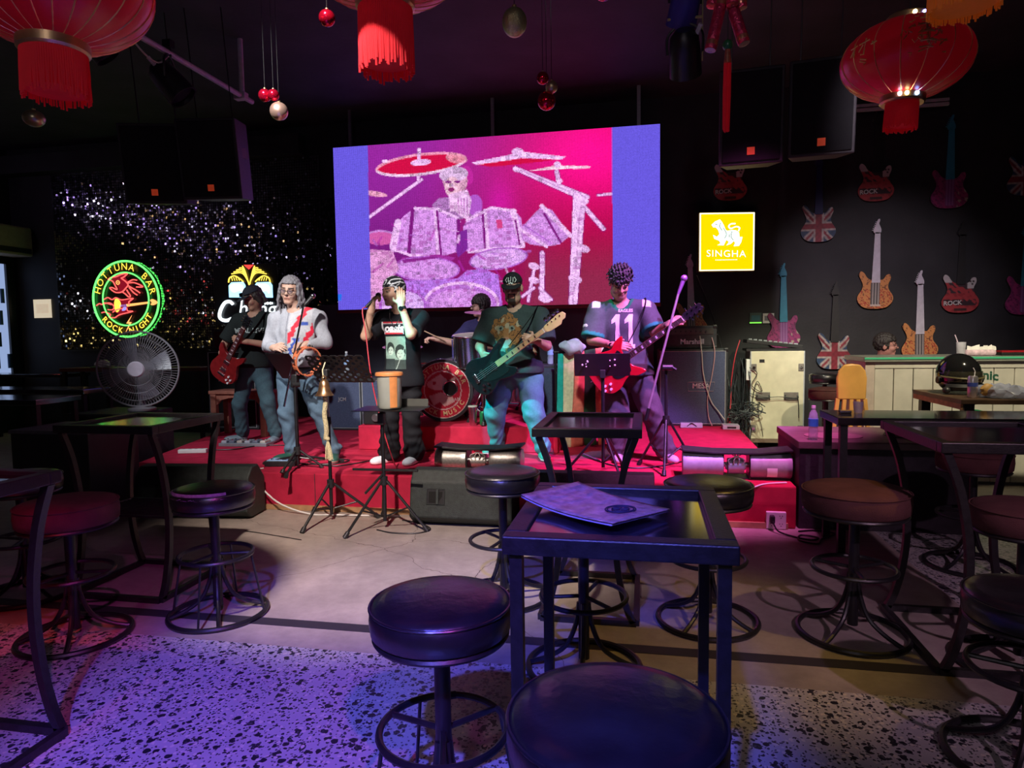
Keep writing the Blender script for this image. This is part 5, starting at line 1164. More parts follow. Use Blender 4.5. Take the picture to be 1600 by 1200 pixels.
wall_guitar('union jack guitar cutout with a black neck beside the cream case', 2.41, .96, 'union', 'black', 1.)
wall_guitar('orange guitar cutout with a pale neck behind the amplifier head', .62, 1.40, 'orange', 'white', .98, R(-1.5))
wall_guitar('plum guitar cutout with a teal neck at the far end of the bar wall', 4.57, 1.62, 'plum', 'teal')
def card(label, x, z, w, h, cols, nm='wall_card'):
    t = thing(nm, label, 'card', (x, 9.385, z)); b = B(); b.bb(-w/2, w/2, -.006, .0, 0, h); b.build('sheet', cols[0], t, False)
    b = B(); b.bb(-w*.35, w*.35, -.0075, -.006, h*.25, h*.75); b.build('print', cols[1], t, False)
    if len(cols) > 2: b = B(); b.bb(-w/2, w/2, -.0075, -.006, 0, h*.13); b.build('stripe', cols[2], t, False)
card('small dark card with a bright green stripe on the wall above the cables', 1.44, 1.57, .15, .14, [mat('card_dark', (.05, .10, .09), .5), mat('card_teal', (.03, .16, .2), .5), glow('card_green', (.25, .9, .1), .8)])
card('small white card beside the green-striped card', 1.60, 1.57, .14, .13, ['white_plastic', mat('card_print', (.25, .25, .28), .6)])
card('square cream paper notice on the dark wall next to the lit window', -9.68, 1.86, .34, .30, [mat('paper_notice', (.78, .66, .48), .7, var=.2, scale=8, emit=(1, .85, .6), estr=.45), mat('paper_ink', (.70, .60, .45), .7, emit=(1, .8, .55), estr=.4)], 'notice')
cr = thing('ceiling_rail', 'pale double rail hung below the ceiling beside the lantern', 'rail', (2.98, 9.2, 4.15))
b = B(); b.bb(-.62, .62, -.02, .02, 0, .035); b.bb(-.62, .62, -.02, .02, .05, .085); b.build('rail', mat('rail_white', (.5, .47, .5), .5), cr, False)
for sx in (-1, 1): b = B(); b.cyl((sx*.55, 0, .08), (sx*.55, 0, ZC-4.15), .006, n=6); b.build('hanger', 'black_metal', cr)

# lit window in the left corner, air conditioner
w1 = B(); w1.bb(XL, XL+.03, 8.72, 9.20, .95, 2.75); wo = struct('window_1', w1, glow('window_glow', (.45, .60, 1.), .5), smooth=False)
b = B()
for z in (.93, 2.76): b.bb(XL, XL+.07, 8.66, 9.26, z-.03, z+.03)
for y in (8.69, 9.22): b.bb(XL, XL+.07, y-.03, y+.03, .93, 2.76)
b.build('window_frame', 'black_metal', wo, False)
for k in range(9): b = B(); b.cyl((XL+.05, 8.76+k*.05, 1.05+.35*(k % 4)), (XL+.05, 8.76+k*.05, 1.28+.35*(k % 4)), .028, n=8); b.build('bottle_outline', mat('bottle_dark', (.02, .05, .12), .3), wo)
ac = thing('air_conditioner', 'beige wall air conditioner above the lit window', 'air conditioner', (-9.97, 8.95, 2.85)); b = B(); b.bb(-.2, .2, -.4, .42, 0, .46); b.build('housing', mat('ac_beige', (.34, .26, .19), .6), ac, False, .03); b = B(); b.bb(.2, .206, -.36, .38, .04, .12); b.build('vent', 'black_plastic', ac, False)

# ------------------------------------------------------------ hung from the ceiling
def pa(label, loc, rz, tilt, w=.52, h=.72, d=.48):
    t = thing('pa_speaker', label, 'speaker', loc, 0, 'black speakers hung from the ceiling')
    t.rotation_euler = (tilt, 0, rz)
    b = B(); n = 4; out = [(-w/2, -d/2), (w/2, -d/2), (w*.36, d/2), (-w*.36, d/2)]
    b.add([(x, y, -h/2) for x, y in out] + [(x, y, h/2) for x, y in out], [(3,2,1,0),(4,5,6,7),(0,1,5,4),(1,2,6,5),(2,3,7,6),(3,0,4,7)]); b.build('cabinet', mat('pa_black', (.026, .022, .028), .55, var=.2, bump=.3, bscale=150), t, False, .01)
    b = B(); b.bb(-w/2+.025, w/2-.025, -d/2-.012, -d/2+.002, -h/2+.025, h/2-.025); b.build('grille', 'black_fabric', t, False, .008)
    b = B(); b.bb(-.03, .03, -d/2-.016, -d/2-.012, -h/2+.075, -h/2+.135); b.build('badge', mat('badge_orange', (.85, .10, .04), .5, emit=(1, .1, .03), estr=.12), t, False)
    b = B(); b.bb(w*.36+.035, w*.36+.05, -.06, .06, .02, .12); b.build('handle', 'black_plastic', t, False)
    for sx in (-1, 1): b = B(); b.cyl((sx*w*.3, 0, h/2), (sx*w*.3, 0, h/2+1.2), .006, n=6); b.build('hanger', 'black_metal', t)
pa('black hung speaker next to the end of the mauve-grey pipe', (-4.12, 6.1, 3.22), R(10), R(9), .58, .74)
pa('black hung speaker further from the pipe above the shimmer backdrop', (-4.72, 6.05, 3.20), R(16), R(9), .58, .74)
pa('black hung speaker behind the red firecracker tassel', (.87, 6.1, 3.24), R(-5), R(9), .50, .74)
pa('black hung speaker beside the red lantern with fairy lights', (1.42, 6.12, 3.28), R(-7), R(9), .50, .74)
pp = thing('ceiling_pipe', 'grey metal pipe on a hanger below the ceiling', 'pipe', (-4.13, 5.9, 4.0))
mat('pipe_paint', (.52, .42, .56), .5, var=.15)
b = B(); b.cyl((0, -2.2, 0), (0, .84, 0), .026, n=14); b.build('pipe', 'pipe_paint', pp)
b = B(); b.cyl((0, .66, -.03), (0, .66, ZC-4.0), .026, n=14); b.build('hanger', 'pipe_paint', pp)
b = B(); b.bb(-.08, .05, .62, .70, -.035, .035); b.build('clamp', 'pipe_paint', pp, False, .006)
b = B(); b.cyl((0, -2.0, 0), (0, -2.0, ZC-4.0), .024, n=14); b.build('hanger', 'pipe_paint', pp)
def par(label, loc, aim, s=1., m='black_metal'):
    d = (Vector(aim)-Vector(loc)).normalized(); t = thing('stage_spotlight', label, 'stage light', loc, 0, 'stage spotlights')
    b = B(); b.lathe([(.05*s, -.14*s), (.085*s, -.10*s), (.095*s, .0), (.10*s, .13*s), (.09*s, .13*s), (.08*s, .0)], 24, (0, 0, 0), d); b.build('housing', m, t)
    b = B(); b.lathe([(.001, .10*s), (.085*s, .10*s)], 24, (0, 0, 0), d); b.build('lens', mat('lens_dark', (.05, .05, .09), .1), t)
    x, y, _ = frame_of(d); b = B(); b.tube(smooth_pts([x*.105*s, x*.10*s+Vector((0, 0, .12*s)), Vector((0, 0, .18*s)), -x*.10*s+Vector((0, 0, .12*s)), -x*.105*s], 5), .008*s, 6); b.build('yoke', 'black_metal', t)
    b = B(); b.cyl((0, 0, .17*s), (0, 0, .27*s), .018*s, n=10); b.box((0, 0, .25*s), (.06*s, .05*s, .05*s)); b.build('clamp', 'black_metal', t)
    b = B(); b.cyl(-x*.07*s-d*.10*s, -x*.10*s-d*.16*s, .014*s, n=8); b.build('cable_gland', 'peg_pale', t)
    return t
par('black stage spotlight clamped under the grey ceiling pipe', (-4.13, 5.45, 3.75), (-2, 6.2, 1), 1.3)
par('small black projector light half behind the red lantern', (-4.13, 4.62, 3.75), (-2.5, 6, 1), 1.)
p2 = par('black stage spotlight hung beside the red firecracker string', (.232, 4.2, 3.10), (.5, 6.5, .5), .95)
par('blue spotlight body above the hung black spotlight', (.232, 4.2, 3.38), (-.3, 6, 1), .9, mat('housing_blue', (.05, .04, .30), .4))
b = B(); b.cyl((.10, 0, -.05), (.10, 0, .35), .004, n=6); b.cyl((-.1, 0, .2), (.1, 0, .2), .008, n=6); b.build('bracket_bar', mat('bar_yellow', (.45, .40, .18), .5), p2)
def cable_tie():
    b = B(); random.seed(3)
    b.tube(smooth_pts([(-4.13, 4.9, 4.0), (-4.1, 5.1, 3.86), (-4.12, 5.3, 3.86), (-4.13, 5.45, 3.98)], 5), .008, 5); return b
tag(cable_tie().build('loose_cable', 'wire_pale'), 'loose pale cable sagging under the grey ceiling pipe', 'cable')

mat('lantern_red', (.48, .006, .022), .34, var=.08, scale=5, bump=.12, bscale=60, emit=(.75, .008, .02), estr=.05); mat('gold_rib', (1., .62, .28), .35, .5); mat('fringe_red', (.55, .012, .025), .7, emit=(.6, .005, .015), estr=.07); mat('fringe_orange', (.62, .17, .03), .7, emit=(.6, .12, .01), estr=.08); mat('gold_cap', (.72, .52, .26), .35, .8); mat('gold_print', (.85, .58, .20), .4, .2)  # faint glow put into lantern shades and fringes, no bulb inside
def lantern(label, loc, r, sq=.64, ribs=24, fringe=.17, frr=.30, tilt=(0, 0), lights=False, fr='fringe_red', body=True, prints=False):
    t = thing('paper_lantern', label, 'lantern', loc, 0, 'round festival lanterns'); t.rotation_euler = (tilt[0], tilt[1], 0)
    n = ribs*4; m_ = 22; b = B()
    for j in range(m_+1):
        th = R(19)+(PI-R(38))*j/m_
        for i in range(n):
            a = 2*PI*i/n; q = 1-.012*abs(math.sin(a*ribs/2)-0)*0-.02*(abs(math.cos(a*ribs/2))**.5*0); lob = 1+.014*(abs(math.sin(a*ribs/2))-1)
            b.v.append((r*math.sin(th)*math.cos(a)*lob, r*math.sin(th)*math.sin(a)*lob, r*sq*math.cos(th)))
    b.f = [(j*n+i, (j+1)*n+i, (j+1)*n+(i+1) % n, j*n+(i+1) % n) for j in range(m_) for i in range(n)]
    b.build('shade', 'lantern_red', t, ang=80)
    for i in range(ribs):
        a = 2*PI*i/ribs; b = B(); b.tube([(r*.994*math.sin(th)*math.cos(a), r*.994*math.sin(th)*math.sin(a), r*sq*.994*math.cos(th)) for th in np.linspace(R(20), R(160), 18)], r*.009, 4); b.build('rib', 'gold_rib', t)
    zt = r*sq*math.cos(R(19))
    for s_ in (1, -1):
        b = B(); b.lathe([(r*.30, -.02*s_), (r*.345, -.012*s_), (r*.345, .022*s_), (r*.32, .03*s_), (r*.28, .03*s_)], 36, (0, 0, s_*(zt+.005))); b.build('cap_ring', 'gold_cap', t)
    b = B(); random.seed(1)
    for k in range(90):
        a = 2*PI*k/90; q = r*frr*1.02; L = fringe*random.uniform(.92, 1.06)
        b.tube([(q*math.cos(a), q*math.sin(a), -zt-.02), (q*1.03*math.cos(a), q*1.03*math.sin(a), -zt-.02-L*.5), (q*(1.02+random.uniform(-.05, .05))*math.cos(a), q*(1.02+random.uniform(-.05, .05))*math.sin(a), -zt-.02-L)], r*.012, 4)
    b.lathe([(r*frr*.98, -zt-.015), (r*frr*.99, -zt-.02-fringe*.86)], 40); b.build('fringe', fr, t)
    b = B(); b.cyl((0, 0, zt), (0, 0, zt+2.2), .0035, n=5); b.build('cord', 'black_plastic', t)
    if lights:
        for k, (s_, a, c_) in enumerate(((1, R(-95), (.9, .7, .4)), (1, R(-70), (.2, .2, 1)), (-1, R(-115), (1, .6, .8)), (-1, R(-98), (1, .9, .4)), (-1, R(-72), (.2, .4, 1)))):
            b = B(); b.ball((r*.35*math.cos(a), r*.35*math.sin(a), s_*(zt+.012)), .010, 8, 6); b.build('fairy_light', glow('fairy_%d' % k, c_, 14), t)
    if prints:
        random.seed(6)
        def sp(a, th, k=1.008): return (r*k*math.sin(th)*math.cos(a), r*k*math.sin(th)*math.sin(a), r*sq*k*math.cos(th))
        b = B()
        for q in range(46):
            a0 = R(-92)+random.gauss(0, .17); t0 = R(82)+random.gauss(0, .28)
            if abs(a0-R(-92)) > .42 or abs(t0-R(82)) > .55: continue
            b.tube([sp(a0, t0), sp(a0+random.uniform(-.07, .07), t0+random.uniform(-.1, .1)), sp(a0+random.uniform(-.1, .1), t0+random.uniform(-.08, .14))], r*.010, 4)
        for t0 in (R(60), R(72), R(84), R(96), R(104)): b.tube([sp(R(-92)-.10, t0+.02), sp(R(-92), t0), sp(R(-92)+.10, t0+.02)], r*.014, 4)
        b.tube([sp(R(-91), R(48)), sp(R(-93), R(75)), sp(R(-91), R(100))], r*.022, 4)
        b.build('gold_emblem', 'gold_print', t)
        b = B(); ac_ = R(-150)
        for p in ([(-.12, .30), (-.12, -.25)], [(-.20, .12), (-.04, .16)], [(-.12, .0), (-.20, -.2)], [(.0, .16), (.2, .22)], [(.12, .35), (.10, -.3), (.04, -.26)], [(.08, .1), (-.0, -.15)], [(.26, .1), (.30, -.05)], [(.24, .0), (.34, .06)], [(.02, -.42), (.14, -.52)], [(.0, -.5), (.12, -.62), (.06, -.66)]):
            b.tube([sp(ac_+u*.9, R(88)-w_*.62) for u, w_ in p], r*.013, 4)
        b.build('gold_character', 'gold_print', t)
    return t
lantern('big red lantern with straight red fringe in front of the ceiling pipe', (-1.99, 2.04, 2.69), .32, .66, 24, .165)
lantern('wide red lantern with gold ribs and a long red fringe', (-.985, 2.56, 2.955), .33, .60, 24, .25, .30)
lantern('red lantern printed with gold emblems and fairy lights on its rings', (1.307, 3.866, 2.835), .305, .63, 16, .14, .235, (0, R(3)), True, prints=True)
lantern('lantern with an orange fringe hanging above the gold-printed lantern', (.985, 2.43, 2.765), .28, .62, 24, .12, .33, fr='fringe_orange')

def bauble(label, loc, r, m, grp='glittering baubles hung from the ceiling', sq=1.):
    t = thing('bauble', label, 'bauble', loc, 0, grp)
    b = B(); b.ball((0, 0, 0), r, 28, 18, (1, 1, sq)); b.build('ball', m, t)
    b = B(); b.cyl((0, 0, r*sq*.95), (0, 0, r*sq*1.15), r*.18, n=10); b.build('cap', 'gold_cap', t)
    b = B(); b.cyl((0, 0, r*sq*1.1), (0, 0, ZC-loc[2]), .0015, n=4); b.build('string', 'black_plastic', t)
mat('bauble_red', (.75, .01, .05), .16, .85); mat('bauble_gold', (.80, .62, .34), .28, .9, bump=.2, bscale=200); mat('bauble_rose', (.82, .52, .42), .3, .85); mat('bauble_lime', (.60, .62, .30), .3, .8, bump=.4, bscale=300); mat('bauble_brass', (.42, .38, .22), .3, .8)
bauble('small red bauble above the rose-gold ball', (-2.36, 4.0, 3.005), .040, 'bauble_red'); bauble('small red bauble touching its red twin', (-2.29, 3.98, 2.995), .036, 'bauble_red')
bauble('rose-gold bauble hanging under two small red ones', (-2.267, 4.0, 2.90), .056, 'bauble_rose')
bauble('large glittering lime-gold bauble by the wide red lantern', (-.596, 3.2, 2.925), .058, 'bauble_lime', sq=1.15)
bauble('red bauble at the top of a cluster of three', (-.553, 3.8, 2.884), .034, 'bauble_red'); bauble('little gold bauble between two red baubles', (-.504, 3.8, 2.832), .034, 'bauble_gold'); bauble('red bauble at the bottom of a cluster of three', (-.533, 3.8, 2.759), .05, 'bauble_red')
bauble('red bauble tucked beside the wide red lantern', (-1.344, 2.8, 2.844), .035, 'bauble_red'); bauble('dull brass bauble below the big red lantern', (-3.584, 3.5, 2.803), .06, 'bauble_brass', sq=.8); bauble('dark red bauble close to the ceiling middle', (-.171, 3.0, 2.93), .045, 'bauble_red')

fc = thing('firecracker_string', 'red festival firecracker bundle with a long red tassel', 'ornament', (.293, 2.6, 2.47))
mat('foil_red', (.70, .05, .14), .28, .55, var=.3, scale=60, bump=.5, bscale=90); mat('foil_band', (.65, .25, .16), .3, .7, var=.3, scale=90); mat('cap_lilac', (.80, .62, .85), .5); mat('cap_ochre', (.5, .38, .16), .5); mat('bead_green', (.02, .14, .05), .3)
for k, (a, c_, m_) in enumerate((((-.02, 0, .19), (-.062, -.02, .005), 'cap_lilac'), ((.01, .01, .18), (.055, -.01, .02), 'cap_ochre'), ((-.03, .02, .33), (-.055, .0, .165), 'foil_band'), ((.03, .02, .33), (.05, .03, .16), 'cap_ochre'), ((.0, -.01, .33), (.012, -.03, .15), 'foil_band'))):
    a = Vector(a); c_ = Vector(c_); d = (c_-a).normalized(); L = (c_-a).length
    b = B(); b.lathe([(.019, 0), (.021, .006), (.021, L-.006), (.020, L)], 18, a, d); cr_ = b.build('cracker', 'foil_red', fc)
    for q in (.12, .88): b = B(); b.lathe([(.0215, L*q-.008), (.022, L*q), (.0215, L*q+.008)], 18, a, d); b.build('band', 'foil_band', cr_)
    b = B(); b.lathe([(.0195, L+.001), (.006, L+.003), (.001, L-.002)], 18, a, d); b.build('end_cap', m_, cr_)
b = B(); b.ball((.0, 0, .025), .019, 14, 10); b.build('bead', 'bead_green', fc)
b = B(); b.cyl((0, 0, .012), (0, 0, -.04), .009, .014, n=12); b.build('tassel_knot', 'foil_band', fc)
b = B(); random.seed(4)
for k in range(26): a = random.uniform(0, 6.28); q = .012*math.sqrt(random.random()); b.tube([(q*math.cos(a), q*math.sin(a), -.035), (q*1.1*math.cos(a)-.002, q*math.sin(a), -.15), (q*.9*math.cos(a)-.004, q*math.sin(a), -.27-random.uniform(0, .012))], .0028, 4)
b.build('tassel', 'fringe_red', fc)
b = B(); b.cyl((0, 0, .03), (0, 0, ZC-2.47), .002, n=5); b.build('cord', 'black_plastic', fc)

# strings of small bulbs along the left wall
gs = thing('bulb_garland', 'string of small violet and white bulbs along the top of the left wall', 'bulb string', (XL+.08, 5.0, 4.0))
b = B(); b.tube(smooth_pts([(0, -3.6+.45*k, .06*math.sin(k*1.7)) for k in range(16)], 4), .006, 5); b.build('wire', 'black_plastic', gs)
for k in range(11): b = B(); b.ball((.03, -3.4+k*.64, -.03+.05*math.sin(k*2.1)), .032, 10, 8); b.build('bulb', glow('bulb_%d' % (k % 4), [(.62, .42, 1.), (.9, .8, 1.), (.55, .35, 1.), (1., .62, .25)][k % 4], 16), gs)
gs = thing('bulb_garland', 'zigzag string of small yellow, white and red bulbs lower on the left wall', 'bulb string', (XL+.08, 5.0, 1.9))
pts = [(0, -3.6+.5*k, .42*(1 if k % 2 else -1)) for k in range(15)]
b = B(); b.tube(smooth_pts(pts, 4), .006, 5); b.build('wire', 'black_plastic', gs)
for k in range(15): b = B(); p = pts[k]; b.ball((.03, p[1], p[2]*(.4+.6*((k*7) % 5)/4)), .024, 10, 8); b.build('bulb', glow('warm_bulb_%d' % (k % 4), [(1., .75, .25), (.95, .95, 1.), (1., .72, .2), (1., .12, .10)][k % 4], 12), gs)

hl = thing('fill_lamp', 'added fill lamp hanging out of view behind the viewpoint', 'lamp', (-.3, -1.9, 3.3))  # unseen lamp added to lift the blacks and brighten the lanterns
b = B(); b.lathe([(.05, .12), (.16, .0), (.165, -.01), (.15, -.005), (.04, .11)], 24); b.build('lamp_shade', 'black_metal', hl)
b = B(); b.cyl((0, 0, .12), (0, 0, ZC-3.3), .006, n=6); b.build('cord', 'black_plastic', hl)
b = B(); b.ball((0, 0, -.02), .045, 14, 10); b.build('bulb', glow('fill_bulb', (1., .86, .8), 20), hl)
ld = bpy.data.lights.new('fill_light', 'POINT'); ld.energy = 42; ld.color = (.95, .82, .95); ld.shadow_soft_size = .08  # added fill light from behind the camera
lo_ = bpy.data.objects.new('fill_light', ld); COL.objects.link(lo_); lo_.location = (-.3, -1.9, 3.18)

# ------------------------------------------------------------ people: smooth implicit surfaces
class Field:
    def __init__(s, res): s.p = []; s.res = res; s.cuts = []; s.warp = None
    def cap(s, a, b, ra, rb=None, k=.02): s.p.append(('c', np.array(a, float), np.array(b, float), ra, ra if rb is None else rb, k)); return s
    def ell(s, c, rad, k=.02, fr=None): s.p.append(('e', np.array(c, float), np.array(rad, float), np.eye(3) if fr is None else np.array(fr, float), 0, k)); return s
    def cut(s, f): s.cuts.append(f); return s
    def mesh(s):
        lo = np.full(3, 1e9); hi = -lo
        bbs = []
        for q in s.p:
            if q[0] == 'c': r = max(q[3], q[4]); a = np.minimum(q[1], q[2])-r; b_ = np.maximum(q[1], q[2])+r
            else: r = q[2].max(); a = q[1]-r; b_ = q[1]+r
            bbs.append((a, b_)); lo = np.minimum(lo, a); hi = np.maximum(hi, b_)
        h = s.res; lo = lo-3*h-.02; n = np.ceil((hi+3*h+.02-lo)/h).astype(int)+1
        F = np.full(n, .08, np.float32); ax = [lo[i]+h*np.arange(n[i]) for i in range(3)]
        for q, (a, b_) in zip(s.p, bbs):
            pad = .05+q[5]*2; i0 = np.maximum(((a-pad-lo)/h).astype(int), 0); i1 = np.minimum(((b_+pad-lo)/h).astype(int)+2, n); sl = tuple(slice(i0[i], i1[i]) for i in range(3))
            P = np.stack(np.meshgrid(*[ax[i][sl[i]] for i in range(3)], indexing='ij'), -1)
            if q[0] == 'c':
                d = q[2]-q[1]; L = d@d; t = np.clip(((P-q[1])@d)/max(L, 1e-9), 0, 1); D = np.linalg.norm(P-q[1]-t[..., None]*d, axis=-1)-(q[3]+(q[4]-q[3])*t)
            else:
                w_ = (P-q[1])@q[3].T; k0 = np.linalg.norm(w_/q[2], axis=-1); k1 = np.linalg.norm(w_/q[2]**2, axis=-1)+1e-9; D = k0*(k0-1)/k1
            A = F[sl]; k = max(q[5], 1e-4); hh = np.clip(.5+.5*(A-D)/k, 0, 1); F[sl] = A*(1-hh)+D*hh-k*hh*(1-hh)
        if s.cuts or s.warp:
            P = np.stack(np.meshgrid(*ax, indexing='ij'), -1)
            if s.warp: F += s.warp(P).astype(np.float32)
            for f in s.cuts: F = np.maximum(F, f(P))
        # surface nets
        S8 = [F[i:n[0]-1+i, j:n[1]-1+j, k:n[2]-1+k] for i in (0, 1) for j in (0, 1) for k in (0, 1)]
        mn = np.minimum.reduce(S8); mxv = np.maximum.reduce(S8); act = (mn < 0) & (mxv >= 0); idx = np.argwhere(act)
        vid = np.full(act.shape, -1, np.int64); vid[act] = np.arange(len(idx))
        c8 = np.stack([S[act] for S in S8], 1); off = np.array([(i, j, k) for i in (0, 1) for j in (0, 1) for k in (0, 1)], float)
        acc = np.zeros((len(idx), 3)); cnt = np.zeros(len(idx))
        for a in range(8):
            for b_ in range(a+1, 8):
                if np.abs(off[a]-off[b_]).sum() != 1: continue
                m = (c8[:, a] < 0) != (c8[:, b_] < 0); t = c8[m, a]/(c8[m, a]-c8[m, b_]); acc[m] += off[a]+(off[b_]-off[a])*t[:, None]; cnt[m] += 1
        V = lo+h*(idx+acc/np.maximum(cnt, 1)[:, None])
        Q = []
        for d in range(3):
            e1, e2 = [i for i in range(3) if i != d]
            sl0 = [slice(None)]*3; sl1 = [slice(None)]*3; sl0[d] = slice(0, -1); sl1[d] = slice(1, None)
            A = F[tuple(sl0)] < 0; Bq = F[tuple(sl1)] < 0; ed = np.argwhere(A != Bq); ok = (ed[:, e1] > 0) & (ed[:, e2] > 0) & (ed[:, e1] < n[e1]-1) & (ed[:, e2] < n[e2]-1); ed = ed[ok]
            ins = A[tuple(ed.T)]
            def cell(o1, o2): c = ed.copy(); c[:, e1] -= o1; c[:, e2] -= o2; return vid[tuple(c.T)]
            q = np.stack([cell(1, 1), cell(0, 1), cell(0, 0), cell(1, 0)], 1)
            flip = ins if d != 1 else ~ins
            q[~flip] = q[~flip][:, ::-1]; Q.append(q)
        Q = np.concatenate(Q); Q = Q[(Q >= 0).all(1)]
        return V, Q
def unit(v): v = np.array(v, float); return v/np.linalg.norm(v)
def join(parts):
    V = []; Q = []; o = 0
    for v, q in parts: V.append(v); Q.append(q+o); o += len(v)
    return np.concatenate(V), np.concatenate(Q)
def vmesh(name, V, Q, m, parent, cols=None):
    me = bpy.data.meshes.new(name); me.from_pydata(V.tolist(), [], Q.tolist())
    if cols is not None: set_col(me, cols)
    return obj(name, me, m, parent, True, 0, 75)
def folds(amp, sc=38., seed=0, dirw=(1, .6, 1.3)):
    r = np.random.default_rng(seed); K = r.normal(0, 1, (5, 3))*np.array(dirw); ph = r.uniform(0, 6, 5)
    def f(P):
        o = 0
        for k in range(5): o = o+np.sin(P@K[k]*sc/1.6+ph[k]+1.2*np.sin(P[..., 2]*17+ph[k]))
        return amp*o/3
    return f
def hand_prims(F, w, d, n, curl=.5, thumb=1, spread=1., k=.006):
    """w wrist, d along the hand, n out of the palm, thumb: +1 on the side d x n"""
    w = np.array(w, float); d = unit(d); n = np.array(n, float); n = unit(n-d*(n@d)); s = np.cross(d, n)*thumb
    F.ell(w+d*.055+n*.004, (.042, .050, .017), .012, np.stack([s, d, n]))
    F.cap(w-d*.03, w+d*.025, .027, .026, .02)
    ln = (.038, .044, .041, .032)
    for i, off in enumerate((.030, .010, -.010, -.029)):
        p = w+d*(.088-.006*abs(i-1.2))+s*off*spread; a = curl*.6; L = ln[i]
        for j, sc in enumerate((1., .72, .55)):
            dd = unit(d*math.cos(a)+n*math.sin(a)+s*off*.6*(spread-.6)); q = p+dd*L*sc; F.cap(p, q, .0095-.0012*j, .0085-.0012*j, k); p = q; a += curl*.85
    p = w+d*.028+s*.034; q = p+unit(d*.6+s*.75+n*.35)*.036; F.cap(p, q, .013, .0105, .012); r_ = q+unit(d*.85+s*.1+n*(.3+.4*curl))*.032; F.cap(q, r_, .0105, .0085, k)
SKIN = mat('skin', (1, 1, 1), .48, var=.06, scale=30, vcol=True, spec=.35)
FAB = mat('garment', (1, 1, 1), .85, var=.10, scale=60, vcol=True, spec=.2, bump=.12, bscale=350)
HAIR = mat('hair', (1, 1, 1), .5, var=.25, scale=90, vcol=True, bump=.5, bscale=220)
VINYL = mat('shoe_leather', (1, 1, 1), .45, var=.1, vcol=True)
class Person:
    def __init__(s, label, base, J, fwd, up=(0, 0, 1), skin=(.50, .27, .17), g=1., head=1., hands=None, beard=None, bare=True, seated=False):
        s.base = np.array(base, float); s.J = {k: np.array(v, float)-s.base for k, v in J.items()}; J = s.J; s.g = g
        s.f = unit(fwd); u = np.array(up, float); s.u = unit(u-s.f*(u@s.f)); s.r = np.cross(s.f, s.u); s.hs = head; s.skin = np.array(skin)
        hp = s.hp
        Hd = Field(.0055); fr = np.stack([s.r, s.f, s.u])
        E = lambda c, rad, k=.02: Hd.ell(hp(*c), np.array(rad)*head, k, fr)
        E((0, -.012, .03), (.077, .096, .094)); E((0, .026, -.042), (.061, .066, .078), .03)
        Hd.cap(hp(-.012, .070, -.098), hp(.012, .070, -.098), .021*head, k=.025)
        Hd.cap(hp(0, .088, .018), hp(0, .108, -.020), .008*head, .0125*head, .010); Hd.cap(hp(-.013, .094, -.024), hp(.013, .094, -.024), .0085*head, k=.008)
        for q in (-1, 1):
            E((q*.037, .060, -.030), (.026, .028, .026), .02); E((q*.079, -.010, -.012), (.011, .022, .034), .008); Hd.cap(hp(q*.014, .086, .028), hp(q*.046, .074, .026), .010*head, k=.012)
            E((q*.031, .080, .006), (.015, .010, .009), .004)
        Hd.cap(hp(-.020, .088, -.056), hp(.020, .088, -.056), .0075*head, k=.006); Hd.cap(hp(-.016, .086, -.068), hp(.016, .086, -.068), .0085*head, k=.006)
        Hd.cap(J['neck']-np.array((0, 0, .03)), hp(0, -.018, -.05), .056*(1+.18*(g-1)), .054, .03)
        if g > 1.2: E((0, .02, -.09), (.066, .07, .045), .03)
        parts = [Hd.mesh()]
        Bd = Field(.011); s.torso(Bd, 0)
        for q in 'LR':
            Bd.cap(J['sh'+q], J['el'+q], .050*(1+.3*(g-1)), .041*(1+.25*(g-1)), .03); Bd.cap(J['el'+q], J['wr'+q], .043*(1+.25*(g-1)), .0285*(1+.1*(g-1)), .02)
            Bd.cap(J['hip'+q], J['kn'+q], .080, .055, .04); Bd.cap(J['kn'+q], J['an'+q], .053, .036, .03)
        Bd.cap(J['neck']-np.array((0, 0, .03)), hp(0, -.018, -.07), .054, .052, .03)
        parts.append(Bd.mesh())
        for q in 'LR':
            if hands and q in hands:
                d, n, c, th = hands[q]; Hn = Field(.0045); fa = unit(J['wr'+q]-J['el'+q]); Hn.cap(J['wr'+q]-fa*.07, J['wr'+q], .033, .0285, .02); hand_prims(Hn, J['wr'+q], d, n, c, th); parts.append(Hn.mesh())
        V, Q = join(parts); cols = np.tile(s.skin, (len(V), 1)); nh = len(parts[0][0]); L = s.loc(V[:nh]); hc = cols[:nh]
        x, y, z = L[:, 0], L[:, 1], L[:, 2]; front = y > .045
        hc[front & (np.abs(np.abs(x)-.031) < .019) & (np.abs(z-.006) < .008)] = s.skin*.45
        hc[front & (np.abs(np.abs(x)-.031) < .008) & (np.abs(z-.006) < .007)] = (.02, .015, .012)
        hc[front & (np.abs(np.abs(x)-.032) < .022) & (np.abs(z-.031) < .0055)] = (.03, .02, .018)
        lp = front & (np.abs(x) < .023) & (np.abs(z+.062) < .013); hc[lp] = s.skin*np.array((.85, .55, .55)); hc[front & (np.abs(x) < .022) & (np.abs(z+.062) < .0035)] = s.skin*.3
        if beard is not None:
            bz = front & (((np.abs(x) < .032) & (z < -.068)) | ((np.abs(x) < .032) & (np.abs(x) > .020) & (z < -.035)) | ((np.abs(x) < .03) & (z < -.036) & (z > -.053))); hc[bz & ~lp] = beard
        hc[(np.abs(x) < .010) & (z < -.025) & (z > -.034) & (y > .09)] = s.skin*.5
        s.o = vmesh('person', V, Q, SKIN, None, cols); s.o.location = s.base; tag(s.o, label, 'person', 'people making music' if not seated else None)
    def hp(s, r, f, u): return s.J['head']+(s.r*r+s.f*f+s.u*u)*s.hs
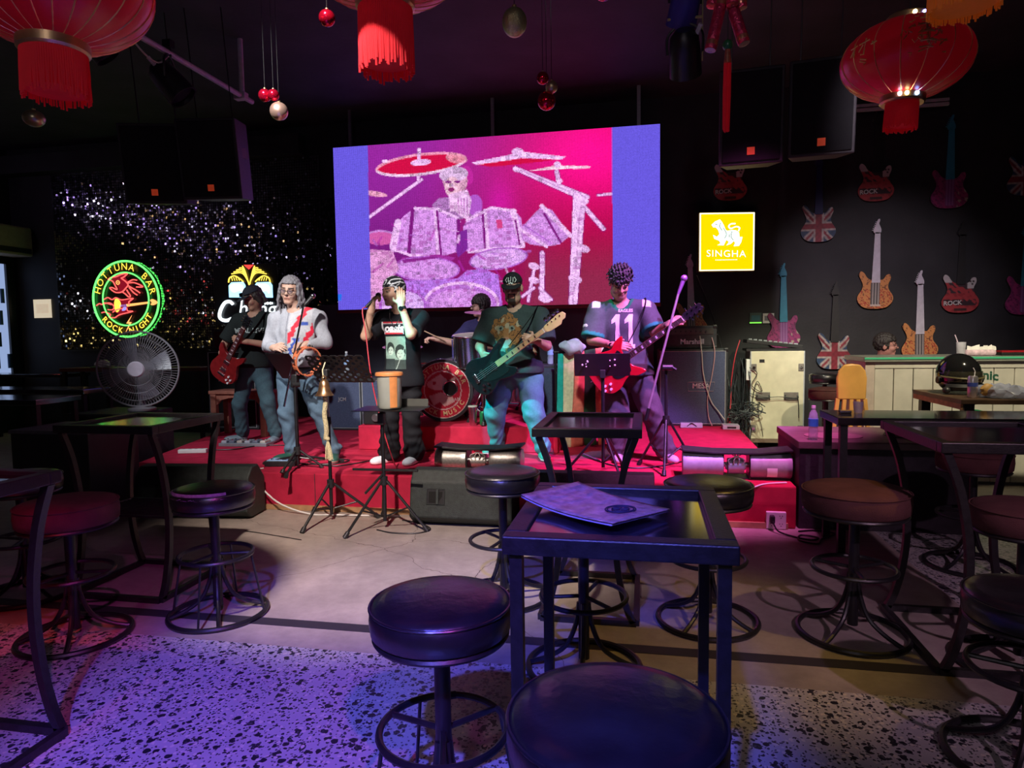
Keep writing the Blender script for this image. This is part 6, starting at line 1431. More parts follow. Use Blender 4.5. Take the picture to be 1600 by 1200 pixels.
    def loc(s, V): D = (V-s.J['head'])/s.hs; return np.stack([D@s.r, D@s.f, D@s.u], 1)
    def torso(s, F, o):
        J = s.J; g = s.g; w = np.linalg.norm(J['shL']-J['shR'])/2; ch, pv = J['chest'], J['pelvis']; bl = ch*.42+pv*.58
        ax = unit(J['shL']-J['shR']); ax[2] = 0; ax = unit(ax); fr = np.stack([ax, np.cross((0, 0, 1), ax), (0, 0, 1)])
        F.ell(ch+np.array((0, 0, .03)), (w*.84+o, .118*(.6+.4*g)+o, .195+o), .05, fr); F.ell(bl+fr[1]*(-.03*(g-1))*np.sign(fr[1][1]), (.145*g+o, .115*g+o, .19+o), .06, fr); F.ell(pv, (.160*(.5+.5*g)+o, .118*(.5+.5*g)+o, .13+o), .05, fr)
        F.cap(J['shL'], J['shR'], .058+o, k=.05); F.cap(J['neck'], J['shL'], .045+o*.8, .05+o, .04); F.cap(J['neck'], J['shR'], .045+o*.8, .05+o, .04)
    def shirt(s, name, colf, hem, sleeve=.8, sr=(.076, .088), amp=.005, seed=1, flare=.02, o=.018, neckr=.078, collar_drop=.02):
        F = Field(.0105); s.torso(F, o); J = s.J; pv = J['pelvis']; g = s.g
        ax = unit(J['shL']-J['shR']); ax[2] = 0; ax = unit(ax); fr = np.stack([ax, np.cross((0, 0, 1), ax), (0, 0, 1)])
        F.ell(np.array((pv[0], pv[1], hem+.02)), (.165*(.4+.6*g)+flare, .125*(.4+.6*g)+flare, .16), .06, fr)
        for q in 'LR':
            a, e, w = J['sh'+q], J['el'+q], J['wr'+q]
            if sleeve <= 1: F.cap(a, a+(e-a)*sleeve, sr[0]*(.7+.3*g), sr[1]*(.7+.3*g), .035)
            else: F.cap(a, e, sr[0], sr[1]*.85, .035); F.cap(e, e+(w-e)*.86, sr[1]*.80, .048, .03)
        F.warp = folds(amp, 34, seed); F.cut(lambda P: hem-P[..., 2])
        if sleeve <= 1:
            for q in 'LR':
                a, e = J['sh'+q], J['el'+q]; d = unit(e-a); L = np.linalg.norm(e-a)*sleeve+.02
                # open the sleeve end square to the arm
                F.cut(lambda P, a=a, d=d, L=L: np.where(np.linalg.norm(P-a-((P-a)@d)[..., None]*d, axis=-1) < .13, ((P-a)@d)-L, -1.))
        nk = J['neck']+np.array((0, 0, .02)); F.cut(lambda P: neckr-np.sqrt((P[..., 0]-nk[0])**2+(P[..., 1]-nk[1]+.015)**2+((P[..., 2]-nk[2]-.03+collar_drop)*.75)**2))
        V, Q = F.mesh(); s.shirt_o = vmesh(name, V, Q, FAB, s.o, colf(V)); s.bvh = BVHTree.FromPolygons(V.tolist(), Q.tolist()); return s.shirt_o
    def trousers(s, colf, top, r=(.100, .078, .066), amp=.006, seed=2, flare=0., name='trousers', bottom=.035):
        F = Field(.0115); J = s.J; g = s.g; F.ell(J['pelvis'], (.168*(.45+.55*g), .126*(.45+.55*g), .14), .05)
        for q in 'LR':
            an = J['an'+q]; F.cap(J['hip'+q], J['kn'+q], r[0]*(.7+.3*g), r[1]*(.7+.3*g), .05); F.cap(J['kn'+q], an+np.array((0, 0, -.01)), r[1]*(.7+.3*g), r[2]+flare, .03)
            F.ell(an+np.array((0, 0, .02)), (r[2]+.012+flare, r[2]+.014+flare, .04), .02)
        f0 = folds(amp, 44, seed); 
        def wp(P): return f0(P)+.004*np.sin(P[..., 2]*62+6*np.sin(P[..., 0]*19+P[...,1]*12))*np.exp(-((P[..., 2]-.14)/.10)**2)+.004*np.sin(P[..., 2]*60+P[..., 0]*45)*np.exp(-((P[..., 2]-.44)/.08)**2)
        F.warp = wp; F.cut(lambda P: P[..., 2]-top); F.cut(lambda P: bottom-P[..., 2]); V, Q = F.mesh(); s.tr_o = vmesh(name, V, Q, FAB, s.o, colf(V)); return s.tr_o
    def shoes(s, toes, colf, ln=.125, name='shoe'):
        for q in 'LR':
            an = s.J['an'+q]; d = unit((*toes[q], 0)); sd = np.array((-d[1], d[0], 0)); fr = np.stack([sd, d, (0, 0, 1)]); F = Field(.008)
            c = np.array((an[0], an[1], 0)); F.ell(c+d*.075+np.array((0, 0, .030)), (.048, ln, .042), .02, fr); F.ell(c+d*.14+np.array((0, 0, .028)), (.047, .06, .034), .02, fr); F.cap(c+np.array((0, 0, .05)), c+np.array((0, 0, min(an[2]+.02, .11))), .043, .040, .03)
            F.cut(lambda P: .002-P[..., 2]); V, Q = F.mesh(); vmesh(name, V, Q, VINYL, s.o, colf(V))
    def hair(s, name, build, col, m=None, res=.008, jit=.0):
        F = Field(res); build(F, s.hp, np.stack([s.r, s.f, s.u]))
        if m is None: F.warp = lambda P: .0035*np.sin((P@s.r)*230+3*np.sin((P@s.u)*34))+.003*np.sin((P@s.f)*210+(P@s.r)*60+2*np.sin((P@s.u)*41))
        V, Q = F.mesh(); c = np.tile(col, (len(V), 1)) if not callable(col) else col(s.loc(V)); return vmesh(name, V, Q, m or HAIR, s.o, c)
    def decal(s, V2, faces, org, m, name, off=.004, cols=None, ex=(1, 0, 0), ez=(0, 0, 1), d=(0, 1, 0), parent=None):
        """lay flat print on the garment: points travel along d until they meet the cloth"""
        ex = Vector(ex); ez = Vector(ez); d = Vector(d).normalized(); o0 = Vector(org)-Vector(s.base); out = []
        for x, y in V2:
            p = o0+ex*x+ez*y-d*.6; h = s.bvh.ray_cast(p, d); out.append(tuple((h[0] if h[0] else p+d*.5)-d*off))
        me = bpy.data.meshes.new(name); me.from_pydata(out, [], faces)
        if cols is not None: set_col(me, cols)
        return obj(name, me, m, parent or s.shirt_o, True, 0, 60)
    def patch(s, w, h, org, colf, name, n=36, **k):
        m_ = max(4, int(n*h/w)); X, Z = np.meshgrid(np.linspace(-w/2, w/2, n), np.linspace(-h/2, h/2, m_)); X = X.ravel(); Z = Z.ravel()
        C, keep = colf(X, Z); F = [(j*n+i, j*n+i+1, (j+1)*n+i+1, (j+1)*n+i) for j in range(m_-1) for i in range(n-1)]; F = [f for f in F if all(keep[q] for q in f)]
        used = sorted({q for f in F for q in f}); mp = {q: i for i, q in enumerate(used)}
        return s.decal([(X[q], Z[q]) for q in used], [tuple(mp[q] for q in f) for f in F], org, FAB, name, cols=C[used], **k)
    def text(s, t, size, org, m, name='lettering', off=.003, sub=None, **k):
        v, f = text2d(t, size, off, **{a: k.pop(a) for a in list(k) if a in ('shear', 'space')}); return s.decal(v, f, org, m, name, .006, **k)
def flat(c, var=.0, seed=0):
    c = np.array(c)
    return lambda V: np.tile(c, (len(V), 1))
def two_tone(c, sole, h=.022): return lambda V: np.where((V[:, 2] < h)[:, None], np.array(sole), np.array(c))
def skullcap(extra=.012, line=.03, back=-.10):
    def f(F, hp, fr):
        F.ell(hp(0, -.016, .034), (.080+extra, .098+extra, .096+extra), .01, fr)
        o0 = hp(0, 0, 0); F.cut(lambda P: np.where(((P-o0)@fr[1]) > .035, line-((P-o0)@fr[2]), back-((P-o0)@fr[2])))
    return f
def glasses(P, m='black_plastic', r=.019, lens=None):
    b = B(); 
    for q in (-1, 1):
        c = P.hp(q*.032, .106, .004); b.tube([c+(P.r*math.cos(a)*1.15+P.u*math.sin(a)*.9)*r for a in np.linspace(0, 2*PI, 17)[:-1]], .0022, 5, closed=True); b.tube([P.hp(q*.053, .104, .008), P.hp(q*.080, .06, .008), P.hp(q*.082, -.01, .002)], .002, 4)
    b.tube([P.hp(-.011, .112, .008), P.hp(.011, .112, .008)], .002, 4); o = b.build('glasses', m, P.o)
    b = B()
    for q in (-1, 1): c = P.hp(q*.032, .105, .004); k = len(b.v); b.add([c]+[c+(P.r*math.cos(a)*1.15+P.u*math.sin(a)*.9)*r for a in np.linspace(0, 2*PI, 13)[:-1]], [(0, i+1, (i+1) % 12+1) for i in range(12)])
    b.build('lens', lens or mat('lens_tint', (.22, .16, .20), .1, alpha=.45), o, False)
def watch(P, q, t=.93, m='black_plastic'):
    a, b_ = P.J['el'+q], P.J['wr'+q]; d = unit(b_-a); c = a+(b_-a)*t; b = B(); b.lathe([(.033, -.014), (.0355, -.012), (.0355, .012), (.033, .014)], 22, c, d); w = b.build('wristband', m, P.o)
    x, y, _ = frame_of(d); b = B(); b.cyl(Vector(c)-Vector((0, .034, 0)), Vector(c)-Vector((0, .043, 0)), .019, n=14); b.build('watch_face', 'black_gloss', w)

# --- guitarist in the dark cap
G1 = Person('guitarist in dark cap, black T-shirt and jeans playing a red guitar', (-4.25, 6.75, .321), dict(head=(-4.205, 6.72, 1.915), neck=(-4.22, 6.77, 1.735), chest=(-4.24, 6.77, 1.48), pelvis=(-4.265, 6.77, 1.17),
    shR=(-4.425, 6.77, 1.665), shL=(-4.03, 6.77, 1.665), elR=(-4.575, 6.72, 1.41), wrR=(-4.50, 6.55, 1.30), elL=(-3.99, 6.68, 1.39), wrL=(-4.22, 6.53, 1.445), hipR=(-4.36, 6.77, 1.09), knR=(-4.42, 6.71, .74), anR=(-4.44, 6.78, .42), hipL=(-4.17, 6.77, 1.09), knL=(-4.07, 6.70, .77), anL=(-4.03, 6.77, .42)),
    (-.55, -.78, -.42), skin=(.50, .26, .18), g=1.02, hands={'R': ((.45, -.25, -.85), (.35, .9, .1), .7, 1), 'L': ((-.85, -.35, .25), (.0, .95, -.1), 1.1, -1)})
G1.shirt('tshirt', flat((.016, .020, .020)), .83, sleeve=.78, amp=.006); G1.trousers(flat((.055, .10, .125)), .90, seed=5); G1.shoes({'R': (-.8, -.6), 'L': (.15, -1)}, flat((.20, .25, .30)), .12, 'sock')
G1.text('METAL LIVE', .072, (-4.24, 6.5, 1.555), mat('print_grey', (.42, .46, .44), .7), off=.002)
def cap_hair(F, hp, fr):
    skullcap(.010, .055, -.09)(F, hp, fr)
    for q in (-1, 1): F.cap(hp(q*.078, -.01, .02), hp(q*.086, -.03, -.10), .028, .022, .02); F.cap(hp(q*.06, -.07, .0), hp(q*.07, -.08, -.12), .035, .03, .02)
G1.hair('hair', cap_hair, (.035, .025, .022))
def ballcap(P, col, brim=True, lift=.02):
    def f(F, hp, fr):
        F.ell(hp(0, -.012, .040), (.094, .110, .100), .01, fr); o0 = hp(0, 0, 0); F.cut(lambda V: .040+lift-((V-o0)@fr[2])-.10*np.minimum((V-o0)@fr[1], 0)*0)
    c = P.hair('cap', f, col, FAB)
    b = B(); n = 14; vs = []
    for k in range(2):
        for i in range(n+1):
            a = PI*i/n; vs.append(P.hp(.085*math.cos(a), .055+.125*math.sin(a)**.8, .062+lift-.02-.03*math.sin(a)-.006*k+.012*abs(math.cos(a))*-1))
    m_ = n+1; b.add(vs, [tuple(range(m_)), tuple(range(2*m_-1, m_-1, -1))]+[(i, i+1, m_+i+1, m_+i) for i in range(n)]+[(n, 0, m_, 2*m_-1)])
    b.c = [col]*len(b.v); b.build('brim', FAB, c); return c
ballcap(G1, (.03, .032, .042))

# --- man in grey jacket with tambourine
G2 = Person('man with long grey hair and glasses in a grey striped jacket playing tambourine', (-3.1, 5.75, .321), dict(head=(-3.205, 5.73, 1.905), neck=(-3.185, 5.78, 1.715), chest=(-3.175, 5.78, 1.46), pelvis=(-3.205, 5.78, 1.18),
    shR=(-3.375, 5.78, 1.635), shL=(-2.965, 5.78, 1.635), elR=(-3.455, 5.73, 1.395), wrR=(-3.29, 5.55, 1.385), elL=(-2.865, 5.72, 1.42), wrL=(-2.965, 5.52, 1.405), hipR=(-3.30, 5.78, 1.10), knR=(-3.285, 5.73, .77), anR=(-3.275, 5.77, .42), hipL=(-3.11, 5.78, 1.10), knL=(-2.965, 5.73, .79), anL=(-2.86, 5.80, .42)),
    (.16, -.97, -.16), up=(.10, 0, 1), skin=(.56, .34, .26), g=1.0, hands={'R': ((.75, -.5, .05), (.3, .6, -.6), .5, 1), 'L': ((-.5, -.7, -.35), (-.5, .3, -.7), 1.3, -1)})
def jacket_col(V):
    c = np.tile((.36, .36, .40), (len(V), 1)).astype(float); x, z = V[:, 0]+G2.base[0], V[:, 2]+G2.base[2]; fr_ = V[:, 1] < .12; x0 = x+3.175
    d = x0*1.0-(z-1.48)*.55; nz = .012*np.sin(z*130)+.010*np.sin(z*57+x*40)
    pan = fr_ & (x0 > -.02) & (x0 < .20) & (z > 1.32); c[pan] = (.48, .47, .50)
    c[pan & (np.abs(d+.005+nz*.6) < .028)] = (.60, .035, .06); c[pan & (np.abs(d-.075+nz) < .026) & (z < 1.47)] = (.05, .09, .36); c[pan & (np.abs(d-.150+nz*.5) < .022)] = (.62, .02, .05); c[pan & (np.abs(x0-.12) < .04) & (np.abs(z-1.60) < .018)] = (.05, .09, .36)
    c[fr_ & (np.abs(x0+.035) < .006)] = (.20, .20, .23); return c
G2.shirt('jacket', jacket_col, .88, sleeve=2, sr=(.070, .068), amp=.008, seed=3, o=.026, collar_drop=.0); G2.trousers(flat((.085, .135, .19)), .90, r=(.098, .076, .062), amp=.007, seed=8); G2.shoes({'R': (-.45, -.9), 'L': (.4, -.9)}, two_tone((.02, .075, .055), (.62, .60, .50)), .13)
def long_hair(F, hp, fr):
    skullcap(.012, .062, -.06)(F, hp, fr); F.cuts = []
    o0 = hp(0, 0, 0); 
    r = np.random.default_rng(2)
    for k in range(30):
        a = r.uniform(R(35), R(325)); x, y = math.sin(a), math.cos(a)   # y = toward the face
        if y > .62: continue
        p = [hp(x*.080, y*.085-.01, .06-.02*r.random()), hp(x*.098, y*.095-.012, -.02), hp(x*.108+r.normal(0, .012), y*.095-.02, -.10), hp(x*.115+r.normal(0, .02), y*.08-.02+r.normal(0, .01), -.19-.05*r.random())]
        for i in range(3): F.cap(p[i], p[i+1], .015-.003*i, .013-.004*i, .012)
    F.cut(lambda P: np.where((((P-o0)@fr[1]) > .03) & (np.abs((P-o0)@fr[0]) < .066), .068-((P-o0)@fr[2]), -1.))
G2.hair('hair', long_hair, (.19, .18, .20), res=.0075); glasses(G2, 'black_plastic', .021)
b = B(); bv = G2.J['pelvis']; b.lathe([(.172, -.02), (.176, 0), (.172, .02)], 40, (bv[0], bv[1], .875), None, 1., .76); b.build('belt', mat('belt_black', (.02, .02, .02), .4), G2.o)

# --- singer in bandana
G3 = Person('singer in black T-shirt, black trousers and bandana holding a microphone to his mouth', (-2.17, 5.72, .321), dict(head=(-2.19, 5.70, 1.865), neck=(-2.155, 5.76, 1.685), chest=(-2.135, 5.76, 1.44), pelvis=(-2.145, 5.76, 1.13),
    shR=(-2.315, 5.73, 1.62), shL=(-1.965, 5.77, 1.62), elR=(-2.405, 5.56, 1.475), wrR=(-2.318, 5.50, 1.715), elL=(-1.985, 5.55, 1.485), wrL=(-2.062, 5.545, 1.735), hipR=(-2.235, 5.76, 1.06), knR=(-2.262, 5.71, .74), anR=(-2.295, 5.76, .42), hipL=(-2.06, 5.76, 1.06), knL=(-2.06, 5.71, .74), anL=(-2.055, 5.76, .42)),
    (-.58, -.80, -.10), skin=(.56, .33, .23), g=.98, hands={'R': ((.22, .05, .95), (.75, .6, -.2), 1.35, 1), 'L': ((-.10, .25, .95), (-.35, .75, -.3), .25, 1)})
G3.shirt('tshirt', flat((.010, .010, .014)), .70, sleeve=.72, amp=.006, seed=7, flare=.03); G3.trousers(flat((.010, .010, .013)), .88, r=(.096, .078, .075), flare=.02, seed=4, bottom=.02); G3.shoes({'R': (-.55, -.83), 'L': (-.1, -1)}, two_tone((.62, .64, .70), (.75, .75, .75)), .13)
def oasis_box(X, Z):
    c = np.tile((.55, .03, .05), (len(X), 1)).astype(float); m = (np.abs(Z) < .034) & (np.abs(X) < .098); c[m] = (.02, .02, .03); c[(np.abs(np.abs(X)-.100) < .003) | (np.abs(np.abs(Z)-.040) < .003)] = (.7, .68, .7); return c, np.ones(len(X), bool)
G3.patch(.205, .11, (-2.175, 5.5, 1.545), oasis_box, 'print_box', 40); G3.text('oasis', .095, (-2.175, 5.5, 1.54), mat('print_white', (.75, .75, .78), .7), off=.004, shear=.15)
def portrait(X, Z):
    c = np.tile((.26, .40, .33), (len(X), 1)).astype(float)
    for cx, cz, s_ in ((-.045, .025, .9), (.048, -.005, 1.05)):
        c[((X-cx)/(.045*s_))**2+((Z-cz-.015)/(.062*s_))**2 < 1] = (.03, .045, .04); c[((X-cx-.004)/(.031*s_))**2+((Z-cz+.008)/(.042*s_))**2 < 1] = (.42, .55, .47)
        for e in (-1, 1): c[((X-cx-e*.013)/.007)**2+((Z-cz)/.004)**2 < 1] = (.05, .07, .06)
        c[((X-cx)/.011)**2+((Z-cz+.03)/.0035)**2 < 1] = (.12, .12, .11)
    c[(Z < -.06) & (np.abs(X-.03) < .07+(-.06-Z)*.5)] = (.05, .07, .065); c[(Z < -.05) & (np.abs(X+.05) < .05)] = (.035, .05, .05); c[np.abs(X-.03-(Z+.1)*.4) < .003] = (.4, .5, .45); return c, np.ones(len(X), bool)
G3.patch(.195, .29, (-2.165, 5.5, 1.325), portrait, 'portrait_print', 44)
def bandana(F, hp, fr):
    skullcap(.012, .045, -.012)(F, hp, fr)
G3.hair('hair', skullcap(.006, .06, -.08), (.02, .016, .016))
def band_col(L):
    c = np.tile((.012, .012, .016), (len(L), 1)).astype(float); n = np.sin(L[:, 0]*120)*np.sin(L[:, 2]*130+L[:, 1]*60); ring = np.abs(np.hypot((np.mod(L[:, 0]+.03, .07)-.035), (np.mod(L[:, 2], .06)-.03))-.02) < .005; c[ring] = (.55, .55, .58); c[n > .82] = (.5, .5, .52); return c
bn = G3.hair('bandana', bandana, band_col, FAB, .006)
b = B()
for k in range(3): b.tube([G3.hp(.02, -.108, .01), G3.hp(.045+.02*k, -.135, -.02-.015*k), G3.hp(.07+.03*k, -.14, -.05-.03*k)], [.02, .026, .008], 8, flat=.35)
b.c = [(.012, .012, .016)]*len(b.v); b.build('bandana_tail', FAB, bn); watch(G3, 'L', .9)
b = B()
for q in (-1, 1): b.tube([tuple(G3.J['neck']+np.array((q*.07, -.075, .02))), tuple(G3.J['neck']+np.array((q*.045, -.135, -.06))), tuple(G3.J['neck']+np.array((0, -.150, -.135)))], .004, 6)
b.build('necklace', 'chrome', G3.o)
hm_ = thing('microphone', 'black handheld microphone with a red cable at the singer\'s mouth', 'microphone', (-2.295, 5.505, 1.79), 0)
d_ = Vector((.50, .50, .62)).normalized(); b = B(); b.cyl(-d_*.10, d_*.03, .012, .018, n=14); b.build('body', 'black_plastic', hm_)
b = B(); b.ball(d_*.055, .025, 16, 12); b.build('grille', mat('mic_grille', (.10, .10, .11), .35, .8), hm_)
b = B(); b.tube(smooth_pts([-d_*.10, (-.075, -.08, -.10), (-.04, -.10, -.30), (.0, -.13, -.60), (.03, -.10, -.85), (.10, -.10, -1.15), (.17, -.06, -1.42), (.21, -.05, -1.472)], 6), .005, 6); b.build('cable', 'cable_red', hm_)

# --- bass player
G4 = Person('heavyset bassist in black cap and tiger T-shirt with teal-lit jeans', (-1.17, 6.2, .321), dict(head=(-1.2, 6.16, 1.905), neck=(-1.195, 6.22, 1.72), chest=(-1.19, 6.22, 1.45), pelvis=(-1.185, 6.22, 1.13),
    shR=(-1.425, 6.22, 1.63), shL=(-.955, 6.22, 1.63), elR=(-1.515, 6.15, 1.36), wrR=(-1.45, 5.955, 1.315), elL=(-.885, 6.12, 1.365), wrL=(-.955, 5.925, 1.415), hipR=(-1.31, 6.22, 1.05), knR=(-1.40, 6.20, .73), anR=(-1.41, 6.36, .42), hipL=(-1.06, 6.22, 1.05), knL=(-1.01, 6.11, .73), anL=(-.925, 6.10, .42)),
    (.04, -.96, -.24), skin=(.44, .24, .17), g=1.45, head=1.08, beard=(.035, .025, .022), hands={'R': ((.35, -.35, -.85), (.4, .85, .1), .55, 1), 'L': ((-.92, -.15, .30), (.15, .95, -.2), 1.1, -1)})
G4.shirt('tshirt', flat((.030, .042, .042)), .79, sleeve=.80, sr=(.080, .094), amp=.007, seed=9, flare=.05); G4.trousers(flat((.07, .20, .235)), .84, r=(.115, .088, .066), amp=.008, seed=11); G4.shoes({'R': (-.5, -.86), 'L': (.3, -.95)}, two_tone((.03, .26, .19), (.72, .74, .70), .028), .135)
def tiger(X, Z):
    e = (X/.155)**2+((Z-.02)/.19)**2; c = np.tile((.030, .042, .042), (len(X), 1)).astype(float); keep = e+.5*noise2(X, Z, 50, 41) < .86
    c[e < 1] = (.36, .15, .05); n = noise2(X, Z, 60, 31); c[(e < .95) & (np.abs(n) < .06)] = (.03, .03, .03); c[(e < .9) & (noise2(X, Z, 40, 33) > .22)] = (.46, .36, .24)
    for q in (-1, 1): c[((X-q*.055)/.030)**2+((Z-.055)/.022)**2 < 1] = (.26, .28, .22); c[((X-q*.055)/.013)**2+((Z-.055)/.013)**2 < 1] = (.02, .03, .03)
    c[((X)/.05)**2+((Z+.07)/.035)**2 < 1] = (.42, .52, .50); c[(np.abs(X) < .022-(Z+.03)*.0) & (np.abs(Z+.035) < .018)] = (.50, .20, .14); c[((X)/.035)**2+((Z+.115)/.012)**2 < 1] = (.50, .56, .52); c[(np.abs(X) < .022) & (Z > -.03) & (Z < .05)] = (.40, .18, .07)
    c[(e > .6) & (Z < -.06) & (X < 0)] = (.20, .30, .27); return c*.62, keep
G4.patch(.32, .40, (-1.25, 5.8, 1.475), tiger, 'tiger_print', 52)
G4.hair('hair', skullcap(.005, .06, -.03), (.03, .025, .02)); cp4 = ballcap(G4, (.012, .012, .015), lift=.012)
b = B(); n0 = G4
for p in ([(-.035, .06), (-.045, .08), (-.03, .10)], [(.035, .06), (.045, .08), (.03, .10)], [(-.02, .065), (-.02, .10)], [(.0, .07), (.0, .105)], [(.02, .065), (.02, .10)], [(-.02, .055), (.02, .055)], [(-.012, .045), (.012, .075)], [(.015, .045), (.0, .06)]):
    b.tube([G4.hp(x, math.sqrt(max(0, 1-(x/.094)**2-((z-.04)/.10)**2))*.110-.012+.004, z) for x, z in p], .0035, 5)
b.build('cap_emblem', mat('emblem_pale', (.60, .62, .58), .6), cp4); watch(G4, 'L', .88)

# --- red guitar player
G5 = Person('guitarist in a green-trimmed dark jersey numbered 11 looking down at his red guitar', (-.1, 6.1, .321), dict(head=(-.215, 6.03, 1.915), neck=(-.205, 6.13, 1.735), chest=(-.20, 6.13, 1.47), pelvis=(-.15, 6.13, 1.14),
    shR=(-.425, 6.12, 1.665), shL=(.015, 6.12, 1.665), elR=(-.465, 6.04, 1.41), wrR=(-.265, 5.86, 1.365), elL=(.085, 6.03, 1.475), wrL=(.215, 5.88, 1.545), hipR=(-.265, 6.13, 1.06), knR=(-.245, 6.06, .75), anR=(-.225, 6.11, .42), hipL=(-.04, 6.13, 1.06), knL=(.06, 6.07, .76), anL=(.175, 6.14, .42)),
    (.20, -.74, -.66), skin=(.46, .25, .18), g=1.22, head=1.04, hands={'R': ((.95, -.2, -.05), (.1, .9, -.35), .6, 1), 'L': ((.62, .1, .45), (.5, .6, -.5), 1.2, -1)})
def jersey_col(V):
    c = np.tile((.055, .075, .080), (len(V), 1)).astype(float); J = G5.J
    for q in 'LR':
        a, e = J['sh'+q], J['el'+q]; d = unit(e-a); L = np.linalg.norm(e-a); t = (V-a)@d; r_ = np.linalg.norm(V-a-t[:, None]*d, axis=1); c[(t > L*.80) & (r_ < .13) & (np.abs(V[:, 0]-J['chest'][0]) > .15)] = (.02, .24, .19)
        top = (np.abs(V[:, 0]-a[0]) < .035) & (V[:, 2] > a[2]+.03); c[top] = (.60, .60, .62)
    nk = J['neck']; dd = np.hypot(V[:, 0]-nk[0], (V[:, 1]-nk[1]+.015)); c[(np.linalg.norm((V-nk-np.array((0, -.015, .02)))*np.array((1, 1, .75)), axis=1) < .115)] = (.012, .17, .07); return c
G5.shirt('jersey', jersey_col, .77, sleeve=.86, sr=(.084, .100), amp=.007, seed=15, flare=.045, collar_drop=.035, neckr=.085); G5.trousers(flat((.085, .075, .095)), .84, r=(.112, .094, .088), amp=.009, seed=17, flare=.004, bottom=.02); G5.shoes({'R': (-.05, -1), 'L': (.5, -.87)}, two_tone((.45, .42, .5), (.75, .72, .75), .03), .135)
one = [(-.032, -.15), (.040, -.15), (.040, -.115), (.022, -.115), (.022, .15), (-.012, .15), (-.050, .10), (-.050, .065), (-.016, .085), (-.016, -.115), (-.032, -.115)]
for dx in (-.062, .052):
    X, Z = np.meshgrid(np.arange(-.055, .046, .006), np.arange(-.155, .156, .006)); kk = inside(one, X.ravel(), Z.ravel()); pts = [Vector(p) for p in one]+[Vector(p) for p in zip(X.ravel()[kk], Z.ravel()[kk])]
    vs, es, fs, *_ = delaunay_2d_cdt(pts, [], [list(range(len(one)))], 1, 1e-5); G5.decal([(v.x+dx-.01*0, v.y-.15*(v.x+dx)*0) for v in vs], [tuple(f) for f in fs], (-.175, 5.8, 1.485), mat('print_number', (.62, .64, .62), .7), 'number_one', .004)
G5.text('EAGLES', .038, (-.165, 5.8, 1.665), 'print_number', off=.001)
b = B(); rS = G5.J['shR']*.45+G5.J['elR']*.55; b.lathe([(.001, .104), (.03, .100), (.034, .094)], 20, rS, (-.75, -.65, .1), 1., .7); b.build('sleeve_badge', 'print_number', G5.shirt_o)
def messy(F, hp, fr):
    F.ell(hp(0, -.014, .042), (.090, .106, .100), .01, fr); r = np.random.default_rng(5)
    for k in range(420):
        v = unit(r.normal(0, 1, 3)+np.array((0, -.15, .75)))
        if v[1] > .45 and v[2] < .02: continue
        if v[2] < -.25: continue
        p = hp(v[0]*.085, v[1]*.100-.014, v[2]*.095+.042); w_ = unit(v+r.normal(0, .55, 3)); q = p+(fr[0]*w_[0]+fr[1]*w_[1]+fr[2]*w_[2])*r.uniform(.012, .042); F.cap(p, q, .009, .004, .006)
    o0 = hp(0, 0, 0); F.cut(lambda P: np.where(((P-o0)@fr[1]) > .045, .026+.012*np.sin(((P-o0)@fr[0])*130)-((P-o0)@fr[2]), -.075-((P-o0)@fr[2])))
G5.hair('hair', messy, (.032, .030, .036), res=.007); watch(G5, 'R', .90)

# --- drummer, seated
G6 = Person('drummer with black hair in a dark blue T-shirt seated behind the drum kit', (-1.88, 7.85, .571), dict(head=(-1.915, 7.80, 1.815), neck=(-1.885, 7.85, 1.635), chest=(-1.89, 7.86, 1.40), pelvis=(-1.88, 7.90, 1.10),
    shR=(-2.065, 7.82, 1.555), shL=(-1.72, 7.80, 1.555), elR=(-2.20, 7.68, 1.37), wrR=(-2.38, 7.50, 1.435), elL=(-1.72, 7.62, 1.33), wrL=(-1.90, 7.42, 1.36), hipR=(-1.97, 7.86, 1.06), knR=(-2.16, 7.50, 1.05), anR=(-2.20, 7.42, .67), hipL=(-1.79, 7.86, 1.06), knL=(-1.62, 7.50, 1.05), anL=(-1.60, 7.48, .67)),
    (-.88, -.45, -.12), skin=(.58, .36, .30), hands={'R': ((-.75, -.5, .15), (.0, .1, -1), 1.2, -1), 'L': ((-.7, -.6, .1), (.0, .1, -1), 1.2, 1)})
G6.shirt('tshirt', flat((.035, .035, .12)), .50, sleeve=.8, seed=21); G6.trousers(flat((.02, .02, .025)), .66, seed=22, bottom=.08); G6.shoes({'R': (-.2, -1), 'L': (.1, -1)}, flat((.03, .03, .03)), .12)
def bowl(F, hp, fr):
    skullcap(.020, .028, -.085)(F, hp, fr)
    for q in (-1, 1): F.cap(hp(q*.082, .03, .02), hp(q*.080, .025, -.04), .018, .010, .01)
G6.hair('hair', bowl, (.016, .013, .015)); glasses(G6)
for lab, p, q in (('wooden drumstick in the drummer\'s raised right hand', (-2.36, 7.46, 1.46), (-2.60, 7.28, 1.60)), ('wooden drumstick in the drummer\'s left hand', (-1.92, 7.36, 1.38), (-2.22, 7.20, 1.45))):
    t = thing('drumstick', lab, 'drumstick', p); e = Vector(q)-Vector(p); b = B(); b.tube([e*-.35, e*.8, e*1.0], [.008, .007, .0045], 8); b.build('shaft', mat('stick_wood', (.42, .30, .20), .5), t); b = B(); b.ball(e*1.02, .007, 8, 6); b.build('tip', 'stick_wood', t)
th_ = thing('drum_throne', 'round black drum throne under the drummer', 'stool', (-1.88, 7.92, .571)); b = B(); b.lathe([(.001, .33), (.17, .33), (.18, .36), (.17, .40), (.001, .405)], 28); b.build('seat', 'vinyl_black', th_); post(th_, .05, .33, .02, 'chrome'); tripod(th_, .22, .22, .3, m='chrome')

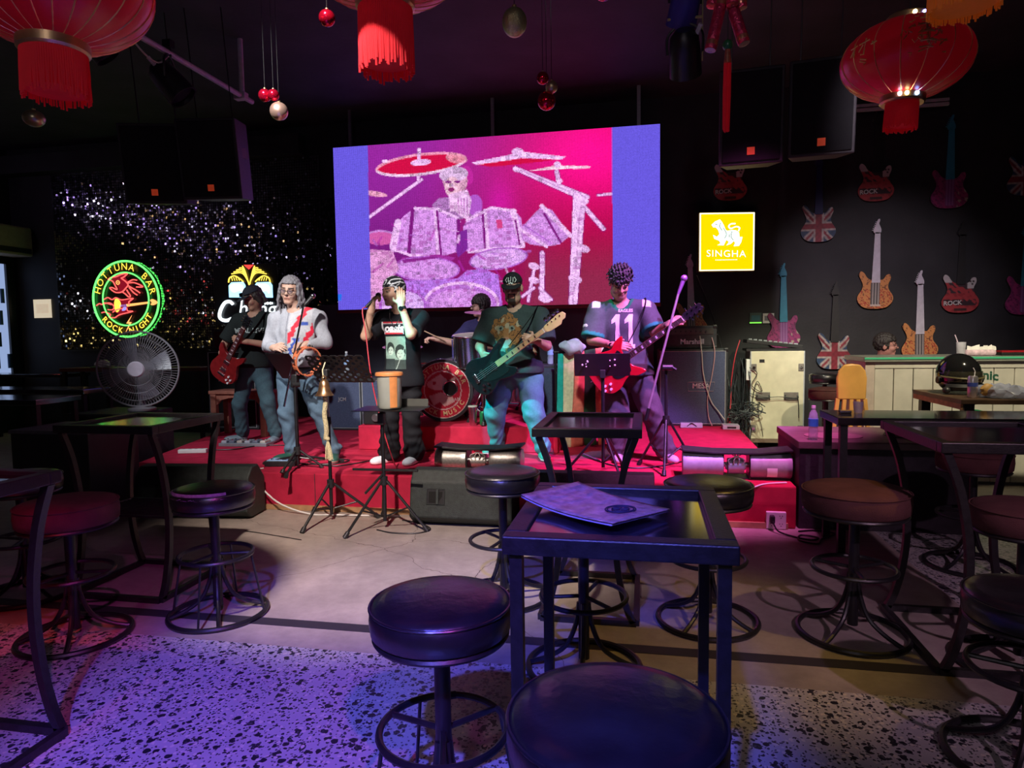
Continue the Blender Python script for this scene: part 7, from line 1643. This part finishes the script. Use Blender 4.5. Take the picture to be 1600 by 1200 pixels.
# --- man behind the bar
G7 = Person('man in glasses and dark shirt sitting behind the bar counter', (2.52, 7.85, .0), dict(head=(2.52, 7.80, 1.295), neck=(2.50, 7.86, 1.12), chest=(2.50, 7.87, .88), pelvis=(2.49, 7.88, .58), shR=(2.40, 8.03, 1.04), shL=(2.56, 7.68, 1.04), elR=(2.45, 8.08, .80), wrR=(2.62, 8.0, .70), elL=(2.62, 7.66, .80), wrL=(2.78, 7.70, .72), hipR=(2.52, 7.97, .54), knR=(2.90, 7.98, .52), anR=(2.92, 7.98, .1), hipL=(2.54, 7.79, .54), knL=(2.92, 7.78, .52), anL=(2.94, 7.78, .1)),
    (.95, -.30, -.05), skin=(.42, .20, .17), hands={'R': ((.9, 0, -.3), (0, 0, -1), .4, 1), 'L': ((.9, 0, -.3), (0, 0, -1), .4, -1)}, seated=True)
G7.shirt('tshirt', flat((.02, .02, .024)), .48, seed=31); G7.trousers(flat((.02, .022, .03)), .70, seed=32, bottom=.05); G7.shoes({'R': (1, 0), 'L': (1, 0)}, flat((.03, .03, .03)), .12)
G7.hair('hair', skullcap(.014, .045, -.06), (.02, .016, .016)); glasses(G7)
b_ = thing('low_stool', 'low black seat behind the bar counter', 'stool', (2.49, 7.90, 0)); b = B(); b.lathe([(.001, .40), (.16, .40), (.17, .43), (.16, .46), (.001, .465)], 24); b.build('cushion', 'vinyl_black', b_); b = B(); b.cyl((0, 0, .02), (0, 0, .40), .03, n=12); b.lathe([(.18, 0), (.18, .02), (.001, .025)], 24); b.build('pedestal', 'black_metal', b_)

# ------------------------------------------------------------ guitars being played, tambourine
SGO = [(-.205,0),(-.195,.085),(-.14,.150),(-.06,.158),(.01,.132),(.06,.122),(.11,.152),(.178,.158),(.165,.125),(.128,.085),(.112,.04),(.112,-.04),(.128,-.085),(.165,-.130),(.178,-.165),(.11,-.158),(.06,-.126),(.01,-.136),(-.06,-.168),(-.14,-.160),(-.195,-.09)]
JBO = [(-.245,.01),(-.235,.09),(-.18,.150),(-.10,.158),(-.02,.125),(.05,.112),(.13,.140),(.215,.162),(.250,.138),(.195,.105),(.135,.065),(.122,-.03),(.140,-.075),(.190,-.118),(.165,-.160),(.09,-.155),(.0,-.128),(-.08,-.160),(-.17,-.172),(-.235,-.10)]
def guitar(name, label, org, tip, body, outline, neck_m, nut, strings, head, frets, scale=1., roll=0., pegs=(3, 3), guard=None, inlay=None, headm=None, bassk=False):
    o = Vector(org); ex = (Vector(tip)-o).normalized(); ey = Vector((0, 1, 0))-ex*ex.y; ey.normalize(); ez = ex.cross(ey)
    M = Matrix(((ex.x, ey.x, ez.x, o.x), (ex.y, ey.y, ez.y, o.y), (ex.z, ey.z, ez.z, o.z), (0, 0, 0, 1)))
    t = thing(name, label, 'guitar', mw=M, group='electric guitars being played'); S_ = scale
    sc = lambda pts: [(x*S_, z*S_) for x, z in pts]
    b = B(); b.prism(sm2(sc(outline), 4), -.02, .02); bo = b.build('body', body, t, True, .006)
    if guard: b = B(); b.prism(sm2(sc(guard), 3), -.0235, -.0205); b.build('pickguard', mat('guard_black', (.012, .012, .013), .2), bo, False)
    x0, xn, xh = .06*S_, nut*S_, head*S_
    b = B(); b.prism([(x0, -.028), (x0, .028), (xn, .021), (xn, -.021)], -.022, .008); nk = b.build('neck', neck_m, t, False, .004)
    b = B(); b.prism([(x0, -.027), (x0, .027), (xn, .0205), (xn, -.0205)], -.0265, -.0222); fb = b.build('fretboard', frets, nk, False)
    b = B(); sl = (xn-(-.12*S_))
    for k in range(1, 20):
        x = xn-sl*(1-2**(-k/12.))
        if x > x0: b.box((x, -.027, 0), (.003, .002, .050-.010*(x-x0)/(xn-x0)))
    b.build('fret_wires', 'steel', fb, False)
    for k in (3, 5, 7, 9, 12, 15):
        xa = xn-sl*(1-2**(-(k-.5)/12.))
        if xa > x0 and inlay: b = B(); b.box((xa, -.0272, 0), (sl*.018, .0015, .026)); b.build('inlay', inlay, fb, False)
    hw = .036 if not bassk else .042
    ho = [(xn, -.021), (xn, .021), (xn+.03, hw), (xh-.02, hw*.95), (xh, hw*.5), (xh-.012, 0), (xh, -hw*.5), (xh-.02, -hw*.95), (xn+.03, -hw)] if not bassk else [(xn, -.021), (xn, .021), (xn+.03, .030), (xh-.05, .046), (xh, .040), (xh+.015, .008), (xh-.01, -.02), (xh-.04, -.022), (xh-.07, -.045), (xn+.05, -.040)]
    b = B(); b.prism(ho, -.018, -.004); hs = b.build('headstock', headm or neck_m, t, False, .003)
    b = B(); b.box((xn, -.024, 0), (.006, .008, .044)); b.build('nut', mat('bone', (.7, .68, .6), .4), nk, False)
    for side, n in ((1, pegs[0]), (-1, pegs[1])):
        for k in range(n):
            x = xn+.04+(xh-xn-.055)*(k+.5)/n; b = B(); b.cyl((x, -.018, side*hw*.55), (x, -.028, side*hw*.55), .006, n=8); b.cyl((x, -.010, side*hw*.9), (x, -.010, side*(hw+.014)), .003, n=6)
            if bassk: b.lathe([(.001, 0), (.018, .003), (.02, .006), (.018, .009), (.001, .012)], 14, (x, -.004, side*(hw+.03)), (0, 1, 0))
            else: b.box((x, -.010, side*(hw+.02)), (.010, .008, .014))
            b.build('tuning_peg', 'chrome', hs)
    for x in ((.02*S_, -.07*S_) if not bassk else (.03, -.10)): b = B(); b.box((x, -.024, 0), (.036 if not bassk else .03, .010, .085 if bassk else .07)); b.build('pickup', mat('pickup_black', (.015, .015, .016), .3) if bassk else 'chrome', bo, False, .003)
    b = B(); b.box((-.125*S_-(.05 if bassk else 0), -.026, 0), (.035 if bassk else .02, .014, .085)); b.build('bridge', 'chrome', bo, False, .003)
    for k, (kx, kz) in enumerate(((-.10, -.095), (-.145, -.085), (-.12, -.13), (-.165, -.115))): b = B(); b.cyl((kx*S_, -.02, kz*S_), (kx*S_, -.036, kz*S_), .011, n=14); b.build('knob', 'chrome' if bassk else mat('knob_pale', (.8, .75, .78), .25), bo)
    for k in range(strings): z = (k-(strings-1)/2)*(.0105 if not bassk else .0165); b = B(); b.cyl((-.125*S_-(.05 if bassk else 0), -.032, z), (xn+.02, -.027, z*.72), .0011 if not bassk else .0018, n=4); b.build('string', 'steel', t)
    b = B(); b.cyl((-.205*S_, 0, 0), (-.225*S_, 0, 0), .006, n=8); b.build('strap_button', 'chrome', bo)
    return t, M
def strap(t, M, pts, m='black_fabric', w=.026):
    Mi = M.inverted(); b = B(); b.tube(smooth_pts([Mi @ Vector(p) for p in pts], 6), w, 6, flat=.12); b.build('strap', m, t)
sgm = mat('guitar_red', (.50, .006, .020), .16, var=.08, coat=.7); chm = mat('guitar_cherry', (.22, .012, .014), .2, var=.2, coat=.6)
rose = mat('rosewood', (.045, .022, .018), .45); mah = mat('mahogany', (.20, .05, .03), .35); pearl = mat('pearl', (.72, .66, .72), .3); mapl = mat('maple', (.72, .47, .22), .3, var=.08); hbk = mat('head_black', (.01, .01, .012), .2)
t, M = guitar('electric_guitar', 'cherry red electric guitar held upright by the capped guitarist', (-4.43, 6.53, 1.20), (-4.03, 6.44, 1.78), chm, SGO, mah, .46, 6, .60, rose, 1.02, inlay=pearl, headm=hbk)
strap(t, M, [(-4.30, 6.53, 1.36), (-4.10, 6.60, 1.60), (-4.06, 6.72, 1.735), (-4.12, 6.90, 1.66), (-4.35, 6.93, 1.35), (-4.50, 6.70, 1.12), (-4.53, 6.55, 1.06)])
t, M = guitar('electric_guitar', 'bright red double-horned electric guitar held by the man in the jersey', (-.255, 5.845, 1.185), (.43, 5.74, 1.665), sgm, SGO, mah, .62, 6, .79, rose, 1.12, inlay=pearl, headm=hbk, guard=[(.0, .02), (.09, .09), (.10, .0), (.09, -.10), (-.02, -.10), (-.05, -.05)])
strap(t, M, [(-.15, 5.87, 1.36), (-.02, 5.94, 1.62), (.0, 6.10, 1.755), (-.10, 6.29, 1.65), (-.35, 6.30, 1.35), (-.44, 6.05, 1.10), (-.44, 5.87, 1.05)])
t, M = guitar('bass_guitar', 'black bass guitar with a maple neck held by the heavyset bassist', (-1.345, 5.885, 1.175), (-.645, 5.76, 1.645), mat('bass_black', (.008, .008, .01), .12, coat=.6), JBO, mapl, .58, 4, .80, mapl, 1.03, bassk=True, pegs=(4, 0), inlay=hbk, guard=[(.11, .05), (.16, .10), (.10, .10), (.02, .06), (-.10, .02), (-.12, -.06), (-.03, -.10), (.06, -.11), (.13, -.10), (.12, -.03)])
strap(t, M, [(-1.18, 5.88, 1.38), (-1.02, 5.98, 1.60), (-.98, 6.20, 1.725), (-1.1, 6.44, 1.6), (-1.45, 6.42, 1.30), (-1.58, 6.15, 1.10), (-1.54, 5.90, 1.04)])
tb = thing('tambourine', 'orange wooden tambourine with steel jingles in the grey-jacket man\'s hand', 'tambourine', mw=Matrix.Translation((-2.91, 5.44, 1.265)) @ Matrix.Rotation(R(62), 4, 'Z') @ Matrix.Rotation(R(8), 4, 'X'))
to = mat('tambourine_orange', (.72, .20, .09), .4, var=.1)
for y in (-.024, .024): b = B(); b.lathe([(.118, -.006), (.130, -.006), (.130, .006), (.118, .006), (.118, -.006)], 40, (0, y, 0), (0, 1, 0), cap=False); b.build('hoop', to, tb)
for k in range(7):
    a = 2*PI*k/7; b = B(); b.box((.124*math.cos(a), 0, .124*math.sin(a)), (.012, .04, .03), ry=-a); b.build('spacer', to, tb, False)
    a += PI/7; b = B()
    for q in (-.012, .008): b.lathe([(.001, 0), (.020, .001), (.024, .003), (.02, .004)], 14, (.124*math.cos(a), q, .124*math.sin(a)), (0, 1, 0))
    b.build('jingle', 'chrome', tb)
